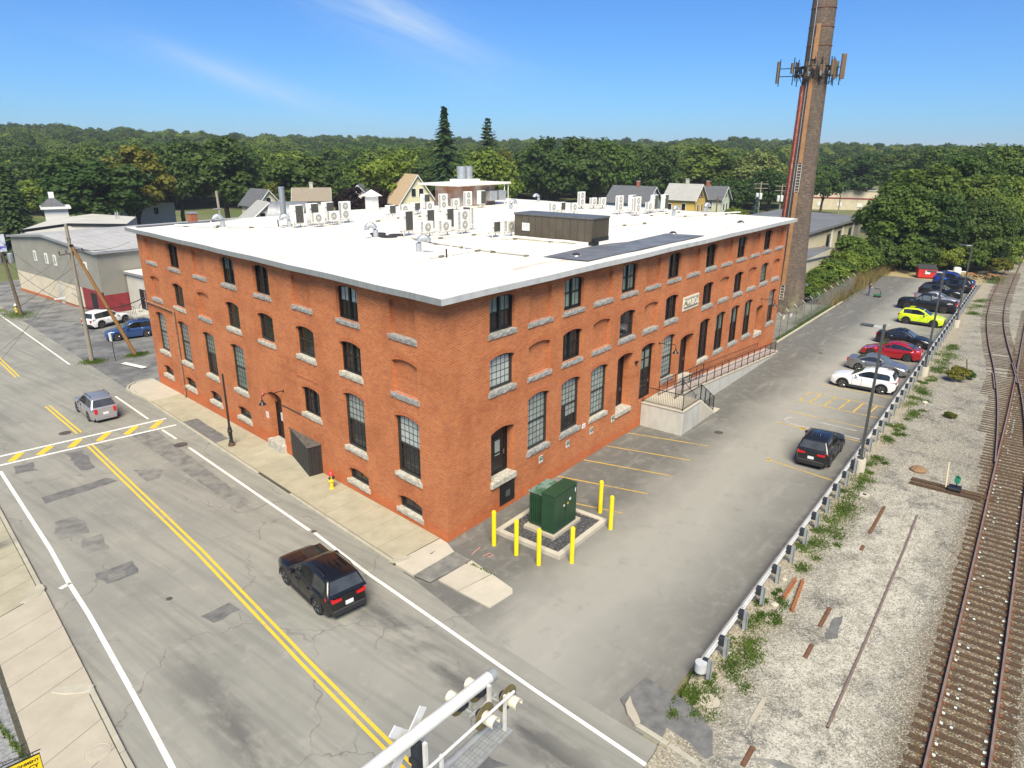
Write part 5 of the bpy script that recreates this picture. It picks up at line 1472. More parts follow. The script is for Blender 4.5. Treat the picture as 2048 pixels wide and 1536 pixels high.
hydrant(.33, 8.77, 'yellow fire hydrant with a red bonnet on the sidewalk by the black bulkhead', M('hydrant_red', (.68, .05, .05), rough=.4), M('hydrant_yellow', (.82, .60, .03), (.70, .50, .03), 3, .5))
hydrant(7.75, 76.4, 'yellow fire hydrant with a white top beside the far leaning pole', M_SIGNW, MATS['hydrant_yellow'])
t_ = thing('cellar_bulkhead', 'black wedge-shaped cellar bulkhead against the street wall', 'bulkhead', (0, 0, 0))
M_BH = M('bulkhead_paint', (.020, .020, .021), (.032, .030, .028), 3, .6)
M_BHT = M('bulkhead_top', (.115, .105, .092), (.07, .062, .054), 5, .85, lo=.42, hi=.6)
p1, p2, p3 = (XB(14.2) - .0, 14.2), (.52, 10.95), (XB(10.75), 10.75)
mb = MB(); mb.prism([p1, p2, p3], zg(12) - .15, 1.52); mb.build('box', M_BH, t_, fix=True)
e = .05
mb = MB(); mb.prism([(p1[0] - .02, p1[1] + .08), (p2[0] - e, p2[1] - e), (p3[0] - .01, p3[1] - .06)], 1.52, 1.575); mb.build('top', M_BHT, t_, fix=True)
for a, b, n in ((p1, p2, 7), (p2, p3, 4)):
 for k in range(1, n):
  x, y = a[0] + (b[0] - a[0]) * k / n, a[1] + (b[1] - a[1]) * k / n
  mb = MB(); mb.box(x - .012, x + .012, y - .012, y + .012, zg(12) - .1, 1.51); mb.build('batten', M_BH, t_)
# ---- utility poles and wires
M_WOOD = M('weathered_pole', (.30, .265, .21), (.20, .175, .135), 4, .9, bump=.3, stretch=(8, 8, .6))
M_WOODB = M('brown_pole', (.34, .17, .05), (.22, .11, .04), 4, .85, bump=.3, stretch=(8, 8, .6))
M_WOODD = M('dark_pole', (.075, .06, .045), (.15, .11, .07), 3, .9, bump=.3, stretch=(8, 8, .5))
M_CABLE = M('black_cable', (.02, .02, .02), rough=.6)
t_ = thing('utility_pole', 'grey wooden utility pole with a crossarm past the far corner of the mill', 'pole', (3.75, 46.4, zg(46.4)))
mb = MB(); mb.tube([(0, 0, -.2), (0, 0, 11.9)], [.19, .13], 12); mb.build('shaft', M_WOOD, t_, smooth=True)
mb = MB(); mb.box(-.07, .07, -1.35, 1.35, 9.45, 9.58); q = mb.build('crossarm', M_WOOD, t_)
q.rotation_euler = (0, 0, R(-65))
for yy in (-1.2, -.5, .5, 1.2):
 mb = MB(); mb.lathe([(.03, 9.58), (.05, 9.66), (.05, 9.76), (.02, 9.80)], 8, (0, yy, 0)); mb.build('insulator', M_BLACK, q)
mb = MB(); mb.tube([(0, 0, 8.8), (.35, .35, 9.45)], .02, 4); mb.tube([(0, 0, 10.7), (.4, .5, 10.6)], .03, 4); mb.build('brace', M_BLACK, t_)
mb = MB(); mb.box(-.11, .11, -.11, .11, 10.5, 10.8); mb.build('cutout', M_BLACK, t_)
mb = MB(); mb.tube([(-.1, 0, 5.7), (-.9, -.9, 6.35), (-1.7, -1.6, 6.2)], .025, 5); mb.box(-2.5, -1.7, -1.75, -1.55, 6.10, 6.20); mb.build('street_light', M_SIGNW, t_)
t_ = thing('leaning_pole', 'brown push brace pole leaning onto the grey utility pole', 'pole', (7.16, 45.45, zg(45.45)))
mb = MB(); mb.tube([(0, 0, -.2), (-3.35, .9, 10.2)], [.17, .12], 12); mb.build('shaft', M_WOODB, t_, smooth=True); mb = MB(); mb.box(-3.5, -3.2, .75, 1.05, 10.05, 10.2); mb.build('bolt_plate', M_BLACK, t_)
t_ = thing('utility_pole', 'dark leaning utility pole with transformer cans at the left edge', 'pole', (7.47, 74.0, zg(74)))
mb = MB(); mb.tube([(0, 0, -.2), (-.3, 1.2, 8.4)], [.2, .15], 12); mb.build('shaft', M_WOODD, t_, smooth=True)
for n_, (x, y) in enumerate(((-.75, .9), (.35, .7))):
 mb = MB(); mb.lathe([(.25, 5.9), (.30, 5.98), (.30, 7.0), (.22, 7.08)], 16, (x, y, 0)); mb.build('transformer_can', M_GALV, t_, smooth=True)
mb = MB(); mb.box(-.6, .15, .55, .65, 7.3, 9.2); sgn = mb.build('pole_banner', M('banner_pale', (.62, .64, .70), (.10, .10, .42), 1.6, .6, lo=.5, hi=.56), t_)
t_ = thing('street_sign', 'thin black sign post with a white plate seen edge-on beside the side street', 'sign', (5.05, 44.8, zg(44.8)))
mb = MB(); mb.tube([(0, 0, 0), (0, 0, 2.5)], .03, 6); mb.build('post', M_BLACK, t_); mb = MB(); mb.box(-.02, .01, -.04, .42, 1.75, 2.5); mb.build('plate', M_SIGNW, t_); mb = MB(); mb.box(.012, .03, -.04, .42, 1.75, 2.5); mb.build('plate_back', M_BLACK, t_)
t_ = thing('utility_pole', 'distant wooden pole beside the curving road at the far left', 'pole', (26.5, 160.0, zg(160)))
mb = MB(); mb.tube([(0, 0, -.2), (-.6, 1.2, 10.5)], [.2, .14], 10); mb.build('shaft', M_WOOD, t_); mb = MB(); mb.box(-1.7, .7, 1.1, 1.3, 9.8, 10.0); mb.build('crossarm', M_WOOD, t_)
mb = MB(); mb.lathe([(.25, 8.2), (.25, 9.1)], 10, (-.2, .8, 0)); mb.build('transformer_can', M_GALV, t_)
def wire(pts, sag, r, label):
 mb = MB(); a, b = Vector(pts[0]), Vector(pts[1]); n = 22
 mb.tube([a.lerp(b, k / n) - Vector((0, 0, sag * 4 * (k / n) * (1 - k / n))) for k in range(n + 1)], r, 4, False)
 return tag(mb.build('overhead_wire', M_CABLE), label, 'wire', 'overhead wires')
P0 = Vector((3.75, 46.4, zg(46.4)))
wire([P0 + Vector((0, 0, 4.9)), (7.2, 75.0, 5.2)], .9, .028, 'thick overhead wire from the grey pole to the dark leaning pole')
wire([P0 + Vector((0, 0, 6.3)), (7.2, 75.0, 7.2)], .7, .016, 'thin overhead wire above it from the grey pole to the dark leaning pole')
wire([P0 + Vector((0, 0, 4.9)), FL @ Vector((-35.5, -.2, 6.2))], .5, .035, 'thick service cable from the grey pole to the mill corner')
wire([P0 + Vector((.6, .6, 9.7)), (16.5, 64.0, 7.0)], .4, .018, 'overhead wire from the crossarm to the metal warehouse')
wire([P0 + Vector((.9, .9, 9.7)), (18.0, 62.0, 6.6)], .4, .018, 'second overhead wire from the crossarm to the warehouse roof')
wire([P0 + Vector((-.6, -.8, 9.7)), (-21.5, 2.0, 12.0)], 1.0, .008, 'thin overhead wire crossing the street, uppermost')
wire([P0 + Vector((0, 0, 7.6)), (-19.5, 3.0, 9.5)], 1.0, .008, 'thin overhead wire crossing the street in the middle')
wire([P0 + Vector((.5, .5, 9.7)), (-18.0, 4.5, 8.0)], 1.0, .008, 'thin overhead wire crossing the street, lowest')
wire([(7.4, 74.1, zg(74) + .9), (13.4, 71.0, 4.2)], .0, .02, 'black guy wire from the leaning pole to the warehouse wall')
# ================================================================== RAIL CROSSING SIGNAL ARM
gs = thing('crossing_signal', 'white cantilever railway crossing signal reaching over the street', 'signal', (0, 0, 0))
M_GSW = M('signal_white', (.78, .77, .74), (.66, .65, .62), 3, .4, .2)
M_GSG = M('signal_grey', (.42, .43, .43), (.33, .34, .34), 4, .45, .4)
AZ = 6.2; ay = -11.40
mb = MB(); mb.tube([(-17.4, ay + .33, AZ), (-10.92, ay - .09, AZ)], .135, 14); mb.build('upper_tube', M_GSW, gs, smooth=True)
mb = MB(); mb.tube([(-10.95, ay - .088, AZ), (-10.80, ay - .098, AZ)], .145, 14); mb.build('tube_cap', M_GSG, gs, smooth=True)
mb = MB(); mb.tube([(-17.4, ay - .20, AZ - .95), (-11.05, ay - .35, AZ - .95)], .085, 12); mb.build('lower_tube', M_GSG, gs, smooth=True)
mb = MB(); mb.tube([(-17.4, ay + .3, -.2), (-17.4, ay + .3, AZ + .4)], .2, 14); mb.build('mast', M_GSW, gs, smooth=True)
mb = MB(); mb.tube([(-17.4, ay - .60, AZ - .02), (-10.92, ay - .76, AZ - .02)], .032, 8); mb.build('hand_rail', M_GSW, gs)
for x in (-11.15, -13.1, -15.1):
 mb = MB(); mb.box(x - .035, x + .035, ay - .30, ay - .22, AZ - 1.0, AZ + .02); mb.build('strut', M_GSW, gs)
 mb = MB(); mb.box(x - .03, x + .03, ay - .72, ay - .66, AZ - .95, AZ); mb.build('rail_post', M_GSW, gs)
for k in range(5):       # slotted walkway planks
 mb = MB(); yy = ay - .46 - k * .085
 x = -17.2
 while x < -11.05:
  mb.box(x, x + .15, yy - .032, yy + .032, AZ - .93, AZ - .91); x += .162
 mb.box(-17.2, -11.05, yy - .045, yy - .034, AZ - .95, AZ - .91)
 mb.build('walkway_plank', M_GSG, gs)
M_VIS = M('visor_cream', (.72, .68, .55), rough=.5); M_DISC = M('signal_disc', (.17, .14, .055), (.11, .09, .045), 4, .6)
def flasher(x, y, z, sg):
 """round black target with visor; sg=+1 faces the far side (+y), -1 faces the camera side"""
 mb = MB(); mb.lathe([(.30, -.012), (.30, .012)], 24, (x, y, z), 'y'); d = mb.build('target_disc', M_DISC, gs)
 mb = MB(); mb.lathe([(.17, -.02), (.16, -.10), (.08, -.18)], 16, (x, y, z), 'y')
 if sg < 0: mb.v = [(v[0], 2 * y - v[1], v[2]) for v in mb.v]; mb.f = [f[::-1] for f in mb.f]
 mb.build('lamp_housing', M_BLK, d, smooth=True)
 # visor: upper half tube
 mb = MB(); n = 12; v = []; f = []
 for k in range(n + 1):
  a = math.pi * (k / n) * 1.3 - .15 * math.pi
  for r in (.12, .135):
   for h in (0, .30): v.append((x + r * math.cos(a), y + sg * (.012 + h), z + r * math.sin(a)))
 for k in range(n):
  b = k * 4; f += [(b + 2, b + 3, b + 7, b + 6), (b, b + 4, b + 5, b + 1), (b + 1, b + 5, b + 7, b + 3)]
 mb.add(v, f); mb.build('visor', M_VIS, d, smooth=True)
 mb = MB(); mb.lathe([(.115, .012), (.09, .03)], 16, (x, y, z), 'y')
 if sg < 0: mb.v = [(v_[0], 2 * y - v_[1], v_[2]) for v_ in mb.v]; mb.f = [q[::-1] for q in mb.f]
 mb.build('lens', M('red_lens', (.35, .02, .02), rough=.2), d)
flasher(-11.62, ay + .16, AZ - .33, 1); flasher(-11.08, ay + .10, AZ - .33, 1)
flasher(-11.62, ay - .52, AZ - .30, -1); flasher(-10.92, ay - .58, AZ - .30, -1)
mb = MB(); mb.tube([(-11.62, ay - .5, AZ - .42), (-11.62, ay + .14, AZ - .42)], .04, 8); mb.tube([(-11.0, ay - .5, AZ - .42), (-11.06, ay + .1, AZ - .42)], .04, 8); mb.tube([(-11.75, ay - .2, AZ - .42), (-10.9, ay - .24, AZ - .42)], .045, 8); mb.build('lamp_bracket', M_GSG, gs)
M_XB = M('crossbuck_white', (.68, .68, .68), (.52, .52, .52), 3, .5)
for rr in (R(48), R(-48)):
 q = MB(); q.box(-.62, .62, -.012, .012, -.115, .115)
 q.build('crossbuck_board', M_XB, gs, T((-13.05, ay + .24 + (.014 if rr > 0 else -.014), AZ - .18)) @ Matrix.Rotation(rr, 4, 'Y'))
mb = MB(); mb.box(-13.15, -13.03, ay - .12, ay + .1, AZ - .95, AZ - .1); mb.box(-13.2, -12.98, ay - .1, ay + .12, AZ - .62, AZ - .52); mb.build('junction_box', M_BLK, gs)
# ---- hanging shop sign at the lower left corner
t_ = thing('hanging_sign', 'yellow hanging consignment shop sign on a scrolled black bracket', 'sign', (-17.33, -3.97, 4.5), R(-11))
YS = M('sign_board_yellow', (.86, .60, .012), (.82, .56, .012), 2, .45)
wd, hh = .80, .62
mb = MB(); mb.box(-wd, 0, -.02, .02, -hh, 0); mb.build('board', M('sign_black', (.02, .02, .02), rough=.4), t_)
mb = MB(); mb.box(-wd + .015, -.015, -.026, .026, -hh + .015, -.015); mb.build('face', YS, t_)
lettering('lettering', 'CONSIGNMENT', .098, M_BLACK, t_, T((-wd / 2 + .01, -.030, -.115)) @ FRONT, .003, True)
lettering('lettering', 'CY', .14, M_BLACK, t_, T((-.16, -.030, -.26)) @ FRONT, .003, True)
mb = MB(); mb.tube([(.03, 0, .085), (-wd - .5, 0, .085)], .012, 6)
for x in (-.12, -wd + .12): mb.tube([(x, 0, .085), (x, 0, 0)], .006, 4)
for cx, cz, r in ((-.20, .13, .045), (-.42, .115, .03), (-.62, .13, .045)):
 mb.tube([(cx + r * (1 - k / 26) * math.cos(k * .6), 0, cz + r * (1 - k / 26) * math.sin(k * .6)) for k in range(20)], .005, 4)
mb.tube([(-.2, 0, .09), (-.5, 0, .15), (-.9, 0, .22), (-wd - .4, 0, .26)], .007, 5)
mb.build('bracket', M_RAIL, t_)
mb = MB(); mb.tube([(-wd - .45, 0, .4), (-wd - .45, 0, -4.55)], .05, 8); mb.build('post', M_RAIL, t_)
# ================================================================== RAILWAY AND GRAVEL
def ballast_mat():
 t = NT('gravel_ballast'); p = t.pos()
 sep = t.n('ShaderNodeSeparateXYZ'); t.l(p, sep.inputs[0])
 n1 = t.noise(.35, 6, .62); n2 = t.noise(1.5, 6, .7)
 c = t.mix(t.ramp(n1, .40, .62), (.29, .268, .215), (.185, .175, .145))
 # pale crushed stone spread along the dead siding
 yy = t.math('ADD', sep.outputs[1], t.math('MULTIPLY', t.math('SUBTRACT', n1, .5), 5.0))
 band = t.math('MULTIPLY', t.ramp(yy, -18.6, -17.2), t.ramp(yy, -14.0, -15.4))
 c = t.mix(t.math('MULTIPLY', t.math('MULTIPLY', band, t.ramp(sep.outputs[0], 26, 14)), t.ramp(n2, .35, .55)), c, (.46, .435, .365))
 c = t.mix(t.ramp(t.noise(.7, 6, .7), .53, .64, 0, .8), c, (.105, .103, .092))
 # rust and grease around the running track
 rust = t.math('MULTIPLY', t.ramp(sep.outputs[1], -18.1, -19.0), t.ramp(sep.outputs[1], -22.6, -21.2))
 c = t.mix(t.math('MULTIPLY', rust, .85), c, t.mix(t.ramp(n2, .4, .65), (.150, .092, .036), (.075, .050, .024)))
 dirt = t.ramp(yy, -14.2, -12.9)
 c = t.mix(t.math('MULTIPLY', dirt, .6), c, (.36, .30, .20))
 vo = t.n('ShaderNodeTexVoronoi'); vo.inputs['Scale'].default_value = 22.0; t.l(p, vo.inputs['Vector'])
 hs = t.n('ShaderNodeSeparateColor'); t.l(vo.outputs['Color'], hs.inputs[0])
 c = t.mix(t.ramp(hs.outputs[0], .62, .95, 0, .55), c, (.60, .57, .49))
 c = t.mix(t.ramp(hs.outputs[1], .62, .95, 0, .6), c, (.07, .066, .055))
 t.bump(vo.outputs['Distance'], -.9, .04)
 return t.done(c, .92, spec=.25)
M_BAL = ballast_mat()
mb = MB()
xs = [-6, -4.9, 0, 6, 14, 30, 60, 94, 130, 175]
def gy(x): return -12.25 if x > -2.3 else -14.2
for a, b in zip(xs[:-1], xs[1:]):
 ya = -12.25 if a >= 0 else -12.9; yb_ = -12.25 if b >= 0 else -12.9
 for y0_, y1_, za, zb in ((-18.2, None, -.02, -.012), (-24.5, -18.2, -.05, -.02), (-45, -24.5, -.05, -.05)):
  mb.quad((a, y0_, za), (b, y0_, za), (b, yb_ if y1_ is None else y1_, zb), (a, ya if y1_ is None else y1_, zb))
yard2 = tag(mb.build('gravel_yard', M_BAL, fix=True), kind='structure')
mb = MB(); mb.poly([(-12, -15.2, -.105), (-4.7, -14.35, -.10), (-3.7, -14.6, -.004), (-2.9, -15.8, -.004), (-2.6, -17.5, -.004), (-3, -19, -.004), (-12, -19, -.1)])
mb.build('crossing_apron', M_PATCH2, yard2)
M_TIE = M('creosote_tie', (.105, .060, .028), (.045, .031, .020), 5, .9, bump=.5, stretch=(1, 5, 1), lo=.4, hi=.62)
M_RST = M('rusty_rail', (.165, .075, .036), (.105, .05, .028), 6, .8, .0)
M_RTOP = M('rail_head', (.30, .225, .185), (.21, .15, .12), 3, .45, .3)
def smooth_path(pts, step=1.0):
 xs_ = [p[0] for p in pts]; ys_ = [p[1] for p in pts]
 X = np.arange(xs_[0], xs_[-1], step)
 # monotone cubic through the points
 d = np.gradient(ys_, xs_)
 out = []
 for x in X:
  i = min(max(np.searchsorted(xs_, x) - 1, 0), len(xs_) - 2)
  h = xs_[i + 1] - xs_[i]; t_ = (x - xs_[i]) / h
  out.append((x, (2 * t_**3 - 3 * t_**2 + 1) * ys_[i] + (t_**3 - 2 * t_**2 + t_) * h * d[i] + (-2 * t_**3 + 3 * t_**2) * ys_[i + 1] + (t_**3 - t_**2) * h * d[i + 1]))
 return out
main_c = [(-30, -20.35), (-10, -20.16), (0, -20.12), (14, -20.0), (25, -19.86), (36, -19.76), (50, -19.53), (70, -19.1), (100, -18.6), (175, -17.9)]
side_c = [(25.2, -19.84), (31, -19.52), (38, -19.02), (47, -18.14), (58.7, -16.72), (68.8, -15.75), (78.5, -15.2), (98.7, -14.75), (130, -14.4), (175, -13.9)]
def rail_mesh(path, off_, x0=-1e9, x1=1e9, z0=.0, h=.165, name='rail', parent=None):
 pts = []
 P = [Vector((p[0], p[1], 0)) for p in path]
 for i, p in enumerate(P):
  d = (P[min(i + 1, len(P) - 1)] - P[max(i - 1, 0)]).normalized(); n = Vector((-d.y, d.x, 0))
  if x0 <= p.x <= x1: pts.append((p + n * off_, n))
 if len(pts) < 2: return None
 prof_ = [(-.07, 0), (-.07, .02), (-.012, .035), (-.012, h - .045), (-.037, h - .035), (-.037, h - .002), (.037, h - .002), (.037, h - .035), (.012, h - .045), (.012, .035), (.07, .02), (.07, 0)]
 mb = MB(); v = []; f = []
 for p, n in pts: v += [(p.x + n.x * q[0], p.y + n.y * q[0], z0 + q[1]) for q in prof_]
 m = len(prof_)
 for i in range(len(pts) - 1):
  for k in range(m): f.append((i * m + k, i * m + (k + 1) % m, (i + 1) * m + (k + 1) % m, (i + 1) * m + k))
 mb.add(v, f); r = mb.build(name, M_RST, parent, fix=True)
 mb = MB()
 for (p, n), (q, n2) in zip(pts[:-1], pts[1:]):
  a, b = p - n * .034, p + n * .034; c, d = q + n2 * .034, q - n2 * .034
  mb.quad((a.x, a.y, z0 + h + .001), (d.x, d.y, z0 + h + .001), (c.x, c.y, z0 + h + .001), (b.x, b.y, z0 + h + .001))
 mb.build('running_surface', M_RTOP, r)
 return r
trk = thing('main_track', 'main railway track with rusty rails on wooden ties', 'railway track')
sid = thing('siding_track', 'siding track curving off from the main track towards the trees', 'railway track')
mp = smooth_path(main_c, .8); sp_ = smooth_path(side_c, .8)
for o_ in (.755, -.755):
 rail_mesh(mp, o_, parent=trk); rail_mesh(sp_, o_, x0=25.5 if o_ > 0 else 29.5, parent=sid)
rail_mesh(mp, .70, 47.5, 54, parent=trk, name='guard_rail', h=.15); rail_mesh(sp_, -.64, 44, 51, parent=sid, name='guard_rail', h=.15)
rail_mesh(sp_, .88, 42.0, 47.5, parent=sid, name='loose_rail', h=.12)
rg = random.Random(12)
ties = []
for k in range(4):
 mb = MB(); j = lambda a: rg.uniform(-a, a)
 L = 1.3
 mb.hexa([(-.115 + j(.01), -L, -.14), (.115 + j(.01), -L + j(.06), -.14), (.115 + j(.01), L + j(.06), -.14), (-.115, L, -.14)], [(-.11 + j(.015), -L + j(.03), .012 + j(.008)), (.11 + j(.015), -L + j(.03), .012 + j(.008)), (.11 + j(.015), L + j(.03), .012 + j(.008)), (-.11 + j(.015), L + j(.03), .012 + j(.008))])
 ties.append(mb.mesh('tie', M_TIE))
def lay(path, parent, x0, x1, step, jit=.02, ext=0.0, offs=0.0, drop=0.0):
 acc = 0; last = None
 for a, b in zip(path[:-1], path[1:]):
  L = math.hypot(b[0] - a[0], b[1] - a[1]); d0 = 0
  while acc + (L - d0) >= step:
   d0 += step - acc; acc = 0
   t_ = d0 / L; x, y = a[0] + (b[0] - a[0]) * t_, a[1] + (b[1] - a[1]) * t_
   if x0 <= x <= x1 and rg.random() > drop:
    ang = math.atan2(b[1] - a[1], b[0] - a[0]) + rg.uniform(-.03, .03)
    link('tie', ties[rg.randrange(4)], parent, T((x, y + offs + rg.uniform(-.05, .05), -.012 + rg.uniform(-.01, .008))) @ RZ(ang) @ Matrix.Diagonal((1, 1 + ext, 1, 1)))
  acc += L - d0
lay(mp, trk, -8, 24.8, .52)
lay(mp, trk, 24.8, 31, .50, ext=.10, offs=.12)
lay(mp, trk, 31, 40, .50, ext=.32, offs=.40)
lay(mp, trk, 40, 46, .50, ext=.52, offs=.70)
lay(mp, trk, 46, 78, .56)
lay(sp_, sid, 46.5, 110, .56, ext=-.02, drop=.12)
# tie plates and spikes seen along the main track, white paint dabs
mb = MB(); mb2 = MB(); mb3 = MB()
for p in [q for q in smooth_path(main_c, .52) if -8 < q[0] < 45]:
 for o_ in (.755, -.755):
  mb.box(p[0] - .09, p[0] + .09, p[1] + o_ - .17, p[1] + o_ + .17, .004, .018)
  for s_ in (-.12, .12): mb2.box(p[0] - .06, p[0] - .03, p[1] + o_ + s_ - .015, p[1] + o_ + s_ + .015, .018, .045)
  if rg.random() < .45: mb3.box(p[0] - .05, p[0] + .07, p[1] + o_ + (.11 if o_ < 0 else -.2), p[1] + o_ + (.2 if o_ < 0 else -.11), .022, .028)
 if rg.random() < .18: mb3.box(p[0] - .05, p[0] + .05, p[1] + .28, p[1] + .36, .016, .021)
tag(mb.build('tie_plates', M_RST, trk), kind='stuff'); tag(mb2.build('spikes', M('bright_rust', (.36, .15, .04), (.22, .09, .03), 8, .8), trk), kind='stuff'); tag(mb3.build('paint_dabs', M('pale_teal_paint', (.62, .74, .70), (.5, .6, .56), 6, .6), trk), kind='stuff')
# dead rails sunk in the gravel
dr = thing('dead_rail', 'long rusty rail sunk in the gravel parallel to the main track', 'rail')
rail_mesh([(-.7, -16.73), (4.7, -16.73), (12.4, -16.66), (16.3, -16.57)], 0, z0=-.10, h=.15, parent=dr)
for n_, (a, b) in enumerate((((16.3, -15.08), (12.95, -15.11)), ((11.6, -15.11), (11.1, -15.11)), ((5.8, -15.14), (4.3, -15.2)), ((3.1, -15.21), (2.2, -15.2)), ((-2.84, -15.14), (-3.72, -15.24)))):
 lab = ['longest piece, near the white gravel', 'tiny stub farther along', 'piece beside the dark asphalt scrap', 'faint piece nearest the kerb end', 'piece crossing the asphalt at the bottom'][n_]
 o = thing('rail_fragment', 'short rusty rail fragment in the gravel, ' + lab, 'rail', group='rail fragments in the gravel')
 mb = MB(); mb.box(b[0], a[0], a[1] - .05, a[1] + .05, -.06, .03); q = mb.build('rail_head', M_RST, o, bevel=.01); mb = MB(); mb.box(b[0], a[0], a[1] - .08, a[1] + .08, -.07, -.005); mb.build('rail_foot', M_RST, o)
M_RB = M('orange_rust', (.34, .125, .04), (.22, .08, .03), 6, .8)
for n_, (a, b) in enumerate((((6.87, -13.49), (5.23, -13.49)), ((6.99, -13.75), (4.55, -14.03)))):
 o = thing('scrap_rail', ['shorter orange-rusty scrap rail lying by the guardrail', 'longer orange-rusty scrap rail lying by the guardrail'][n_], 'rail')
 d = Vector((a[0] - b[0], a[1] - b[1], 0)); L = d.length
 o.location = (b[0], b[1], 0); o.rotation_euler = (0, 0, math.atan2(d.y, d.x))
 mb = MB(); mb.box(0, L, -.07, .07, 0, .03); mb.build('foot', M_RB, o); mb = MB(); mb.box(.01, L - .01, -.015, .015, .03, .12); mb.build('web', M_RB, o); mb = MB(); mb.box(0, L, -.035, .035, .12, .16); mb.build('head', M_RB, o)
t_ = tag(MB().box(-1.95, -.70, -14.83, -14.68, -.02, .03).build('concrete_plank', M_SLABW), 'pale flat plank lying in the gravel near the street', 'plank')
t_ = thing('concrete_block', 'small square concrete valve box with a dark hole beside the grass', 'block', (16.9, -14.0, 0))
mb = MB(); mb.box(-.22, .22, -.22, .22, -.05, .10); mb.build('frame', M_SLABN, t_, bevel=.02); mb = MB(); mb.box(-.09, .09, -.09, .09, .085, .105); mb.build('hole', M_BLACK, t_)
# switch stand
t_ = thing('switch_stand', 'railway switch stand with a pale lever and green target on long ties', 'switch', (20.4, -17.7, 0))
for y in (-.28, .28):
 mb = MB(); mb.box(y - .13, y + .13, -1.2, 2.1, -.05, .10); mb.build('head_tie', M_TIE, t_)
mb = MB(); mb.box(-.3, .3, -.25, .35, .10, .30); mb.build('stand', M_BLACK, t_, bevel=.03)
mb = MB(); mb.tube([(-.1, .45, .2), (.1, .55, 1.55)], .035, 6); mb.build('lever', M('lever_cream', (.72, .62, .40), rough=.5), t_)
mb = MB(); mb.tube([(0, 0, .3), (0, 0, .9)], .03, 6); mb.build('spindle', M_BLACK, t_)
for s_ in (-1, 1):
 mb = MB(); mb.lathe([(.16, -.01), (.16, .01)], 14, (0, 0, 0), 'y'); mb.build('target', M('target_green', (.03, .36, .20), rough=.4), t_, T((s_ * .2, .0, .72)) @ RZ(R(60)))
mb = MB(); mb.tube([(0, -.2, .12), (0, -1.9, .12)], .03, 6); mb.build('throw_rod', M_RST, t_)
t_ = thing('rusty_post', 'short rusty steel post leaning beside the shrub in the gravel', 'post', (44.3, -15.75, 0))
mb = MB(); mb.box(-.05, .05, -.012, .012, 0, 1.45); mb.box(-.012, .012, -.04, .04, 0, 1.45); q = mb.build('bar', M_RST, t_); q.rotation_euler = (R(-12), R(12), 0); mb = MB(); mb.lathe([(.16, -.05), (.13, .06), (.05, .09)], 8); mb.build('footing', M_SLABW, t_)
t_ = tag(MB().lathe([(.42, 0), (.45, .1), (.3, .22), (.1, .26)], 9, (22.2, -15.7, -.03)).build('boulder', M('brown_rock', (.27, .16, .085), (.18, .11, .06), 6, .9, bump=.5)), 'brown flat rock lying in the gravel', 'rock')
t_ = tag(MB().lathe([(.32, 0), (.34, .015), (.3, .02), (.05, .02)], 18, (-1.9, -13.35, -.005)).build('valve_cover', M_SLABW), 'flat round grey cover beside the guardrail end', 'cover')
t_ = tag(flat('asphalt_scrap', [(4.0, -15.9), (5.5, -15.7), (5.2, -15.4), (3.7, -15.5)], M_PATCH, None, lambda y: 0.0, .012, .07, 5), 'dark patch of asphalt scrap in the pale gravel', 'scrap')
for n_, (x, y, s) in enumerate(((4.6, -13.35, .16), (6.6, -13.1, .13), (35.2, -14.1, .2))):
 q = MB().lathe([(s, 0), (s * 1.1, s * .4), (s * .5, s * .8), (.02, s * .85)], 6, (x, y, -.02))
 tag(q.build('rubble_stone', M_SLABN), ['white lump of rubble behind the guardrail near the scrap rails', 'dark lump of rubble near the scrap rails', 'white lump of rubble farther along the gravel'][n_], 'stone')
# loose stones over the near gravel
M_STG = stone_mat('pale_stones', [(0, (.05, .046, .038)), (.35, (.165, .152, .125)), (.7, (.30, .28, .23)), (1, (.58, .55, .47))])
def reg2(rg, n):
 x = 46 * rg.beta(1.0, 1.7, n) - 3.5; y = rg.uniform(-25, -13.4, n)
 k = ~((np.abs(y + 20.05) < .95) & (rg.random(n) < .6)) & ((y < -14.6) | (rg.random(n) < .3)) & ~((x < -1.5) & (y < -14.5) & (y > -19))
 white = (np.abs(y + 16.2) < 1.6) & (x < 16)
 t_ = np.where(white, rg.beta(2.6, 1.6, n), rg.beta(1.3, 1.9, n)); t_ = np.where(np.abs(y + 20.05) < 1.4, t_ * .38, t_)
 return x[k], y[k], t_[k]
me = stones(60000, reg2, lambda x, y: 0 * x - .018, .012, .030, 8, None); me.materials.append(M_STG)
tag(link('gravel', me), 'loose pale and grey stones covering the railway yard', 'gravel', kind='stuff')
# ================================================================== VEHICLES
def carpaint(name, c, c2=None, metal=.25, rough=.28, coat=.7):
 t = NT(name)
 f = t.noise(1.3, 3)
 return t.done(t.mix(t.ramp(f, .3, .7, 0, .25), c, c2 or tuple(x * .85 for x in c)), rough, metal, coat)
M_TYRE = M('tyre_rubber', (.016, .016, .017), (.024, .023, .022), 8, .8)
M_RIM = M('alloy_rim', (.55, .55, .56), (.42, .42, .43), 6, .3, .8)
M_RIMB = M('black_rim', (.015, .015, .016), rough=.35, metal=.4)
M_CLAD = M('black_cladding', (.022, .022, .024), rough=.6)
M_CGL = glass('car_glass', (.012, .015, .016), (.030, .035, .036), .03, 1.5, .8)
M_CGL2 = glass('pale_car_glass', (.10, .125, .125), (.06, .075, .078), .03, 1.5, .8)
M_TL = M('tail_light_red', (.55, .012, .015), (.40, .01, .012), 5, .2)
M_HL = M('head_light', (.62, .63, .64), (.35, .36, .37), 9, .12)
M_PLATE = M('licence_plate', (.78, .78, .77), (.62, .64, .70), 14, .5)
M_CHROME = M('chrome', (.72, .72, .73), rough=.15, metal=1.0)
WH = {}
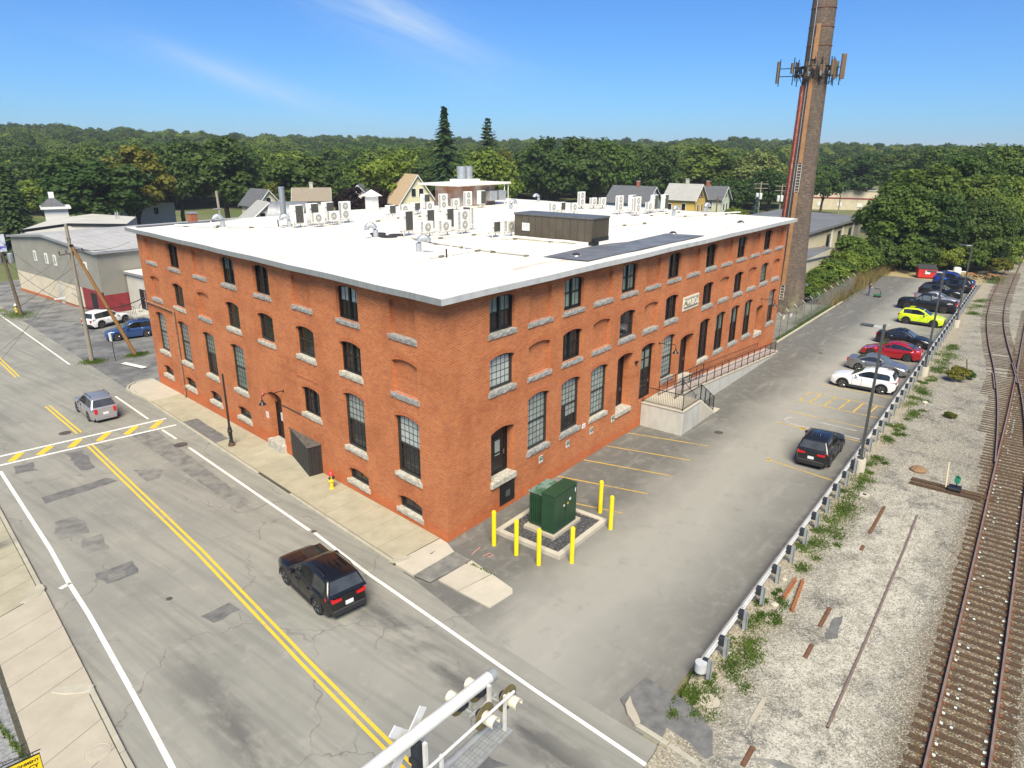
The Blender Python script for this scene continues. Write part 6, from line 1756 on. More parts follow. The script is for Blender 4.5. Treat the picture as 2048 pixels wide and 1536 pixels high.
def wheel_meshes(r, rim, spokes):
 k = (round(r, 3), rim.name, spokes)
 if k in WH: return WH[k]
 w = .22
 mb = MB(); mb.lathe([(r * .66, -w / 2), (r * .93, -w / 2), (r, -w / 2 + .04), (r, w / 2 - .04), (r * .93, w / 2), (r * .66, w / 2)], 26, (0, 0, 0), 'y'); ty = mb.mesh('tyre', M_TYRE, smooth=True)
 mb = MB()
 rr = r * .665
 mb.lathe([(rr, -w / 2 + .01), (rr, w / 2 - .006), (rr * .90, w / 2 - .006), (rr * .88, w / 2 - .06), (.03, w / 2 - .07)], 26, (0, 0, 0), 'y')
 for s in range(spokes):
  a = 2 * math.pi * s / spokes
  for da in (-.10, .10):
   p0 = Vector((math.cos(a + da * .4) * .05, w / 2 - .02, math.sin(a + da * .4) * .05)); p1 = Vector((math.cos(a + da) * rr * .93, w / 2 - .012, math.sin(a + da) * rr * .93))
   mb.tube([p0, p1], .020, 5)
 mb.lathe([(.065, w / 2 - .03), (.06, w / 2 - .002)], 12, (0, 0, 0), 'y')
 ri = mb.mesh('rim', rim)
 mb = MB(); mb.lathe([(rr * .87, w / 2 - .075), (.03, w / 2 - .074)], 20, (0, 0, 0), 'y'); bk = mb.mesh('brake', M_RIMB)
 WH[k] = (ty, ri, bk)
 return WH[k]
def interp(pts, x): return float(np.interp(x, [p[0] for p in pts], [p[1] for p in pts]))
def make_car(name, label, loc, head, paint, L=4.6, W=1.86, H=1.70, wb=2.69, fo=.93, wr=.355, clear=.20, belt=1.06, hood=.98, nose=.78, tail=1.02,
    cowl=None, roof=None, rear_base=None, style='suv', rim=M_RIM, spokes=5, clad=True, glassm=M_CGL, glassf=None, rails=False, roofm=None, pillars=(0.0,), tl='wide', group=None, chrome=False, cat='car'):
 t_ = thing(name, label, cat, loc, head, group)
 xf = wb / 2 + fo; xr = -(L - wb - fo) - wb / 2
 xw = (wb / 2, -wb / 2); ra = wr * 1.14
 cowl = cowl if cowl is not None else wb / 2 - .42
 if style == 'suv':
  gh = [(xr + .10, belt), (xr + .42, H - .12), (xr + .62, H - .045), (-.35, H), (cowl - 1.15, H - .05), (cowl - .85, H - .14), (cowl, belt - .01)]
  deck = [(xr, tail - .35), (xr + .03, tail), (xr + .25, belt + .01), (cowl, belt), (cowl + .35, hood + .06), (xf - .45, hood - .02), (xf - .14, hood - .12), (xf - .03, nose), (xf, nose - .14)]
 elif style == 'sedan':
  rb = rear_base if rear_base is not None else xr + .62
  gh = [(rb, belt + .04), (rb + .75, H - .16), (rb + 1.05, H - .05), (rb + 1.6, H), (cowl - 1.05, H - .05), (cowl - .78, H - .13), (cowl, belt - .02)]
  deck = [(xr, tail - .35), (xr + .02, tail - .03), (xr + .12, tail + .03), (rb, belt + .03), (rb + .8, belt), (cowl, belt - .01), (cowl + .4, hood + .03), (xf - .5, hood - .08), (xf - .16, nose + .02), (xf - .03, nose - .12), (xf, nose - .25)]
 elif style == 'fastback':
  gh = [(xr + .35, belt + .07), (xr + 1.1, H - .13), (xr + 1.6, H - .03), (xr + 2.1, H), (cowl - 1.15, H - .05), (cowl - .85, H - .14), (cowl, belt - .03)]
  deck = [(xr, tail - .35), (xr + .02, tail - .02), (xr + .12, tail + .05), (xr + .4, belt + .06), (xr + 1.2, belt), (cowl, belt - .02), (cowl + .4, hood), (xf - .6, hood - .10), (xf - .2, nose), (xf - .04, nose - .14), (xf, nose - .28)]
 else:   # pickup
  gh = [(-.55, belt), (-.42, H - .10), (-.25, H - .03), (.35, H), (cowl - .85, H - .05), (cowl - .62, H - .14), (cowl, belt - .01)]
  deck = [(xr, belt - .5), (xr + .02, belt - .04), (xr + .05, belt), (cowl, belt), (cowl + .3, hood + .08), (xf - .35, hood), (xf - .1, hood - .1), (xf - .02, nose), (xf, nose - .2)]
 # ---- lower body loft
 xs_ = set(np.linspace(xr, xf, 30)) | {p[0] for p in deck}
 for q in xw: xs_ |= set(q + ra * np.cos(np.linspace(0, math.pi, 13)))
 xs_ = sorted(xs_); xs2 = [xs_[0]]
 for q in xs_[1:]:
  if q - xs2[-1] > .012: xs2.append(q)
 def hw(x):
  e = max(0, abs(x) - (wb / 2 + fo * .15)) / (fo * .85)
  return W / 2 * (1 - .20 * min(e, 1.2) ** 1.9)
 def zl(x):
  z = clear + .02
  for q in xw:
   dx = abs(x - q)
   if dx < ra: z = max(z, wr + math.sqrt(ra * ra - dx * dx))
  if x > xf - .25: z = max(z, clear + .05 + (x - xf + .25) * .35)
  if x < xr + .25: z = max(z, clear + .10 + (xr + .25 - x) * .5)
  return z
 mb = MB(); rows_ = []
 for x in xs2:
  h, a, b = hw(x), zl(x), interp(deck, x)
  a = min(a, b - .08)
  d = b - a
  sh = [(h * .955, a), (h * .985, a + d * .18), (h, a + d * .45), (h * .985, a + d * .72), (h * .955, b - min(.10, d * .15)), (h * .90, b - .02), (h * .72, b + .005), (0, b + .022)]
  rows_.append([(x, y, z) for y, z in sh] + [(x, -y, z) for y, z in sh[-2::-1]])
 n = len(rows_[0])
 v = [p for r_ in rows_ for p in r_]; f = []
 for i in range(len(rows_) - 1):
  for k in range(n - 1): f.append((i * n + k, i * n + k + 1, (i + 1) * n + k + 1, (i + 1) * n + k))
 f.append(tuple(range(n))); f.append(tuple((len(rows_) - 1) * n + k for k in range(n - 1, -1, -1)))
 mb.add(v, f)
 body_f = len(mb.f)
 # ---- greenhouse solid
 zb = belt - .03; yb = W / 2 * .905; kk = .30
 def gy_(z): return yb - kk * max(z - zb, 0)
 P = [(gh[0][0] - .02, zb)] + gh + [(gh[-1][0] + .02, zb)]
 m = len(P)
 top = [interp(gh, p[0]) for p in P]
 v = []
 hi_ = [p[1] > zb + .25 for p in P]
 for s_ in (1, -1):
  for p, h_ in zip(P, hi_): v.append((p[0], s_ * gy_(p[1] - (.07 if h_ else 0)), p[1] - (.07 if h_ else 0)))
 for s_ in (1, -1):
  for p, h_ in zip(P, hi_): v.append((p[0], s_ * (gy_(p[1]) - .035), p[1] - (.012 if h_ else -.004)))
 # roof edge ring, pulled in and up for a rounded cant rail
 for s_ in (1, -1):
  for p in P: v.append((p[0], s_ * (gy_(p[1]) - .13), p[1] + (.035 if p[1] > zb + .25 else .008)))
 f = []
 f.append(tuple(range(m))); f.append(tuple(range(2 * m - 1, m - 1, -1)))
 for k in range(m - 1):
  for o_ in (0, 2): f += [(o_ * m + k, (o_ + 2) * m + k, (o_ + 2) * m + k + 1, o_ * m + k + 1), ((o_ + 1) * m + k, (o_ + 1) * m + k + 1, (o_ + 3) * m + k + 1, (o_ + 3) * m + k)]
  f.append((4 * m + k, 5 * m + k, 5 * m + k + 1, 4 * m + k + 1))
 mb.add(v, f)
 body = mb.build('body', paint, t_, smooth=True, fix=True)
 if roofm:
  q = MB(); pts = [p for p in gh if p[1] > H - .17]
  for s_ in range(len(pts) - 1):
   a, b = pts[s_], pts[s_ + 1]
   q.quad((a[0], gy_(a[1]) - .10, a[1] + .040), (b[0], gy_(b[1]) - .10, b[1] + .040), (b[0], -gy_(b[1]) + .10, b[1] + .040), (a[0], -gy_(a[1]) + .10, a[1] + .040))
  q.build('roof_panel', roofm, t_, fix=True)
 # ---- glass
 def strip_pane(nm, a, b, gm, pad=.07):
  a, b = Vector((a[0], 0, a[1])), Vector((b[0], 0, b[1])); d = (b - a); nrm = Vector((-d.z, 0, d.x)).normalized()
  if nrm.z < 0: nrm = -nrm
  a2, b2 = a + d * .10 + nrm * .022, b - d * .06 + nrm * .040
  q = MB(); ya_, yb__ = gy_(a2.z) - pad, gy_(b2.z) - pad - .03
  q.quad((a2.x, ya_, a2.z), (b2.x, yb__, b2.z), (b2.x, -yb__, b2.z), (a2.x, -ya_, a2.z)); q.build(nm, gm, t_, fix=True)
 if style == 'suv': strip_pane('rear_window', (gh[0][0], gh[0][1] + .06), gh[1], glassf or glassm); strip_pane('windshield', gh[6], gh[5], glassf or glassm)
 else: strip_pane('rear_window', gh[0], gh[1], glassm); strip_pane('windshield', gh[6], gh[5], glassf or glassm)
 cuts = [gh[0][0] + (.32 if style != 'pickup' else .08)] + list(pillars) + [gh[-1][0] - .10]
 for a, b in zip(cuts[:-1], cuts[1:]):
  X = np.linspace(a + .035, b - .035, 9)
  topz = [interp(gh, x) - .085 for x in X]; low = belt + .035
  keep = [(x, z) for x, z in zip(X, topz) if z > low + .02]
  if len(keep) < 3: continue
  poly = [(keep[0][0], low), (keep[-1][0], low)] + keep[::-1]
  for s_ in (1, -1):
   q = MB(); q.poly([(x, s_ * (gy_(z) + .012), z) for x, z in (poly if s_ < 0 else poly[::-1])]); q.build('side_window', glassm, t_)
 if chrome:
  X = np.linspace(cuts[0], cuts[-1], 16); 
  for s_ in (1, -1):
   q = MB(); q.tube([(x, s_ * (gy_(max(interp(gh, x) - .055, belt)) + .016), max(interp(gh, x) - .055, belt)) for x in X], .014, 5); q.build('chrome_trim', M_CHROME, t_)
 # ---- wheels
 ty, ri, bk = wheel_meshes(wr, rim, spokes)
 for q in xw:
  for s_ in (1, -1):
   w_ = bpy.data.objects.new('wheel', None); COL.objects.link(w_); w_.parent = t_
   w_.matrix_local = T((q, s_ * (W / 2 - .125), wr)) @ (RZ(0) if s_ > 0 else RZ(math.pi))
   link('tyre', ty, w_); link('rim', ri, w_); link('brake', bk, w_)
 q = MB(); q.box(xr + .1, xf - .1, -W / 2 + .26, W / 2 - .26, clear, .55); q.build('underbody', M_CLAD, t_)
 if clad:
  for qx in xw:
   for s_ in (1, -1):
    q = MB(); N_ = 12
    for k in range(N_):
     a0, a1 = math.pi * k / N_ * 1.08 - .04 * math.pi, math.pi * (k + 1) / N_ * 1.08 - .04 * math.pi
     P4 = [(qx + r_ * math.cos(a), wr + r_ * math.sin(a)) for a, r_ in ((a0, ra - .005), (a1, ra - .005), (a1, ra + .07), (a0, ra + .07))]
     y0_ = s_ * (hw(qx) * .985)
     q.slabxz(P4, min(y0_, y0_ + s_ * .03), max(y0_, y0_ + s_ * .03))
    q.build('arch_trim', M_CLAD, t_)
  for s_ in (1, -1):
   y0_ = s_ * W / 2 * .965
   q = MB(); q.box(-wb / 2 + ra + .02, wb / 2 - ra - .02, min(y0_, y0_ + s_ * .03), max(y0_, y0_ + s_ * .03), clear, clear + .20); q.build('sill_trim', M_CLAD, t_)
 # ---- bumpers, lights, plates, mirrors
 hwR = hw(xr); hwF = hw(xf)
 q = MB(); q.box(xr - .035, xr + .22, -hwR * .99, hwR * .99, clear + .06, clear + .34); q.build('rear_bumper', M_CLAD if clad else paint, t_, bevel=.04)
 q = MB(); q.box(xf - .22, xf + .03, -hwF * .97, hwF * .97, clear + .04, clear + .28); q.build('front_bumper', M_CLAD if clad else paint, t_, bevel=.04)
 q = MB(); q.box(xf - .08, xf + .012, -hwF * .55, hwF * .55, nose - .36, nose - .14); q.build('grille', M_RIMB if not chrome else M_CHROME, t_, bevel=.02)
 for s_ in (1, -1):
  z1 = tail - .03
  q = MB()
  if tl == 'wide': q.hexa([(xr - .02, s_ * hwR * .45, z1 - .12), (xr + .32, s_ * hw(xr + .3) * 1.012, z1 - .10), (xr + .30, s_ * hw(xr + .3) * .9, z1 - .1), (xr + .05, s_ * hwR * .45, z1 - .12)][::s_], [(xr - .02, s_ * hwR * .45, z1 - .02), (xr + .36, s_ * hw(xr + .3) * 1.005, z1 + .02), (xr + .30, s_ * hw(xr + .3) * .9, z1 + .02), (xr + .05, s_ * hwR * .45, z1 - .02)][::s_]); q.hexa([(xr - .03, s_ * hwR * .45, z1 - .10), (xr - .025, s_ * hwR * 1.0, z1 - .12), (xr + .1, s_ * hwR * 1.0, z1 - .12), (xr + .1, s_ * hwR * .45, z1 - .10)][::s_], [(xr - .02, s_ * hwR * .45, z1 - .03), (xr - .015, s_ * hwR * 1.01, z1 + .03), (xr + .1, s_ * hwR * 1.01, z1 + .03), (xr + .1, s_ * hwR * .45, z1 - .03)][::s_])
  else: q.box(xr - .025, xr + .18, min(s_ * hwR * .74, s_ * hwR * 1.02), max(s_ * hwR * .74, s_ * hwR * 1.02), z1 - .26, z1 + (.06 if tl == 'tall' else .0))
  q.build('tail_light', M_TL, t_, fix=True)
  zh = nose - .08
  q = MB(); q.hexa([(xf - .42, s_ * hw(xf - .4) * .99, zh - .02), (xf - .03, s_ * hwF * .62, zh - .10), (xf - .10, s_ * hwF * .6, zh - .10), (xf - .42, s_ * hw(xf - .4) * .85, zh - .02)][::-s_], [(xf - .46, s_ * hw(xf - .4) * .985, zh + .12), (xf - .06, s_ * hwF * .60, zh + .04), (xf - .14, s_ * hwF * .58, zh + .05), (xf - .46, s_ * hw(xf - .4) * .84, zh + .12)][::-s_]); q.build('headlight', M_HL, t_, fix=True)
  q = MB(); q.box(cowl - .62, cowl - .44, min(s_ * (yb + .02), s_ * (yb + .25)), max(s_ * (yb + .02), s_ * (yb + .25)), belt + .02, belt + .17); q.build('mirror', paint if not clad or paint.name != 'x' else M_CLAD, t_, bevel=.03)
  for hx in (pillars[0] + .12, pillars[0] - .85):
   q = MB(); q.box(hx, hx + .17, min(s_ * (W / 2 - .03), s_ * (W / 2 + .015)), max(s_ * (W / 2 - .03), s_ * (W / 2 + .015)), belt - .20, belt - .165); q.build('door_handle', M_CHROME if chrome else paint, t_)
  # door shut lines
  for hx in (pillars[0], cowl - .22):
   q = MB(); q.box(hx - .006, hx + .006, min(s_ * (W / 2 * .96), s_ * (W / 2 * 1.004)), max(s_ * (W / 2 * .96), s_ * (W / 2 * 1.004)), clear + .24, belt - .05); q.build('shut_line', M_CLAD, t_)
  if rails:
   q = MB(); yy = s_ * (gy_(H) - .02)
   q.tube([(xr + .7, yy, H + .0), (xr + .85, yy, H + .075), (cowl - 1.3, yy, H + .06), (cowl - 1.15, yy, H - .02)], .02, 6); q.build('roof_rail', M_CLAD if rails == 'dark' else M_CHROME, t_)
 q = MB(); q.box(xr - .03, xr + .02, -.165, .165, tail - .40, tail - .25); q.build('licence_plate', M_PLATE, t_)
 if style == 'suv':
  q = MB(); q.tube([(xr + .20, .05, belt + .10), (xr + .24, -.4, belt + .14)], .012, 4); q.build('wiper', M_CLAD, t_)
  for k in range(5):
   yy = -.46 + k * .23
   q = MB(); q.box(xr + .85, cowl - 1.75, yy - .010, yy + .010, H + .02, H + .052); q.build('roof_rib', paint if rails != 'x' else M_CLAD, t_)
 if style == 'pickup':
  q = MB(); q.box(xr + .12, -.72, -W / 2 + .16, W / 2 - .16, belt - .02, belt + .035); q.build('bed_cover', M_CLAD, t_)
  q = MB(); q.box(xr - .09, xr + .1, -W / 2 + .08, W / 2 - .08, .55, .68); q.build('step_bumper', M_CHROME, t_, bevel=.02)
 return t_
BLK = carpaint('black_car_paint', (.006, .006, .007), (.009, .008, .009), .0, .30, .35)
q = make_car('suv', 'black suv with red tail lights driving up the street', (-5.80, 1.74, STZ), R(80.5), BLK, glassm=M_CGL, glassf=M('grey_rear_glass', (.055, .06, .068), (.035, .04, .045), 1.5, .05), pillars=(.02, -.95), rails='dark')
mb = MB(); mb.box(-.12, .62, -.42, .42, 1.725, 1.748); mb.build('sunroof', M_CGL, q)
mb = MB(); mb.lathe([(.035, 0), (.03, .04), (.01, .07)], 8, (-1.2, -.1, 1.70)); mb.build('antenna', BLK, q)
o2 = make_car('suv', 'black suv standing in the lot beside the first lamp post', (20.85, -10.70, 0), R(1), carpaint('blue_black_paint', (.012, .012, .014), (.018, .018, .021), .1, .30, .35), pillars=(.02, -.95), rails='dark', glassf=MATS['grey_rear_glass'])
mb = MB(); mb.lathe([(.035, 0), (.03, .04), (.01, .07)], 8, (-1.2, -.1, 1.70)); mb.build('antenna', BLK, o2)
make_car('suv', 'silver suv on the street before the painted crossing', (-1.92, 31.9, sz(32)), R(83), carpaint('silver_paint', (.42, .42, .44), (.36, .36, .38), .6, .3), L=4.6, W=1.80, H=1.72, wb=2.62, tl='tall', clad=False, rails='dark', pillars=(.02, -.9), glassf=MATS['grey_rear_glass'])
make_car('suv', 'white crossover parked nearest in the row along the guardrail', (36.05, -9.78, 0), R(92), carpaint('white_paint', (.74, .74, .74), (.70, .70, .70), .0, .25), L=4.48, W=1.86, H=1.64, wb=2.67, fo=.90, wr=.35, tl='wide', pillars=(.05, -.85))
make_car('sedan', 'grey sedan parked beside the white crossover', (41.35, -9.75, 0), R(-92), carpaint('grey_silver_paint', (.27, .275, .28), (.22, .225, .23), .65, .28), L=4.53, W=1.78, H=1.43, wb=2.70, fo=.88, wr=.315, clear=.16, belt=.93, hood=.86, nose=.68, tail=.98, style='sedan', clad=False, pillars=(.0,), tl='box', glassf=M_CGL2)
make_car('sedan', 'red fastback sedan with dark wheels between the grey and black sedans', (46.85, -9.60, 0), R(92), carpaint('red_paint', (.40, .012, .018), (.32, .010, .015), .3, .2), L=4.69, W=1.85, H=1.44, wb=2.88, fo=.84, wr=.335, clear=.15, belt=.93, hood=.82, nose=.66, tail=.98, style='fastback', clad=False, rim=M_RIMB, pillars=(-.05,), tl='box')
make_car('sedan', 'black sedan with silver wheels parked beyond the red car', (52.1, -9.85, 0), R(-92), BLK, L=4.63, W=1.76, H=1.50, wb=2.70, fo=.92, wr=.32, clear=.16, belt=.96, hood=.90, nose=.70, tail=1.02, style='sedan', clad=False, pillars=(.0,), tl='box', chrome=True, glassf=M_CGL2)
make_car('suv', 'bright yellow-green boxy suv with black wheels', (62.5, -9.65, 0), R(-93), carpaint('lime_paint', (.60, .78, .015), (.54, .70, .012), .0, .3), L=4.23, W=1.80, H=1.69, wb=2.57, fo=.84, wr=.35, clear=.22, belt=1.10, hood=1.04, nose=.90, tail=1.06, rim=M_RIMB, tl='box', pillars=(.0, -.85), roofm=M('dark_roof_panel', (.03, .03, .032), rough=.3), cowl=.95)
make_car('pickup_truck', 'black pickup truck parked beyond the yellow-green suv', (70.75, -8.85, 0), R(91), BLK, L=5.85, W=2.03, H=1.88, wb=3.65, fo=1.0, wr=.40, clear=.26, belt=1.22, hood=1.16, nose=.98, tail=1.18, style='pickup', clad=False, rim=M_RIMB, tl='tall', pillars=(.42,), cowl=1.22, glassm=M_CGL2, cat='truck')
make_car('sedan', 'silver sedan mostly hidden behind the black pickup', (75.4, -9.4, 0), R(-91), MATS['silver_paint'], L=4.7, W=1.8, H=1.47, wb=2.75, wr=.32, clear=.16, belt=.95, hood=.88, nose=.7, tail=1.0, style='sedan', clad=False, tl='box', glassf=M_CGL2)
make_car('suv', 'black crossover with chrome window line behind the silver sedan', (80.6, -9.0, 0), R(-92), BLK, L=4.7, W=1.86, H=1.62, wb=2.75, wr=.36, tl='wide', chrome=True, pillars=(.05, -.9), glassf=M_CGL2)
make_car('suv', 'plain black suv facing the lane, second last in the row', (86.0, -9.3, 0), R(91), BLK, L=4.9, W=1.9, H=1.72, wb=2.85, wr=.37, tl='tall', pillars=(.05, -.95))
make_car('suv', 'blue suv parked last in the row by the dumpster', (91.0, -9.3, 0), R(-92), carpaint('blue_paint', (.015, .045, .27), (.012, .035, .22), .3, .22), L=4.9, W=1.95, H=1.76, wb=2.86, wr=.37, tl='tall', pillars=(.05, -.95), glassf=M_CGL2)
make_car('suv', 'white suv parked in the side yard behind the utility pole', (11.3, 60.7, zg(60.7) - .02), R(16), MATS['white_paint'], L=4.82, W=1.94, H=1.76, wb=2.91, fo=.90, wr=.38, clear=.22, tl='box', pillars=(.1, -.95), rim=M_RIM)
make_car('suv', 'blue suv parked in the side yard next to the brick wall', (10.1, 52.7, zg(52.7) - .03), R(165), carpaint('mid_blue_paint', (.035, .085, .24), (.03, .07, .20), .35, .25), L=4.61, W=1.80, H=1.70, wb=2.67, wr=.355, tl='tall', pillars=(.02, -.9), clad=False, rails='dark', glassf=M_CGL2)
# ================================================================== PEOPLE
def skin_mesh(name, joints, bones, mats, zone):
 me = bpy.data.meshes.new(name); names = list(joints)
 me.from_pydata([joints[k][0] for k in names], [(names.index(a), names.index(b)) for a, b in bones], [])
 o = bpy.data.objects.new(name, me); COL.objects.link(o)
 md = o.modifiers.new('s', 'SKIN'); md.use_smooth_shade = True
 if not me.skin_vertices: me.skin_vertices.new()
 for i, k in enumerate(names):
  r = joints[k][1]; me.skin_vertices[0].data[i].radius = (r, r) if isinstance(r, (int, float)) else r
  me.skin_vertices[0].data[i].use_root = (k == 'pelvis')
 sb = o.modifiers.new('d', 'SUBSURF'); sb.levels = 1; sb.render_levels = 1
 dg = bpy.context.evaluated_depsgraph_get()
 m2 = bpy.data.meshes.new_from_object(o.evaluated_get(dg)); bpy.data.objects.remove(o)
 m2.materials.clear()
 for m in mats: m2.materials.append(m)
 bl_ = [(Vector(joints[a][0]), Vector(joints[b][0]), zone(a, b)) for a, b in bones]
 for p in m2.polygons:
  c = p.center; best = 1e9
  for a, b, z in bl_:
   d = b - a; t_ = max(0, min(1, (c - a).dot(d) / max(d.length_squared, 1e-9))); q = (c - a - d * t_).length
   if q < best: best = q; p.material_index = z
  p.use_smooth = True
 return m2
M_SKIN = M('skin', (.50, .30, .21), (.44, .26, .18), 6, .55)
def person(label, loc, rz, shirt, trousers, shoes, hair, pose):
 t_ = thing('person', label, 'person', loc, rz)
 J = {'pelvis': ((0, 0, .95), (.15, .11)), 'spine': ((0, .01, 1.12), (.125, .095)), 'chest': ((0, 0, 1.32), (.16, .105)), 'neck': ((0, 0, 1.47), .055), 'chin': ((0, .02, 1.54), .062), 'head': ((0, .015, 1.62), (.078, .095)), 'crown': ((0, 0, 1.70), (.062, .075))}
 B = [('pelvis', 'spine'), ('spine', 'chest'), ('chest', 'neck'), ('neck', 'chin'), ('chin', 'head'), ('head', 'crown')]
 for s_, n_ in ((1, 'L'), (-1, 'R')):
  hp, kn, an, to, sh, el_, wr_, ha = pose[n_]
  J.update({n_ + 'hip': ((s_ * .10, 0, .90), (.095, .095)), n_ + 'knee': (kn, .06), n_ + 'ank': (an, .042), n_ + 'toe': (to, (.042, .03)), n_ + 'sho': ((s_ * .19, 0, 1.40), .055), n_ + 'elb': (el_, .042), n_ + 'wri': (wr_, .028), n_ + 'hand': (ha, (.036, .018))})
  B += [('pelvis', n_ + 'hip'), (n_ + 'hip', n_ + 'knee'), (n_ + 'knee', n_ + 'ank'), (n_ + 'ank', n_ + 'toe'), ('chest', n_ + 'sho'), (n_ + 'sho', n_ + 'elb'), (n_ + 'elb', n_ + 'wri'), (n_ + 'wri', n_ + 'hand')]
  d = (Vector(ha) - Vector(wr_)).normalized(); side = Vector((s_, 0, 0)); side = (side - d * side.dot(d)).normalized()
  for k, (o_, L) in enumerate(((-.028, .07), (-.009, .08), (.010, .075), (.028, .06))):
   a = Vector(ha) + side * o_ + d * .02; b = a + d * L * .55; c = b + d * L * .4 + Vector((0, 0, -.02))
   J[n_ + 'f%da' % k] = (tuple(a), .010); J[n_ + 'f%db' % k] = (tuple(c), .008)
   B += [(n_ + 'hand', n_ + 'f%da' % k), (n_ + 'f%da' % k, n_ + 'f%db' % k)]
  th = Vector(wr_) + d * .03 - side * .04; J[n_ + 'th'] = (tuple(th + d * .04), .010); B.append((n_ + 'wri', n_ + 'th'))
 def zone(a, b):
  if 'toe' in b: return 3
  if 'hip' in b or 'knee' in b or 'ank' in b: return 2
  if b in ('spine', 'chest') or 'sho' in b or 'elb' in b: return 1
  return 0
 me = skin_mesh('body', J, B, [M_SKIN, shirt, trousers, shoes], zone)
 link('body', me, t_)
 mb = MB(); mb.lathe([(.02, .135), (.07, .125), (.098, .07), (.10, 0), (.09, -.07), (.08, -.22), (.03, -.25)], 12, (0, -.035, 1.63)); mb.build('hair', hair, t_, smooth=True)
 mb = MB(); mb.hexa([(-.014, .10, 1.595), (.014, .10, 1.595), (.010, .125, 1.59), (-.010, .125, 1.59)], [(-.008, .095, 1.635), (.008, .095, 1.635), (.006, .10, 1.635), (-.006, .10, 1.635)]); mb.build('nose', M_SKIN, t_)
 mb = MB()
 for s_ in (-1, 1): mb.lathe([(.012, 0), (.012, .006)], 8, (s_ * .032, .098, 1.64), 'y')
 mb.build('eyes', M_BLACK, t_)
 mb = MB(); mb.box(-.024, .024, .098, .104, 1.562, 1.57); mb.build('mouth', M('lips', (.40, .14, .12)), t_)
 return t_
pw = {'L': ((0, 0, 0), (.11, .12, .50), (.11, -.05, .07), (.11, .10, .03), None, (.24, .12, 1.14), (.17, .36, 1.06), (.15, .44, 1.05)),
  'R': ((0, 0, 0), (-.11, .0, .49), (-.12, -.28, .08), (-.12, -.14, .03), None, (-.24, .12, 1.14), (-.17, .36, 1.06), (-.15, .44, 1.05))}
person('person in a dark top and blue jeans pushing a green cart across the lot', (75.6, -1.85, 0), R(180), M('dark_top', (.02, .02, .025), rough=.8), M('blue_jeans', (.07, .11, .22), (.05, .08, .17), 6, .8), M('dark_shoe', (.03, .03, .03)), M('dark_hair', (.02, .014, .01), rough=.6), pw)
t_ = thing('hand_cart', 'low green push cart with a tall black handle in the lot', 'cart', (75.5, -2.85, 0), R(180))
M_CG = M('cart_green', (.02, .15, .08), (.015, .11, .06), 4, .5)
mb = MB(); mb.box(-.30, .30, -.35, .40, .16, .34); mb.build('deck', M_CG, t_, bevel=.04)
for sx in (-.3, .3):
 for sy in (-.25, .3):
  mb = MB(); mb.lathe([(.12, -.04), (.12, .04)], 14, (sx, sy, .12), 'x'); mb.build('wheel', M_TYRE, t_)
mb = MB(); mb.tube([(0, .30, .34), (0, .34, .75), (0, .10, 1.02), (0, -.44, 1.08)], .04, 8); mb.tube([(-.2, -.46, 1.08), (.2, -.46, 1.08)], .025, 6); mb.build('handle', M_BLACK, t_)
pw2 = {'L': ((0, 0, 0), (.11, .22, .52), (.11, .18, .09), (.11, .32, .05), None, (.26, -.05, 1.14), (.25, .16, 1.0), (.25, .23, .97)),
  'R': ((0, 0, 0), (-.11, .02, .50), (-.11, -.30, .16), (-.11, -.22, .04), None, (-.26, .02, 1.14), (-.25, -.10, .92), (-.25, -.10, .84))}
person('person in dark trousers walking on the far sidewalk at the left edge', (-13.18, 15.75, zg(15.75)), R(-9), M('white_top', (.70, .68, .66), rough=.8), M('dark_trousers', (.02, .022, .03), rough=.8), M('red_shoe', (.42, .05, .05)), M('red_hair', (.30, .10, .03), rough=.6), pw2)
# ================================================================== VEGETATION
def leafmat(name, dark, light, trans=.35, hue=.0):
 t = NT(name)
 oi = t.n('ShaderNodeObjectInfo')
 n1 = t.noise(.28, 3, .5); n2 = t.noise(2.2, 3, .6)
 f = t.math('ADD', t.math('MULTIPLY', n1, .55), t.math('MULTIPLY', n2, .45))
 c = t.mix(t.ramp(f, .36, .64), dark, light)
 c = t.mix(t.math('MULTIPLY', oi.outputs['Random'], .45), c, tuple(x * .62 for x in dark))
 hs = t.n('ShaderNodeHueSaturation'); hs.inputs['Saturation'].default_value = 1.0
 t.l(c, hs.inputs['Color']); t.l(t.math('ADD', .485, t.math('MULTIPLY', oi.outputs['Random'], .03)), hs.inputs['Hue'])
 c = hs.outputs[0]
 t.sock(t.b.inputs['Base Color'], c); t.b.inputs['Roughness'].default_value = .6; t.b.inputs['Specular IOR Level'].default_value = .25
 tr = t.n('ShaderNodeBsdfTranslucent'); t.l(c, tr.inputs[0])
 mx = t.n('ShaderNodeMixShader'); mx.inputs[0].default_value = trans
 t.l(t.b.outputs[0], mx.inputs[1]); t.l(tr.outputs[0], mx.inputs[2])
 out = [n for n in t.t.nodes if n.type == 'OUTPUT_MATERIAL'][0]; t.l(mx.outputs[0], out.inputs[0])
 MATS[name] = t.m
 return t.m
LF_DARK = leafmat('dark_leaves', (.034, .070, .014), (.095, .160, .030))
LF_MID = leafmat('mid_leaves', (.055, .105, .016), (.150, .225, .034))
LF_LITE = leafmat('light_leaves', (.105, .165, .020), (.250, .325, .044))
LF_OLIVE = leafmat('olive_leaves', (.080, .100, .015), (.215, .215, .030))
LF_COPPER = leafmat('copper_leaves', (.020, .012, .014), (.050, .028, .028))
LF_SPRUCE = leafmat('spruce_needles', (.028, .060, .018), (.080, .130, .034), .15)
LF_BLUE = leafmat('blue_spruce_needles', (.05, .095, .085), (.12, .19, .17), .15)
LF_WILLOW = leafmat('willow_leaves', (.115, .160, .040), (.235, .285, .080))
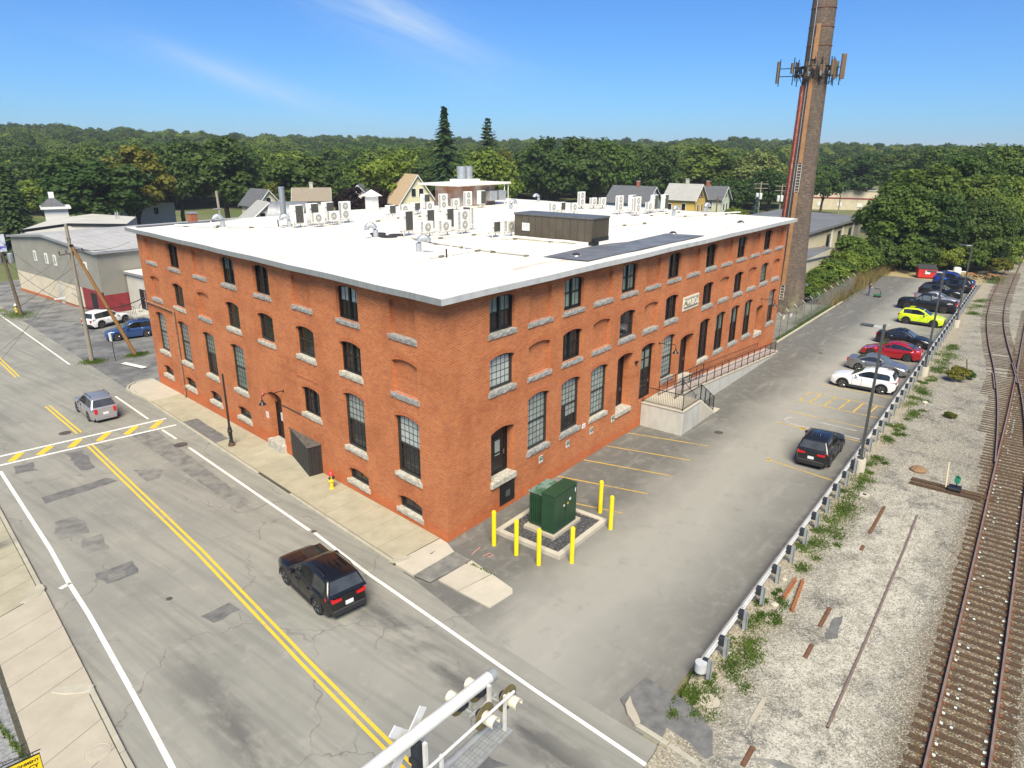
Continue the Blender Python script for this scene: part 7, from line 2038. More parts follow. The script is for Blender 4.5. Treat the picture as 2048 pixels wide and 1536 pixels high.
M_BARK = M('bark', (.11, .085, .06), (.065, .05, .036), 5, .95, bump=.5, stretch=(4, 4, .6))
M_BARKP = M('pale_bark', (.28, .24, .185), (.18, .15, .11), 5, .95, bump=.4, stretch=(4, 4, .6))
def quads_mesh(name, P, U, V, m):
 n = len(P)
 pts = np.stack([P - U - V, P + U - V * .6, P + U * .7 + V, P - U * .8 + V * .8], 1).reshape(-1, 3).astype(np.float32)
 me = bpy.data.meshes.new(name)
 me.vertices.add(4 * n); me.vertices.foreach_set('co', pts.ravel())
 me.loops.add(4 * n); me.loops.foreach_set('vertex_index', np.arange(4 * n, dtype=np.int32))
 me.polygons.add(n); me.polygons.foreach_set('loop_start', np.arange(0, 4 * n, 4, dtype=np.int32)); me.polygons.foreach_set('loop_total', np.full(n, 4, np.int32))
 me.update(); me.materials.append(m)
 return me
def unit(a): return a / np.maximum(np.linalg.norm(a, axis=-1, keepdims=True), 1e-9)
def crown_mesh(seed, H=18.0, Rr=7.0, base=.22, nc=75, per=85, leaf=.42, m=None, flat=.0, clump=(.20, .34), squash=.8):
 rg = np.random.default_rng(seed)
 cz = H * (base + (1 - base) * .5); rz = H * (1 - base) * .5
 d = unit(rg.normal(size=(nc, 3))); d[:, 2] = np.where(d[:, 2] < -.55, -d[:, 2] * .6, d[:, 2])
 rad = rg.uniform(.42, .84, nc) ** .75
 # lobes make the outline uneven
 lob = 1 + .22 * np.sin(3 * np.arctan2(d[:, 1], d[:, 0]) + seed) * (1 - np.abs(d[:, 2])) + rg.normal(0, .07, nc)
 c = np.stack([d[:, 0] * Rr * rad * lob, d[:, 1] * Rr * rad * lob, cz + d[:, 2] * rz * rad * (1 + rg.normal(0, .06, nc))], 1)
 cr = Rr * rg.uniform(clump[0], clump[1], nc)
 n = nc * per
 ci = np.repeat(np.arange(nc), per)
 e = unit(rg.normal(size=(n, 3))); e[:, 2] = np.abs(e[:, 2]) * np.where(rg.random(n) < .78, 1, -1)
 rr = rg.uniform(.55, 1.05, n)[:, None] * cr[ci][:, None]
 P = c[ci] + e * rr * np.array([1, 1, squash])
 out = unit(P - np.array([0, 0, cz * .9]))
 N = unit(.55 * e + .30 * out + .50 * rg.normal(size=(n, 3)) + np.array([0, 0, .35]))
 U = unit(np.cross(N, rg.normal(size=(n, 3)))); V = np.cross(N, U)
 s = leaf * rg.uniform(.6, 1.25, (n, 1))
 return quads_mesh('crown', P, U * s, V * s * .72, m), c
def trunk_mesh(seed, H, r, centers, m, nl=7):
 rg = random.Random(seed); mb = MB()
 top = H * .72
 pts = [(0, 0, -.3)] + [(rg.uniform(-.25, .25), rg.uniform(-.25, .25), top * k / 4) for k in range(1, 5)]
 mb.tube(pts, [r * 1.25, r, r * .8, r * .55, r * .25], 8)
 for k in range(min(nl, len(centers))):
  c = centers[(k * 7) % len(centers)]; z0_ = H * rg.uniform(.18, .45)
  a = Vector((0, 0, z0_)); b = Vector((float(c[0]), float(c[1]), float(c[2])))
  if b.z < z0_ + 1: continue
  mid_ = a.lerp(b, .5) + Vector((0, 0, -.06 * H * .3))
  mb.tube([a, mid_, b], [r * .45, r * .3, r * .08], 6)
 return mb.mesh('trunk', m, smooth=True)
def conifer_mesh(seed, H, Rr, m, tiers=34, leaf=.34, sparse=1.0, base=.06, droop=.35, power=1.0):
 rg = np.random.default_rng(seed); PP = []; UU = []; VV = []
 for k in range(tiers):
  t_ = k / (tiers - 1); z = H * (base + (1 - base) * t_); R_ = Rr * (1 - t_) ** power + .15
  nb = max(5, int(11 * (1 - t_ * .5) * sparse))
  for b in range(nb):
   a = rg.uniform(0, 6.283); L = R_ * rg.uniform(.72, 1.08)
   nl = max(3, int(L / leaf * 2.0))
   for q in range(nl):
    f = (q + rg.uniform(.2, .9)) / nl
    p = np.array([math.cos(a) * L * f, math.sin(a) * L * f, z - droop * L * f * f + .10 * L * f + rg.normal(0, .08)])
    w = leaf * (1.15 - .6 * f)
    tdir = np.array([-math.sin(a), math.cos(a), rg.normal(0, .15)]); fdir = np.array([math.cos(a), math.sin(a), -.35 + rg.normal(0, .25)])
    for s_ in (-1, 1):
     PP.append(p + tdir * s_ * w * .6 + rg.normal(0, .05, 3)); UU.append(tdir * w * .75); VV.append(fdir * w * .8 + np.array([0, 0, -.25 * w]))
 return quads_mesh('crown', np.array(PP), np.array(UU), np.array(VV), m)
PROTO = {}
for k, (seed, Rr, base, nc) in enumerate(((11, 7.2, .16, 80), (23, 6.6, .14, 74), (37, 7.8, .18, 86), (51, 6.0, .12, 70))):
 cm, cen = crown_mesh(seed, 18, Rr, base, nc, 105, .37, LF_MID)
 PROTO['b%d' % k] = (cm, trunk_mesh(seed, 18, .42, cen, M_BARK), 18.0, Rr * 1.02)
for k, (seed, Rr) in enumerate(((61, 7.0), (72, 6.4))):
 cm, cen = crown_mesh(seed, 16, Rr, .06, 120, 130, .27, LF_MID, clump=(.16, .28))
 PROTO['n%d' % k] = (cm, trunk_mesh(seed, 16, .34, cen, M_BARK, 9), 16.0, Rr * 1.02)
cm, cen = crown_mesh(83, 17, 6.5, .30, 44, 60, .34, LF_LITE, clump=(.16, .30)); PROTO['open'] = (cm, trunk_mesh(83, 17, .30, cen, M_BARKP, 14), 17.0, 6.4)
cm, cen = crown_mesh(85, 16, 7.0, .10, 70, 110, .36, LF_WILLOW, clump=(.22, .36), squash=1.3); PROTO['willow'] = (cm, trunk_mesh(85, 16, .4, cen, M_BARK), 16.0, 7.2)
PROTO['spruce'] = (conifer_mesh(5, 28, 6.4, LF_SPRUCE, 44, .42, 1.1, .04, .38, .85), MB().tube([(0, 0, -.3), (0, 0, 27)], [.5, .04], 8).mesh('trunk', M_BARK), 28.0, 6.4)
PROTO['pine'] = (conifer_mesh(9, 26, 4.2, LF_SPRUCE, 18, .45, .75, .45, -.1, .55), MB().tube([(0, 0, -.3), (0, 0, 25)], [.45, .06], 8).mesh('trunk', M_BARK), 26.0, 4.2)
PROTO['small_spruce'] = (conifer_mesh(15, 8, 1.9, LF_BLUE, 26, .20, 1.2, .03, .25, .95), MB().tube([(0, 0, -.2), (0, 0, 7.6)], [.15, .02], 6).mesh('trunk', M_BARK), 8.0, 1.9)
for k, seed in enumerate((91, 95)):
 cm, cen = crown_mesh(seed, 4.2, 2.5, .0, 60, 80, .155, LF_MID, clump=(.20, .36)); PROTO['s%d' % k] = (cm, trunk_mesh(seed, 4.2, .08, cen, M_BARK, 9), 4.2, 2.5)
def tree(kind, x, y, H, Wd, label, m=None, name='tree', group=None, z=None, rz=None, cat='tree'):
 cm, tm, h0, r0 = PROTO[kind]
 t_ = thing(name, label, cat, (x, y, (zg(y) - .25 + hill(x, y)) if z is None else z), rz if rz is not None else (x * 1.7 + y) % 6.28, group)
 sx = Wd / 2 / r0; s_ = (sx, sx, H / h0)
 c = link('crown', cm, t_); c.scale = s_
 tr = link('trunk', tm, t_); tr.scale = s_
 if m is not None: setmat(c, m)
 return t_
GB = 'trees beyond the mill roof'
tree('b0', 41.2, 133.6, 17.6, 21, 'dark green maple standing left behind the warehouse roofs', LF_DARK, 'maple_tree', GB)
tree('b1', 54.0, 142.2, 19.8, 16, 'olive-yellow maple between the dark trees on the left', LF_OLIVE, 'maple_tree', GB)
tree('b2', 65.3, 144.5, 21.7, 17, 'tall dark tree right beside the olive maple', LF_DARK, 'maple_tree', GB)
tree('b3', 71.5, 135.8, 22.4, 18, 'tallest dark broadleaf tree on the left, behind the white gable', LF_DARK, 'maple_tree', GB)
tree('b1', 47.0, 139.0, 15.5, 13, 'dark lower tree filling in behind the dark green maple', LF_DARK, 'maple_tree', GB)
tree('spruce', 24.3, 124.5, 15.5, 9, 'dark conifer at the very left edge beside the road', LF_SPRUCE, 'conifer_tree', GB)
tree('spruce', 30.5, 141.0, 14.5, 10, 'dark conifer second from the left edge beside the road', LF_SPRUCE, 'conifer_tree', GB)
tree('b3', 26.0, 152.0, 13.5, 14, 'green tree behind the conifers at the left edge', LF_MID, 'tree', GB)
tree('b0', 47.6, 175.0, 12.5, 15, 'bright green tree behind the distant pole at the left', LF_LITE, 'tree', GB)
tree('b2', 38.0, 190.0, 14.5, 14, 'bright green tree left of the distant store', LF_LITE, 'tree', GB)
tree('b2', 78.5, 116.3, 18.5, 20.5, 'round dark maple behind the silver barrel roof', LF_DARK, 'maple_tree', GB)
tree('open', 68.8, 113.6, 12.6, 6.0, 'small half-bare tree in front of the round maple', LF_OLIVE, 'tree', GB)
tree('b3', 75.3, 96.0, 12.2, 8, 'dark purple copper beech left of the open light tree', LF_COPPER, 'beech_tree', GB)
tree('b1', 77.0, 91.0, 12.0, 7.5, 'dark purple copper beech nearest the cream house', LF_COPPER, 'beech_tree', GB)
tree('open', 82.0, 92.0, 19.0, 14, 'open light green tree in front of the cream house', LF_LITE, 'tree', GB)
tree('spruce', 112.7, 104.6, 28.4, 18, 'tall pointed spruce above the roof line', LF_SPRUCE, 'spruce_tree', GB)
tree('b0', 116.8, 94.2, 20.0, 14.5, 'bright green maple right of the tall spruce', LF_LITE, 'maple_tree', GB)
tree('pine', 145.1, 117.7, 27.2, 9.5, 'thin-topped pine standing up behind the bright maple', LF_SPRUCE, 'pine_tree', GB)
tree('b2', 139.0, 108.0, 19.8, 13, 'olive green tree behind the bright maple', LF_OLIVE, 'tree', GB)
tree('b1', 139.6, 93.0, 22.8, 17, 'dark maple, first of the row behind the stair house', LF_DARK, 'maple_tree', GB)
tree('b3', 148.5, 88.0, 23.3, 17, 'dark maple, second of the row left of the blue house', LF_DARK, 'maple_tree', GB)
tree('b0', 164.4, 88.0, 23.0, 18, 'green maple behind the blue house', LF_MID, 'maple_tree', GB)
tree('b2', 176.0, 84.7, 21.8, 15, 'dark maple right behind the blue house', LF_DARK, 'maple_tree', GB)
tree('b1', 169.9, 74.5, 20.5, 14, 'dark maple between the blue and yellow houses', LF_DARK, 'maple_tree', GB)
tree('b3', 190.8, 71.0, 21.6, 22, 'large mid green maple behind the yellow house', LF_MID, 'maple_tree', GB)
tree('willow', 197.0, 56.0, 17.8, 17, 'pale green willow left of the chimney', LF_WILLOW, 'willow_tree', GB)
tree('b0', 172.1, 43.5, 14.5, 13, 'dark tree below the willow beside the chimney', LF_DARK, 'tree', GB)
tree('b2', 160.1, 48.5, 12.5, 13, 'dark tree right of the pale green house', LF_DARK, 'tree', GB)
tree('small_spruce', 140.4, 35.8, 8.3, 4.0, 'small blue spruce near the pale poles', LF_BLUE, 'spruce_tree', GB)
tree('s0', 134.5, 38.2, 6.6, 6.5, 'light green shrub tree beside the pale green house', LF_LITE, 'tree', GB)
tree('b1', 212.2, 40.5, 14.8, 11, 'green tree just right of the chimney', LF_MID, 'tree', GB)
tree('b3', 240.0, 36.5, 18.5, 18, 'dark round tree behind the two far white houses', LF_DARK, 'tree', GB)
tree('b0', 262.0, 30.0, 19.0, 18, 'dark round tree right of the two far white houses', LF_DARK, 'tree', GB)
tree('b1', 100.0, 122.0, 17.0, 14, 'green tree left behind the tall spruce', LF_MID, 'tree', GB)
tree('b2', 92.0, 128.0, 16.0, 15, 'green tree behind the open light tree', LF_MID, 'tree', GB)
tree('b3', 88.0, 150.0, 15.0, 15, 'mid green tree between the round maple and the far woods', LF_MID, 'tree', GB)
GR = 'trees along the right side of the lot'
rt = [('n0', 103.5, 1.0, 13.5, 13, LF_MID, 'broad green tree behind the shrubs at the end of the lot'), ('n1', 104.5, -4.5, 12.0, 10, LF_DARK, 'dark tree over the dumpster'), ('n0', 108.5, -9.0, 11.5, 10, LF_DARK, 'dark tree over the picnic tables'),
  ('n1', 115.0, -1.0, 16.0, 14, LF_MID, 'tall green tree second row behind the dumpster'), ('n0', 118.0, -8.0, 14.5, 12, LF_MID, 'green tree second row behind the picnic tables'), ('n1', 116.0, -11.8, 9.0, 7, LF_DARK, 'low dark tree closest to the siding'),
  ('n0', 130.0, -4.0, 17.5, 15, LF_MID, 'tall green tree third row on the right'), ('n1', 133.0, -11.0, 14.0, 11, LF_LITE, 'light green tree beside the siding'), ('n0', 128.0, 4.0, 15.0, 12, LF_LITE, 'light green tree beyond the beige garage'),
  ('n1', 148.0, -3.0, 18.0, 15, LF_DARK, 'dark tall tree farther along on the right'), ('n0', 152.0, -11.0, 16.5, 13, LF_MID, 'green tree farther along beside the siding'), ('n1', 170.0, -6.0, 19.0, 16, LF_MID, 'tall green tree near the right edge'), ('n0', 175.0, -13.5, 16.0, 12, LF_DARK, 'dark tree leaning over the siding far away'),
  ('b0', 195.0, -9.0, 20.0, 17, LF_DARK, 'far dark tree at the right edge'), ('b2', 205.0, 0.0, 20.0, 18, LF_MID, 'far green tree right of the far houses'), ('b1', 225.0, -12.0, 20.0, 18, LF_MID, 'farthest green tree above the tracks'), ('b3', 235.0, 6.0, 20.0, 18, LF_DARK, 'farthest dark tree right of the far houses'), ('b2', 180.0, 6.0, 17.0, 14, LF_DARK, 'dark tree between the garage trees and the far houses'), ('b1', 160.0, 10.0, 14.0, 12, LF_MID, 'green tree past the end of the beige garage')]
for k, x, y, H, Wd, m, lab in rt: tree(k, x, y, H, Wd, lab, m, 'tree', GR)
GS = 'shrubs along the chain-link fence'
sh = [(66.5, 3.4, 2.2, 4.0, LF_MID, 'nearest the chimney'), (70.5, 3.6, 2.5, 4.4, LF_LITE, 'second from the chimney'), (74.8, 3.8, 2.9, 5.2, LF_MID, 'third from the chimney'), (79.0, 4.0, 3.1, 5.4, LF_LITE, 'in the middle of the row'), (83.5, 4.2, 3.3, 5.6, LF_MID, 'fifth from the chimney'), (88.0, 3.6, 3.8, 5.6, LF_LITE, 'sixth from the chimney'), (92.5, 3.0, 4.4, 5.8, LF_MID, 'seventh from the chimney'), (97.0, 1.6, 5.2, 6.0, LF_DARK, 'closest to the dumpster'), (94.5, 5.0, 5.5, 6.0, LF_LITE, 'tall one behind the end of the row')]
for n_, (x, y, H, Wd, m, lab) in enumerate(sh): tree('s%d' % (n_ % 2), x, y, H, Wd, 'leafy shrub behind the chain-link fence, ' + lab, m, 'shrub', GS, z=-.1, cat='shrub')
for n_, (x, y, H, Wd, m, lab) in enumerate(((42.6, -15.2, 1.25, 1.6, LF_OLIVE, 'low dry shrub standing in the gravel by the tracks'), (43.7, -15.9, .8, .9, LF_DARK, 'small shrub at the foot of the rusty post'), (106.0, -13.2, 2.6, 3.4, LF_OLIVE, 'yellowing bush beside the siding at the end of the lot'), (33.0, -15.9, .4, .9, LF_OLIVE, 'tiny dry weed in the gravel between guardrail and tracks'))):
 tree('s%d' % (n_ % 2), x, y, H, Wd, lab, m, 'shrub', None, z=-.05, cat='shrub')
us = [(99.5, -1.5, 4.5, 5.5), (101.5, -4.0, 4.5, 5.0), (103.5, -6.8, 4.5, 5.0), (106.0, -9.6, 4.8, 5.0), (109.5, -12.2, 4.2, 4.5), (114.5, -13.0, 5.0, 5.5), (120.5, -13.2, 5.5, 6.0), (127.0, -13.2, 5.5, 6.0), (134.0, -13.3, 6.0, 6.5), (142.0, -13.2, 6.5, 7.0), (151.0, -13.3, 6.5, 7.5), (161.0, -13.4, 7.0, 8.0), (104.0, 2.5, 5.0, 6.0), (110.0, 3.5, 5.5, 6.0)]
for n_, (x, y, H, Wd) in enumerate(us):
 lab = ['nearest the lot', 'second', 'third', 'fourth', 'fifth', 'sixth', 'seventh', 'eighth', 'ninth', 'tenth', 'eleventh', 'farthest', 'beside the fence shrubs', 'farther behind the fence shrubs'][n_]
 tree('s%d' % (n_ % 2), x, y, H, Wd, 'dense bush under the right-hand trees, ' + (lab + ' along the edge towards the siding' if n_ < 12 else lab), [LF_MID, LF_DARK, LF_LITE][n_ % 3], 'bush', 'bushes under the right-hand trees', z=-.2, cat='bush')
# far woods: too many to tell apart, one mass
rgw = np.random.default_rng(44)
V = []
while len(V) < 3000:
 a = math.radians(rgw.uniform(-12, 92)); d = 250 + 1250 * rgw.random() ** 1.55
 x, y = -20.5 + d * math.cos(a), -19.4 + d * math.sin(a); ad = math.degrees(a)
 if 8 < ad < 17.5 and d < 345: continue
 if 68 < ad < 75 and 300 < d < 440: continue
 if ad < 3 and d < 600 and abs(y + 17) < 9: continue
 V.append((x, y, hill(x, y) + zg(y) - 1.0))
me = bpy.data.meshes.new('woodland'); me.from_pydata(V, [], [])
wood = link('woodland', me); tag(wood, 'distant mass of mixed woods covering the low hills', 'woods', kind='stuff')
def crown_objs():
 out = []
 for o in scene.objects:
  if o.name.startswith('crown') and o.parent and o.parent.get('group') == GB and o.data in [PROTO[k][0] for k in ('b0', 'b1', 'b2', 'b3')]:
   out.append(o)
 pick = {}
 for o in out:
  mm = o.material_slots[0].material.name if o.material_slots[0].link == 'OBJECT' else 'mid'
  pick.setdefault((o.data.name, mm), o)
 return pick
pk = crown_objs()
sel = [o for (d, m_), o in pk.items() if m_ in ('dark_leaves', 'mid_leaves', 'light_leaves')][:10]
ng = bpy.data.node_groups.new('woodland_scatter', 'GeometryNodeTree')
ng.interface.new_socket('Geometry', in_out='INPUT', socket_type='NodeSocketGeometry'); ng.interface.new_socket('Geometry', in_out='OUTPUT', socket_type='NodeSocketGeometry')
gi = ng.nodes.new('NodeGroupInput'); go = ng.nodes.new('NodeGroupOutput')
iop = ng.nodes.new('GeometryNodeInstanceOnPoints'); jn = ng.nodes.new('GeometryNodeJoinGeometry')
for o in sel:
 n_ = ng.nodes.new('GeometryNodeObjectInfo'); n_.inputs['Object'].default_value = o; n_.inputs['As Instance'].default_value = True; n_.transform_space = 'ORIGINAL'
 ng.links.new(n_.outputs['Geometry'], jn.inputs[0])
iop.inputs['Pick Instance'].default_value = True
ng.links.new(jn.outputs[0], iop.inputs['Instance']); ng.links.new(gi.outputs[0], iop.inputs['Points'])
rv = ng.nodes.new('FunctionNodeRandomValue'); rv.data_type = 'FLOAT_VECTOR'; rv.inputs[0].default_value = (0, 0, 0); rv.inputs[1].default_value = (0.1, 0.1, 6.28)
ng.links.new(rv.outputs[0], iop.inputs['Rotation'])
rs_ = ng.nodes.new('FunctionNodeRandomValue'); rs_.data_type = 'FLOAT_VECTOR'; rs_.inputs[0].default_value = (.85, .85, .75); rs_.inputs[1].default_value = (1.5, 1.5, 1.2); rs_.inputs['Seed'].default_value = 3
ng.links.new(rs_.outputs[0], iop.inputs['Scale'])
ri_ = ng.nodes.new('FunctionNodeRandomValue'); ri_.data_type = 'INT'; ri_.inputs[4].default_value = 0; ri_.inputs[5].default_value = len(sel) - 1; ri_.inputs['Seed'].default_value = 9
ng.links.new(ri_.outputs[2], iop.inputs['Instance Index'])
ng.links.new(iop.outputs[0], go.inputs[0])
md = wood.modifiers.new('scatter', 'NODES'); md.node_group = ng
# ground cover: grass behind the guardrail and weeds elsewhere
def grass_mesh(n, region, h0, h1, seed, m, name='grass'):
 rg = np.random.default_rng(seed); x, y, z, k = region(rg, n); n = len(x)
 a = rg.uniform(0, 6.283, n); h = rg.uniform(h0, h1, n) * k; w = .018 + .02 * rg.random(n)
 lean = rg.normal(0, .45, (n, 2)) * h[:, None]
 p0 = np.stack([x - np.cos(a) * w, y - np.sin(a) * w, z], 1); p1 = np.stack([x + np.cos(a) * w, y + np.sin(a) * w, z], 1); p2 = np.stack([x + lean[:, 0], y + lean[:, 1], z + h], 1)
 P = np.stack([p0, p1, p2], 1).reshape(-1, 3).astype(np.float32)
 me = bpy.data.meshes.new(name); me.vertices.add(3 * n); me.vertices.foreach_set('co', P.ravel()); me.loops.add(3 * n); me.loops.foreach_set('vertex_index', np.arange(3 * n, dtype=np.int32)); me.polygons.add(n); me.polygons.foreach_set('loop_start', np.arange(0, 3 * n, 3, dtype=np.int32)); me.polygons.foreach_set('loop_total', np.full(n, 3, np.int32)); me.update(); me.materials.append(m)
 return me
M_GRASS = leafmat('grass_blades', (.060, .120, .014), (.150, .215, .030), .3)
M_GRASSD = leafmat('dry_grass_blades', (.20, .16, .06), (.34, .27, .10), .3)
clumps0 = [(1.3, -13.3, 1.4, .35), (3.2, -13.2, .9, .4), (-1.6, -13.0, .8, .5), (-.2, -13.4, .8, .4), (5.0, -13.1, .5, .4), (9.3, -13.3, .9, .3), (11.0, -13.5, 1.0, .35), (12.8, -13.5, 1.3, .4), (14.8, -13.5, 1.3, .45), (16.8, -13.4, 1.3, .4), (18.8, -13.5, .9, .4), (21.5, -13.5, .7, .25), (26.5, -13.5, .8, .3), (29, -13.4, .8, .3), (32, -13.5, 1.0, .3), (35, -13.5, 1.2, .3), (38, -13.5, 1.2, .35), (41, -13.4, 1.0, .3), (45, -13.5, 1.4, .35), (48, -13.5, 1.5, .4), (51, -13.5, 1.5, .4), (54, -13.4, 1.3, .35), (72, -13.4, 2, .3), (77, -13.3, 2, .35), (81, -13.2, 1.6, .3), (-1.9, -12.6, .6, .5)]
_rc = random.Random(31); clumps = []
for c_ in clumps0:
 for q in range(7): clumps.append((c_[0] + _rc.gauss(0, .75), c_[1] - .05 + _rc.gauss(0, .32), c_[2] * _rc.uniform(.25, .7), 0))
def reg3(rg, n):
 i = rg.integers(0, len(clumps), n); c = np.array(clumps)[i]
 x = c[:, 0] + rg.normal(0, .5, n) * c[:, 2]; y = c[:, 1] + rg.normal(0, .4, n) * np.minimum(c[:, 2], 1.2); k = (y < -12.35) & (y > -15)
 return x[k], y[k], np.full(k.sum(), -.03), (.6 + .8 * rg.random(k.sum()))
tag(link('grass', grass_mesh(40000, reg3, .03, .12, 3, M_GRASS)), 'green grass and weeds growing along the guardrail posts', 'grass', kind='stuff')
def reg4(rg, n):
 parts_ = [(rg.uniform(54, 97, n), rg.normal(.55, .38, n)), (rg.normal(3.75, .45, n // 12), rg.normal(46.2, .5, n // 12)), (rg.normal(7.2, .5, n // 10), rg.normal(45.3, .35, n // 10)), (rg.normal(7.3, .8, n // 8), rg.normal(75, 1.6, n // 8)), (rg.normal(-16.55, .05, n // 40), rg.uniform(0, 4.2, n // 40)), (rg.normal(-.72, .03, n // 160), rg.normal(-2.5, .5, n // 160)), (rg.uniform(96, 104, n // 6), rg.normal(-13.3, .6, n // 6)), (rg.normal(-16.6, .06, n // 50), rg.normal(1.2, .2, n // 50)), (rg.uniform(46.5, 54, n // 8), rg.normal(.05, .12, n // 8))]
 x = np.concatenate([p[0] for p in parts_]); y = np.concatenate([p[1] for p in parts_])
 return x, y, np.array([zg(v) - .02 for v in y]), .6 + .8 * rg.random(len(x))
tag(link('weeds', grass_mesh(16000, reg4, .04, .15, 5, M_GRASS)), 'scattered weeds along the fence verge and around the poles', 'weeds', kind='stuff')
def reg5(rg, n):
 x = rg.uniform(66, 100, n); y = rg.normal(1.4, .7, n) 
 return x, y, np.full(n, -.05), .8 + 1.0 * rg.random(n)
tag(link('tall_weeds', grass_mesh(9000, reg5, .5, 1.3, 6, M_GRASSD)), 'tall dry weeds and dead vines behind the fence', 'weeds', kind='stuff')
# ================================================================== CHIMNEY
ch = thing('chimney_stack', 'tall round brick smokestack carrying phone antennas', 'chimney', (60.25, 3.75, 0))
def chim_mat():
 t = NT('chimney_brick'); p = t.pos()
 tc_ = t.n('ShaderNodeTexCoord').outputs['UV']
 br = t.n('ShaderNodeTexBrick'); br.offset = .5; t.l(tc_, br.inputs['Vector'])
 for k, v in (('Scale', 1.0), ('Mortar Size', .010), ('Brick Width', .24), ('Row Height', .085), ('Bias', 0.0)): br.inputs[k].default_value = v
 br.inputs['Color1'].default_value = col((.19, .125, .088)); br.inputs['Color2'].default_value = col((.055, .044, .038)); br.inputs['Mortar'].default_value = col((.17, .145, .12))
 c = t.mix(t.ramp(t.noise(.5, 6, .7), .4, .65, 0, .6), br.outputs['Color'], (.075, .066, .060))
 c = t.mix(t.ramp(t.noise(1.0, 5, .7, stretch=(1, 1, .2)), .55, .75, 0, .5), c, (.20, .15, .115))
 sep = t.n('ShaderNodeSeparateXYZ'); t.l(p, sep.inputs[0])
 c = t.mix(t.math('MULTIPLY', t.ramp(sep.outputs[2], 3.8, 1.0), t.ramp(t.noise(1.5, 5), .45, .6)), c, (.20, .19, .11))
 t.bump(br.outputs['Fac'], -.5, .02)
 return t.done(c, .9, spec=.2)
M_CHIM = chim_mat()
prof_c = [(1.95, -.4), (1.88, 2.0), (1.64, 5.7), (1.46, 10.6), (1.31, 17.3), (1.24, 22), (1.19, 27), (1.15, 31.5), (1.12, 38)]
mb = MB(); n = 40; v = []; f = []
for r_, h in prof_c:
 for k in range(n): v.append((r_ * math.cos(2 * math.pi * k / n), r_ * math.sin(2 * math.pi * k / n), h))
for i in range(len(prof_c) - 1):
 for k in range(n): f.append((i * n + k, i * n + (k + 1) % n, (i + 1) * n + (k + 1) % n, (i + 1) * n + k))
mb.add(v, f); o = mb.build('shaft', M_CHIM, ch, smooth='all')
uv = o.data.uv_layers.new(name='UVMap')
for p in o.data.polygons:
 for li in p.loop_indices:
  q = o.data.vertices[o.data.loops[li].vertex_index].co
  a = math.atan2(q.y, q.x)
  if a < -math.pi + 1e-3 and p.center.y > 0: a = math.pi
  uv.data[li].uv = (a * 1.45, q.z)
def rad_c(z): return float(np.interp(z, [p[1] for p in prof_c], [p[0] for p in prof_c]))
va = math.atan2(-19.4 - 3.75, -20.5 - 60.25)      # direction of the viewer from the stack
M_TRAY = M('cable_tray_tan', (.36, .19, .085), (.28, .145, .065), 2, .7)
M_TRAYR = M('cable_tray_red', (.36, .085, .05), (.46, .22, .16), 2.5, .7, lo=.5, hi=.7)
def tray(ang, z0_, z1_, w, m, nm, d=.14):
 mb = MB(); zs_ = np.linspace(z0_, z1_, max(2, int((z1_ - z0_) / 2) + 1))
 e = Vector((math.cos(ang), math.sin(ang), 0)); s_ = Vector((-e.y, e.x, 0))
 for a, b in zip(zs_[:-1], zs_[1:]):
  pa, pb = e * (rad_c(a) - .06), e * (rad_c(b) - .06); qa, qb = e * (rad_c(a) + d), e * (rad_c(b) + d)
  mb.hexa([tuple(pa - s_ * w + Vector((0, 0, a))), tuple(qa - s_ * w + Vector((0, 0, a))), tuple(qa + s_ * w + Vector((0, 0, a))), tuple(pa + s_ * w + Vector((0, 0, a)))],
    [tuple(pb - s_ * w + Vector((0, 0, b))), tuple(qb - s_ * w + Vector((0, 0, b))), tuple(qb + s_ * w + Vector((0, 0, b))), tuple(pb + s_ * w + Vector((0, 0, b)))])
 mb.build(nm, m, ch, fix=True)
tray(va - R(14), 3.2, 13.0, .20, M_TRAY, 'cable_tray'); tray(va - R(14), 16.0, 24.2, .20, M_TRAY, 'cable_tray'); tray(va - R(14), 26.0, 28.0, .2, M_TRAY, 'cable_tray')
tray(va + R(2) - R(14), 26.6, 29.2, .2, M_TRAY, 'cable_tray')
tray(va - R(62), 5.0, 23.6, .26, M_TRAYR, 'cable_tray')
for z0_, z1_ in ((1.5, 3.2), (13.0, 16.0)):
 mb = MB(); e = Vector((math.cos(va - R(14)), math.sin(va - R(14)), 0)); s_ = Vector((-e.y, e.x, 0))
 for q in (-.2, .2): mb.tube([e * (rad_c(z0_) + .1) + s_ * q + Vector((0, 0, z0_)), e * (rad_c(z1_) + .1) + s_ * q + Vector((0, 0, z1_))], .03, 5)
 z = z0_ + .15
 while z < z1_: mb.tube([e * (rad_c(z) + .1) - s_ * .2 + Vector((0, 0, z)), e * (rad_c(z) + .1) + s_ * .2 + Vector((0, 0, z))], .025, 4); z += .3
 mb.build('ladder', M_LEG, ch)
mb = MB(); zs_ = np.linspace(1, 37, 30); aa = va - R(34)
mb.tube([(math.cos(aa) * (rad_c(z) + .06), math.sin(aa) * (rad_c(z) + .06), z) for z in zs_], .035, 5); mb.build('conduit', M_GALV, ch)
for z in (27.3, 29.0, 30.7):
 mb = MB(); mb.tube([(math.cos(a) * (rad_c(z) + .03), math.sin(a) * (rad_c(z) + .03), z) for a in np.linspace(0, 2 * math.pi, 41)], .035, 5); mb.build('iron_band', M('iron_band_red', (.26, .075, .05), (.16, .06, .045), 4, .7), ch)
ap_ = thing('antenna_platform', 'ring of brown phone antennas and radio boxes mounted high on the smokestack', 'antenna', (60.25, 3.75, 24.9))
M_ANT = M('antenna_brown', (.17, .115, .062), (.13, .085, .05), 2, .6)
rr = rad_c(24.9)
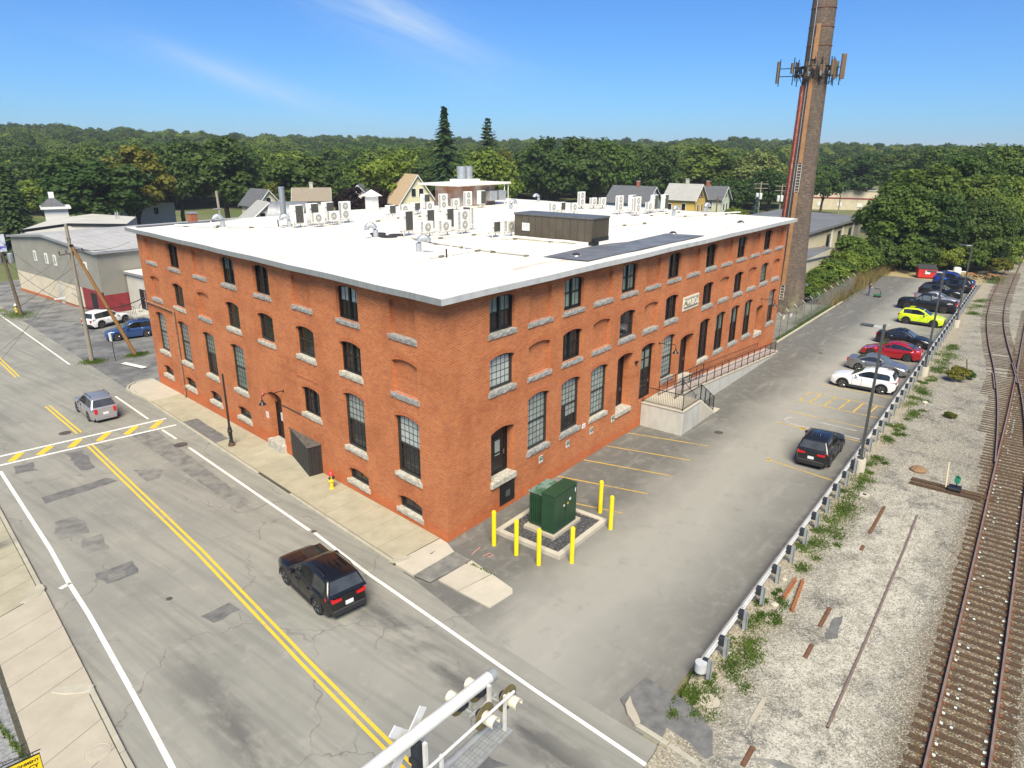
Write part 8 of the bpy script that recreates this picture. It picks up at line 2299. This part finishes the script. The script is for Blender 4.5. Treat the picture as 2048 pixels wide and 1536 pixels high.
for z in (-.35, .45):
 mb = MB(); mb.tube([(math.cos(a) * (rr + .35), math.sin(a) * (rr + .35), z) for a in np.linspace(0, 2 * math.pi, 33)], .06, 6); mb.build('ring_beam', M_BLACK, ap_)
def arm(ang, L, pw_, ph, lab, tilt=0, extra=True, z=0.1):
 e = Vector((math.cos(ang), math.sin(ang), 0)); s_ = Vector((-e.y, e.x, 0))
 mb = MB()
 for zz in (-.35, .4): mb.tube([e * (rr - .1) + Vector((0, 0, zz)), e * (rr + L) + Vector((0, 0, zz))], .045, 5)
 mb.tube([e * (rr + L) + Vector((0, 0, -1.3)), e * (rr + L) + Vector((0, 0, 1.3))], .05, 6); mb.build('bracket', M_BLACK, ap_)
 q = MB(); q.box(-.09, .09, -pw_ / 2, pw_ / 2, -ph / 2, ph / 2); q.build('antenna_panel', M_ANT, ap_, T(e * (rr + L + .18) + Vector((0, 0, z))) @ RZ(ang + tilt), bevel=.02)
vr = va + R(90)        # to the right seen from the viewer
arm(vr, 1.1, .55, 2.35, '', R(-50), z=.45); arm(va - R(92), 2.3, .30, 2.1, '', R(30), z=.05)
for k, (da, L, w_, h_) in enumerate(((-62, 1.2, .3, 1.0), (-35, .15, .34, 1.5), (-8, .12, .4, .6), (20, .2, .5, .9), (48, .6, .3, 1.4), (68, .5, .35, 1.7), (120, .8, .4, 1.5), (180, .8, .4, 1.5), (-120, .8, .4, 1.5))):
 arm(va + R(da), L, w_, h_, '', 0, z=.1 if k % 2 else .3)
for k in range(16):
 a = va + R(-100 + k * 13); L = .3 + .5 * ((k * 37) % 10) / 10
 mb = MB(); mb.box(-.12, .12, -.10, .10, -.22, .22); mb.build('radio_box', M_BLACK if k % 3 else M_GALV, ap_, T((math.cos(a) * (rr + L), math.sin(a) * (rr + L), -.3 + .25 * (k % 3))) @ RZ(a), bevel=.02)
mb = MB()
for k in range(14):
 a = va + R(-95 + k * 14); L = .4 + .9 * ((k * 53) % 10) / 10; mb.tube([(math.cos(a) * (rr + L), math.sin(a) * (rr + L), -.9), (math.cos(a) * (rr + L), math.sin(a) * (rr + L), .9)], .025, 4)
 mb.tube([(math.cos(a) * (rr + L), math.sin(a) * (rr + L), -.2), (math.cos(a + .3) * (rr + L * .8), math.sin(a + .3) * (rr + L * .8), -.5), (math.cos(a) * rr, math.sin(a) * rr, -1.2)], .02, 4)
tag(mb.build('jumper_cables', M_BLACK, ap_), kind='stuff')
# ================================================================== WAREHOUSES ON THE LEFT
def ribbed(name, a, b, scale, axis=1, rough=.55, metal=.2):
 t = NT(name); sep = t.n('ShaderNodeSeparateXYZ'); t.l(t.pos(), sep.inputs[0])
 w = t.math('FRACT', t.math('MULTIPLY', sep.outputs[axis], scale))
 c = t.mix(t.ramp(t.noise(.5, 5, .6), .4, .65), a, b)
 c = t.mix(t.math('MULTIPLY', t.ramp(w, .80, .95), .45), c, tuple(x * .55 for x in a))
 t.bump(t.math('ABSOLUTE', t.math('SUBTRACT', w, .5)), .6, .03)
 return t.done(c, rough, metal)
M_RIBW = ribbed('grey_ribbed_siding', (.335, .32, .275), (.29, .278, .24), 1.6)
M_RIBR = ribbed('white_ribbed_roof', (.50, .48, .44), (.42, .40, .365), .9, 0, .5, .1)
M_CREAM = M('cream_stucco', (.60, .53, .40), (.52, .455, .34), .8, .85)
M_MAROON = M('maroon_paint', (.26, .028, .035), (.20, .024, .03), 1.5, .5)
M_STUC = M('grey_stucco', (.50, .485, .43), (.42, .41, .36), .7, .85)
wh = thing('metal_warehouse', 'grey ribbed metal warehouse with cream base wall and low white roof', 'building')
WX, y0w, y1w = 13.5, 66.2, 92.0; zb_ = -1.6
ye_, yr_, zr_ = 5.9, 80.5, 6.75
def gz(y): return ye_ + (zr_ - ye_) * (1 - abs(y - yr_) / (yr_ - y0w)) if y < yr_ else ye_ + (zr_ - ye_) * (1 - (y - yr_) / (y1w - yr_))
mb = MB(); mb.poly([(WX, y0w, 1.3), (WX, y0w, ye_), (WX, yr_, zr_), (WX, y1w, ye_), (WX, y1w, 1.3)]); mb.quad((WX, y0w, .9), (WX + 34, y0w, .9), (WX + 34, y0w, ye_), (WX, y0w, ye_)); mb.quad((WX, y1w, -1.6), (WX, y1w, ye_), (WX + 34, y1w, ye_), (WX + 34, y1w, -1.6)); mb.build('siding', M_RIBW, wh, fix=False)
mb = MB(); mb.quad((WX + .03, y0w + 5.4, zb_), (WX + .03, y0w + 5.4, 1.32), (WX + .03, y1w, 1.32), (WX + .03, y1w, zb_)); mb.build('base_wall', M_CREAM, wh)
mb = MB(); mb.box(WX - .02, WX + .1, y0w + .0, y0w + 5.4, zb_, 1.32); mb.box(WX + .1, WX + 5.5, y0w - .02, y0w + .1, zb_, .95); mb.build('entrance_panel', M_MAROON, wh)
mb = MB(); mb.box(WX - .05, WX, y0w + 5.4, y1w, zb_, zb_ + .38); mb.build('base_course', M_ARCHB, wh)
mb = MB(); mb.box(WX - .04, WX + .02, y0w + 1.7, y0w + 3.2, zb_ + .2, .95); mb.build('door', M_BLACK, wh)
mb = MB(); mb.box(WX - .06, WX + .02, 77.4, 78.4, zb_, 1.3); mb.build('pilaster', M_STUC, wh)
for y in (69.5, 78.2, 80.8, 84.4):
 mb = MB(); mb.box(WX - .05, WX, y - .42, y + .42, 3.2, 4.5); w_ = mb.build('window', M_SIGNW, wh); mb = MB(); mb.box(WX - .07, WX - .05, y - .16, y + .16, 3.38, 4.32); mb.build('pane', G_CURT, w_)
mb = MB(); mb.quad((WX - .3, y0w - .3, ye_ + .02), (WX + 34, y0w - .3, ye_ + .02), (WX + 34, yr_, zr_ + .06), (WX - .3, yr_, zr_ + .06)); mb.quad((WX - .3, yr_, zr_ + .06), (WX + 34, yr_, zr_ + .06), (WX + 34, y1w + .3, ye_ + .02), (WX - .3, y1w + .3, ye_ + .02)); mb.build('roof', M_RIBR, wh)
for y0_, y1_, za, zb2 in ((y0w - .3, yr_, ye_, zr_ + .04), (yr_, y1w + .3, zr_ + .04, ye_)):
 mb = MB(); mb.hexa([(WX - .38, y0_, za - .22), (WX - .28, y0_, za - .22), (WX - .28, y1_, zb2 - .22), (WX - .38, y1_, zb2 - .22)], [(WX - .38, y0_, za + .06), (WX - .28, y0_, za + .06), (WX - .28, y1_, zb2 + .06), (WX - .38, y1_, zb2 + .06)]); mb.build('rake_trim', M_FASC, wh, fix=True)
mb = MB(); mb.box(WX - .3, WX + 34, y0w - .42, y0w - .28, ye_ - .2, ye_ + .05); mb.build('gutter', M_FASC, wh)
mb = MB(); mb.tube([(WX + 5.3, y0w - .15, ye_ - .1), (WX + 5.3, y0w - .15, 1.2)], .06, 6); mb.build('downpipe', M_SIGNW, wh)
w2 = thing('rear_warehouse', 'low wide warehouse with a pale shallow gable roof behind the metal one', 'building')
e0, e1, e2_, e3 = Vector((17.3, 99.7)), Vector((24.4, 101.4)), Vector((34.2, 116.6)), Vector((27.2, 115.0)); e4, e5 = Vector((31.0, 97.0)), Vector((38.0, 108.6))
zE, zR_ = 5.65, 5.95
def P3(p, z): return (p.x, p.y, z)
mb = MB()
mb.poly([P3(e0, -1.6), P3(e4, -1.6), P3(e4, zE), P3(e1, zR_), P3(e0, zE)]); mb.quad(P3(e4, -1.6), P3(e5, -1.6), P3(e5, zE), P3(e4, zE)); mb.quad(P3(e3, -1.6), P3(e0, -1.6), P3(e0, zE), P3(e3, zE)); mb.build('siding', M_STUC, w2)
mb = MB(); mb.quad(P3(e0, zE + .05), P3(e1, zR_ + .05), P3(e2_, zR_ + .05), P3(e3, zE + .05)); mb.quad(P3(e1, zR_ + .05), P3(e4, zE + .05), P3(e5, zE + .05), P3(e2_, zR_ + .05)); mb.build('roof', M('pale_roof_sheet', (.54, .52, .46), (.47, .455, .40), .3, .6), w2)
for a, b, za, zb2 in ((e0, e1, zE, zR_), (e1, e4, zR_, zE)):
 mb = MB(); mb.hexa([(a.x, a.y - .25, za - .25), (b.x, b.y - .25, zb2 - .25), (b.x, b.y, zb2 - .25), (a.x, a.y, za - .25)], [(a.x, a.y - .25, za + .1), (b.x, b.y - .25, zb2 + .1), (b.x, b.y, zb2 + .1), (a.x, a.y, za + .1)]); mb.build('rake_trim', M_BLACK, w2, fix=True)
for x, y in ((34.5, 107.5), (33.5, 106)):
 mb = MB(); mb.tube([(x, y, 5.5), (x, y, 6.9)], .1, 8); mb.build('roof_vent', M_GALV, w2)
lo_b = thing('low_block_building', 'low grey block building with a white roof between warehouse and mill', 'building')
X0, X1, Y0, Y1 = 16.3, 46.0, 52.0, 66.0
mb = MB(); mb.quad((X0, Y0, -1.6), (X0, Y0, 3.3), (X0, Y1, 3.3), (X0, Y1, -1.6)); mb.quad((X0, Y0, -1.6), (X1, Y0, -1.6), (X1, Y0, 3.3), (X0, Y0, 3.3)); mb.quad((X1, Y1, -1.6), (X1, Y1, 3.3), (X1, Y0, 3.3), (X1, Y0, -1.6)); mb.build('block_wall', M_STUC, lo_b)
mb = MB(); mb.box(X0 - .25, X1 + .2, Y0 - .2, Y1, 3.3, 3.5); mb.build('roof', M_ROOF, lo_b)
mb = MB(); mb.box(X0 - .28, X0 - .24, Y0 - .2, Y1, 3.22, 3.48); mb.build('fascia', M_FASC, lo_b)
mb = MB(); mb.box(X0 - .04, X0 + .02, 60.8, 63.2, -.6, 1.7); d_ = mb.build('door', M_BLACK, lo_b); mb = MB(); mb.box(X0 - .05, X0 - .03, 61.9, 62.1, -.5, 1.6); mb.build('door_split', M_GALV, d_)
mb = MB(); mb.box(X0 - 2.2, X0, 60.2, 63.8, -1.5, -.7); mb.build('porch_step', M_CONC, lo_b)
mb = MB()
for k in range(9): mb.tube([(X0 - 2.1, 60.3 + k * .42, -.7), (X0 - 2.1, 60.3 + k * .42, .3)], .02, 4)
mb.tube([(X0 - 2.1, 60.3, .3), (X0 - 2.1, 63.7, .3)], .025, 5); mb.build('porch_rail', M_RAIL, lo_b)
mb = MB(); mb.tube([(28, 57, 3.5), (28, 57, 4.1)], .1, 8); mb.build('roof_vent', M_BLACK, lo_b)
# ================================================================== HOUSES
def win(parent, F, x, z, w=.9, h=1.5, glassm=G_DARK, trim=M_SIGNW):
 mb = MB(); mb.box(x - w / 2 - .1, x + w / 2 + .1, -.06, .02, z - .1, z + h + .1); q = mb.build('window', trim, parent, F)
 mb = MB(); mb.box(x - w / 2, x + w / 2, -.075, -.055, z, z + h); mb.box(x - w / 2, x + w / 2, -.085, -.06, z + h / 2 - .03, z + h / 2 + .03); mb.build('pane', glassm, q)
def house(label, x, y, rz, Lx, Wy, eave, ridge, wall, roofm, front=(), gable=(), chimney=None, z=0.0, over=.5, name='house', shed=None):
 """ridge along local x; front face at local -y, gable end at local +x"""
 t_ = thing(name, label, 'house', (x, y, z), rz)
 a, b = Lx / 2, Wy / 2
 mb = MB()
 for s_ in (-1, 1):
  mb.poly([(s_ * a, -b * s_, -1), (s_ * a, b * s_, -1), (s_ * a, b * s_, eave), (s_ * a, 0, ridge), (s_ * a, -b * s_, eave)])
  mb.quad((-a * s_, s_ * -b * -1 * -1, -1), (a * s_, s_ * -b, -1), (a * s_, s_ * -b, eave), (-a * s_, s_ * -b, eave))
 mb.build('wall', wall, t_)
 k = (ridge - eave) / b
 for s_ in (-1, 1):
  e0 = Vector((0, s_ * (b + over), eave - over * k)); r0 = Vector((0, 0, ridge)); nrm = Vector((0, s_ * k, 1)).normalized() * .14
  A4 = [(-a - over, e0.y, e0.z), (a + over, e0.y, e0.z), (a + over, 0, ridge), (-a - over, 0, ridge)]
  B4 = [(p[0], p[1] + nrm.y * (1 if p[1] else 0), p[2] + nrm.z) for p in A4]
  mb = MB(); mb.hexa(A4, B4); mb.build('roof', roofm, t_, fix=True)
  for sx in (-1, 1):
   mb = MB(); xx = sx * (a + over); mb.hexa([(xx - .06, e0.y, e0.z - .2), (xx + .06, e0.y, e0.z - .2), (xx + .06, 0, ridge - .2), (xx - .06, 0, ridge - .2)], [(xx - .06, e0.y, e0.z), (xx + .06, e0.y, e0.z), (xx + .06, 0, ridge), (xx - .06, 0, ridge)]); mb.build('rake_board', M_SIGNW, t_, fix=True)
 FF = T((0, -b, 0)); GG = T((a, 0, 0)) @ RZ(R(90))
 for wx, wz in front: win(t_, FF, wx, wz)
 for wx, wz in gable: win(t_, GG, wx, wz)
 if chimney:
  mb = MB(); mb.box(chimney[0] - .35, chimney[0] + .35, -.3, .3, ridge - .8, ridge + 1.1); c_ = mb.build('chimney', chimney[1], t_); mb = MB(); mb.box(chimney[0] - .42, chimney[0] + .42, -.37, .37, ridge + 1.1, ridge + 1.22); mb.build('chimney_cap', M_CONC, c_)
 return t_
M_SHG = M('grey_shingle', (.115, .12, .13), (.085, .088, .095), 2, .9); M_SHL = M('light_shingle', (.36, .355, .335), (.30, .295, .28), 2, .9); M_SHT = M('tan_shingle', (.46, .34, .21), (.40, .29, .175), 2, .9)
M_CLB = M('blue_clapboard', (.36, .50, .64), (.32, .45, .58), 1, .7, stretch=(.3, .3, 8)); M_CLY = M('yellow_clapboard', (.62, .43, .10), (.56, .385, .09), 1, .7, stretch=(.3, .3, 8)); M_CLG = M('pale_green_clapboard', (.52, .57, .45), (.46, .51, .40), 1, .7, stretch=(.3, .3, 8)); M_CLC = M('cream_clapboard', (.66, .60, .40), (.60, .54, .36), 1, .7, stretch=(.3, .3, 8)); M_CLW = M('white_clapboard', (.68, .67, .63), (.60, .59, .56), 1, .7, stretch=(.3, .3, 8))
M_CHB = M('chimney_red_brick', (.34, .10, .06), rough=.9)
dirh = R(-86)       # ridge runs across the view, gable ends to the right
h1_ = house('pale blue house with a dark grey roof behind the right end of the mill roof', 137.0, 64.8, dirh, 10.6, 9.0, 7.0, 10.5, M_CLB, M_SHG, [(-4.2, 4.2), (2, 4.2)], [(0, 7.4), (-2.2, 4.0), (1.8, 4.0)], (1.0, M_CHB), -1.5)
mb = MB(); mb.box(-9.5, -5.3, -3.6, 2.6, -1, 6.3); mb.build('side_wing', M_CLB, h1_); mb = MB(); mb.box(-9.8, -5.2, -3.9, 2.9, 6.3, 6.7); mb.build('wing_roof', M_SHG, h1_); win(h1_, T((0, -3.6, 0)), -6.6, 4.2)
h2_ = house('yellow house with a light grey roof left of the smokestack', 139.6, 52.6, dirh, 7.4, 7.6, 8.1, 11.3, M_CLY, M_SHL, [(1.2, 5.6), (-2.2, 5.4)], [(0.1, 8.6), (-1.5, 5.3), (1.3, 5.3)], (.3, M_CONC), -1.5)
mb = MB(); mb.slabxz([(-2.2, 8.3), (2.2, 8.3), (0, 10.7)], -.03, .01); mb.build('gable_shingles', M('brown_shingle_panel', (.20, .10, .05), rough=.9), h2_, T((3.7, 0, 0)) @ RZ(R(90)))
mb = MB(); mb.hexa([(3.9, -4.0, 3.6), (8.5, -4.0, 3.6), (8.5, .5, 3.6), (3.9, .5, 3.6)], [(4.2, -3.6, 4.8), (7.8, -3.0, 4.8), (7.8, -.4, 5.3), (4.2, -.4, 5.3)]); mb.build('porch_roof', M('rusty_brown_roof', (.17, .085, .05), rough=.9), h2_, fix=True); mb = MB(); mb.box(4.2, 8.0, -3.6, .2, -1, 3.6); mb.build('porch', M_CLY, h2_)
h3_ = house('pale green house with a dark roof beside the yellow house', 148.6, 49.5, dirh, 6.4, 6.6, 7.9, 10.6, M_CLG, M_SHG, [(.6, 5.6), (-1.8, 5.6)], [(0, 8.4), (-1.1, 5.2), (1.0, 5.2)], (-1.4, M_CHB), -1.5)
mb = MB(); mb.box(3.4, 6.8, -3.0, 2.6, -1, 4.4); mb.build('sun_porch', M_CLW, h3_); mb = MB(); mb.box(3.3, 7.1, -3.3, 2.9, 4.4, 4.65); mb.build('porch_roof', M_SHL, h3_)
for k in range(4): win(h3_, T((6.8, 0, 0)) @ RZ(R(90)), -2.0 + k * 1.3, 2.8, .8, 1.2)
house('cream house with a tan roof behind the open light tree', 81.5, 86.0, R(-112), 10.0, 7.4, 9.0, 14.0, M_CLC, M_SHT, [], [(-.8, 9.9), (.8, 9.9), (-1.3, 6.3), (1.3, 6.3)], None, -1.5)
house('white house with a steep grey gable and brown window behind the left cluster', 62.0, 107.5, R(-94), 6.0, 5.0, 8.3, 11.0, M_CLC, M_SHG, [], [(0, 8.0), (-1.0, 5.5)], None, -1.5)
house('white low gable building just behind the left roof edge', 49.5, 87.5, R(-106), 5.0, 6.4, 7.6, 10.2, M_CLW, M_SHL, [], [(-1.1, 7.0), (1.2, 7.0)], None, -1.5)
t_ = thing('barrel_roof_shed', 'silver barrel-roofed shed behind the leftmost roof cluster', 'shed', (50.5, 81.5, -1.5), R(-40))
mb = MB(); pts = [(2.6 * math.cos(a), 7.6 + 2.8 * math.sin(a)) for a in np.linspace(0, math.pi, 14)] + [(-2.6, -1), (2.6, -1)]; mb.slabxz(pts, -3.0, 3.0); mb.build('shell', M('dull_aluminium', (.36, .37, .38), (.26, .27, .275), 1.2, .45, .5), t_, T((0, 0, 0)) @ RZ(R(75)), smooth=True, fix=True); mb = MB(); mb.box(-2.7, 2.7, -3.1, 3.1, -1, 7.4); mb.build('wall', M_STUC, t_, RZ(R(75)))
t_ = thing('stove_pipe', 'tall grey metal flue pipe standing behind the left roof edge', 'flue', (31.5, 56.0, 3.0)); mb = MB(); mb.tube([(0, 0, 0), (0, 0, 9.6)], .35, 14); mb.build('pipe', M_GALV, t_, smooth=True); mb = MB(); mb.lathe([(.38, 9.6), (.38, 9.75)], 14); mb.build('rim', M_GALV, t_)
t_ = thing('utility_pole', 'pale wooden pole standing behind the left roof edge', 'pole', (29.0, 65.5, -1.2)); mb = MB(); mb.tube([(0, 0, 0), (-.3, .2, 13.2)], [.2, .15], 10); mb.build('shaft', M_WOOD, t_); mb = MB(); mb.box(-1.0, 0, .0, .15, 11.0, 11.12); mb.build('lamp_arm', M_GALV, t_)
house('grey-roofed house half hidden by the olive maple', 60.0, 152.0, R(-20), 12.0, 8.0, 7.0, 10.5, M_CLW, M_SHG, [(-3, 4), (2, 4)], [], None, -1.5)
house('brown-roofed house peeking over behind the round maple', 74.0, 107.0, R(-40), 7.0, 6.0, 8.6, 10.8, M_CLW, M('brown_grey_shingle', (.26, .22, .17), rough=.9), [(0, 6)], [(0, 6.5)], (0, M_CONC), -1.5)
house('pale house glimpsed behind the copper beeches', 85.0, 104.0, R(40), 9.0, 7.0, 8.2, 11.4, M_CLW, M_SHG, [(-2, 6), (2, 6)], [], None, -1.5)
t_ = thing('turret_building', 'white building with a small slate turret at the far left road', 'building', (30.6, 122.0, -1.5), R(-18))
mb = MB(); mb.box(-1.9, 1.6, -2.2, 1.8, -1, 8.4); mb.build('wall', M_CLW, t_); mb = MB(); mb.box(-2.4, 2.1, -2.8, 2.3, 8.4, 8.8); mb.build('cornice', M_SIGNW, t_)
mb = MB(); mb.hexa([(-2.3, -2.7, 8.8), (1.4, -2.7, 8.8), (1.4, 1.2, 8.8), (-2.3, 1.2, 8.8)], [(-.9, -1.2, 10.2), (0, -1.2, 10.2), (0, -.3, 10.2), (-.9, -.3, 10.2)]); mb.build('turret_roof', M_SHG, t_, fix=True); mb = MB(); mb.box(-.85, -.05, -1.15, -.35, 10.2, 11.2); mb.build('lantern', M_SIGNW, t_)
win(t_, T((0, -2.2, 0)), .2, 4.6)
# right side background
gb = thing('beige_garage', 'beige garage building with a dark flat roof and tall bay doors', 'building')
GX0, GX1, GY0, GY1 = 96.0, 138.0, 13.2, 30.0
mb = MB(); mb.quad((GX0, GY0, -.5), (GX1, GY0, -.5), (GX1, GY0, 4.6), (GX0, GY0, 4.6)); mb.quad((GX0, GY1, -.5), (GX0, GY0, -.5), (GX0, GY0, 4.6), (GX0, GY1, 4.6)); mb.quad((GX1, GY0, -.5), (GX1, GY1, -.5), (GX1, GY1, 4.6), (GX1, GY0, 4.6)); mb.build('wall', M('beige_block', (.60, .545, .40), (.53, .48, .35), .6, .85), gb)
mb = MB(); mb.hexa([(GX0 - .6, GY0 - .5, 4.55), (GX1 + .5, GY0 - .5, 4.55), (GX1 + .5, GY1, 5.1), (GX0 - .6, GY1, 5.1)], [(GX0 - .6, GY0 - .5, 4.75), (GX1 + .5, GY0 - .5, 4.75), (GX1 + .5, GY1, 5.3), (GX0 - .6, GY1, 5.3)]); mb.build('roof', M('dark_flat_roof', (.155, .16, .17), (.12, .125, .135), .2, .8), gb)
mb = MB(); mb.box(GX0 - .7, GX1 + .6, GY0 - .62, GY0 - .5, 4.45, 4.9); mb.build('fascia', M_FASC, gb)
for x in (114.0, 121.5, 129.5):
 mb = MB(); mb.box(x - 1.3, x + 1.3, GY0 - .05, GY0 + .1, -.3, 3.3); mb.build('bay_door', G_DARK, gb)
 mb = MB(); mb.box(x + 1.3, x + 1.9, GY0 - .25, GY0, -.3, 4.4); mb.build('pilaster', M_SIGNW, gb)
mb = MB(); mb.box(GX0, 111.5, GY0 - .12, GY0 - .02, 1.2, 1.5); mb.build('rust_flashing', MATS['orange_rust'], gb)
lb = thing('lower_garage', 'low beige building with a dark roof in front of the garage', 'building')
mb = MB(); mb.quad((76.0, 6.5, -.5), (76.0, 6.5, 3.6), (78.5, 24, 3.6), (78.5, 24, -.5)); mb.quad((76, 6.5, -.5), (108, 8.5, -.5), (108, 8.5, 3.0), (76, 6.5, 3.6)); mb.build('wall', MATS['beige_block'], lb)
mb = MB(); mb.hexa([(75.8, 6.3, 3.5), (108, 8.3, 1.2), (112, 13.0, 1.2), (78.4, 24, 3.5)], [(75.8, 6.3, 3.62), (108, 8.3, 1.35), (112, 13.0, 1.35), (78.4, 24, 3.62)]); mb.build('roof', MATS['dark_flat_roof'], lb, fix=True)
win(lb, T((76.0, 8.6, 0)) @ RZ(R(-82)), 0, .8, 1.2, 1.2)
cb = thing('beige_store', 'long beige commercial building with a red stripe near the far houses', 'building', (233.5, 38.0, 0), R(-77))
mb = MB(); mb.box(-13, 13, 0, 16, -1.5, 5.2); mb.build('wall', M_CREAM, cb); mb = MB(); mb.box(-13.02, 13.02, -.08, 0, 2.6, 3.0); mb.build('stripe', MATS['maroon_paint'], cb); mb = MB(); mb.box(-13.2, 13.2, -.2, 16.2, 5.2, 5.5); mb.build('parapet', M_CONC, cb)
for k in range(3):
 mb = MB(); mb.box(-9 + k * 6, -7.6 + k * 6, -.12, -.05, .2, 1.4); mb.build('wall_box', M_SIGNW, cb)
house('far white house, left of the two above the beige store', 271.0, 52.8, R(-165), 8.0, 7.0, 6.0, 10.0, M_CLW, M_SHL, [], [(0, 6.5), (-1.5, 3.5), (1.5, 3.5)], None, -.5)
house('far cream house, right of the two above the beige store', 283.0, 47.0, R(-150), 9.0, 7.5, 5.8, 9.2, M_CLC, M_SHG, [(0, 3)], [(0, 6), (-1.5, 3), (1.5, 3)], None, -.5)
st_ = thing('far_store', 'distant white store with an orange front on the left hillside', 'building', (119.0, 377.0, hill(119, 377) - 1), R(-18)); zs0 = 12.5 - (hill(119, 377) - 1)
mb = MB(); mb.box(-8.5, 9, 0, 10, -1, zs0); mb.build('wall', M_SIGNW, st_); mb = MB(); mb.box(-2, 9.1, -.2, 0, zs0 - 1.0, zs0 + .2); mb.build('sign_band', M('orange_band', (.62, .36, .14)), st_); mb = MB(); mb.box(-1.5, 8.5, -.15, -.02, zs0 - 2.6, zs0 - 1.2); mb.build('shop_window', G_DARK, st_)
for n_, (x, y, h, lab) in enumerate(((150.0, 38.5, 12.5, 'wooden pole with white transformer cans left of the smokestack'), (153.0, 34.5, 12.0, 'wooden pole right beside it behind the smokestack'))):
 t_ = thing('utility_pole', lab, 'pole', (x, y, -1.0), R(-60)); mb = MB(); mb.tube([(0, 0, 0), (0, 0, h - 1)], [.2, .14], 8); mb.build('shaft', M_WOOD, t_)
 for zz in (h - 1.6, h - 2.6):
  mb = MB(); mb.box(-1.6, 1.6, -.06, .06, zz, zz + .14); mb.build('crossarm', M_WOOD, t_)
 for sx in (-.7, .1):
  mb = MB(); mb.lathe([(.3, h - 5), (.34, h - 4.9), (.34, h - 3.7), (.2, h - 3.6)], 12, (sx, -.4, 0)); mb.build('transformer_can', M_SIGNW, t_, smooth=True)
t_ = thing('utility_pole', 'dark pole in front of the pale green house', 'pole', (141.0, 45.2, -1.4)); mb = MB(); mb.tube([(0, 0, 0), (0, 0, 8.5)], [.17, .13], 8); mb.build('shaft', M_WOODD, t_); mb = MB(); mb.box(-.05, .05, -.7, .7, 7.9, 8.0); mb.build('crossarm', M_WOODD, t_)
t_ = thing('utility_pole', 'thin pole standing before the beige store', 'pole', (215.0, 36.0, -1.0)); mb = MB(); mb.tube([(0, 0, 0), (0, 0, 9.5)], [.2, .15], 8); mb.build('shaft', M_WOOD, t_); mb = MB(); mb.box(-.08, .08, -1.1, 1.1, 8.6, 8.75); mb.build('crossarm', M_WOOD, t_)
for n_, (a, b, lab) in enumerate((((150, 38.5, 10.5), (141, 45.2, 7.0), 'far overhead wire from the poles to the dark pole'), ((150, 38.5, 10.5), (190, 62, 9.0), 'far overhead wire running left across the trees'))):
 wire([a, b], .8, .03, lab)
# parked things behind the fence at the foot of the stack
t_ = thing('storage_shed', 'small grey shed behind the fence at the foot of the smokestack', 'shed', (67.5, 4.8, 0), R(10)); mb = MB(); mb.box(-1.6, 1.6, -1, 1, -.1, 1.7); mb.build('wall', M_STUC, t_); mb = MB(); mb.hexa([(-1.9, -1.3, 1.7), (1.9, -1.3, 1.7), (1.9, 1.3, 2.1), (-1.9, 1.3, 2.1)], [(-1.9, -1.3, 1.8), (1.9, -1.3, 1.8), (1.9, 1.3, 2.2), (-1.9, 1.3, 2.2)]); mb.build('roof', M_SHG, t_)
mb = MB(); mb.poly([(45.2, .05, -.03), (76, .9, -.03), (76, 12, -.03), (45.2, 12, -.03)]); tag(mb.build('stack_yard', M('stack_yard_dirt', (.22, .21, .17), (.13, .135, .10), .8, .95, bump=.3)), kind='structure')
mb = MB(); mb.poly([(94, -12.3, -.02), (104, -12.6, -.02), (106, -3, -.02), (98, .8, -.02), (94, .3, -.02)]); tag(mb.build('end_verge', M('dry_verge', (.36, .29, .14), (.28, .22, .12), 1.5, .95, bump=.3)), kind='structure')
# ================================================================== AIR
t = NT('thin_haze'); t.t.nodes.remove(t.b)
pv = t.n('ShaderNodeVolumePrincipled'); pv.inputs['Color'].default_value = (.80, .88, 1.0, 1); pv.inputs['Density'].default_value = .00018; pv.inputs['Anisotropy'].default_value = .0
t.l(pv.outputs[0], [n for n in t.t.nodes if n.type == 'OUTPUT_MATERIAL'][0].inputs['Volume'])
hz = MB().box(-6700, 6750, -6700, 6750, -6, 75).build('haze', t.m)
tag(hz, 'thin pale summer haze over the whole valley', 'haze', kind='stuff')
scene.cycles.volume_bounces = 0
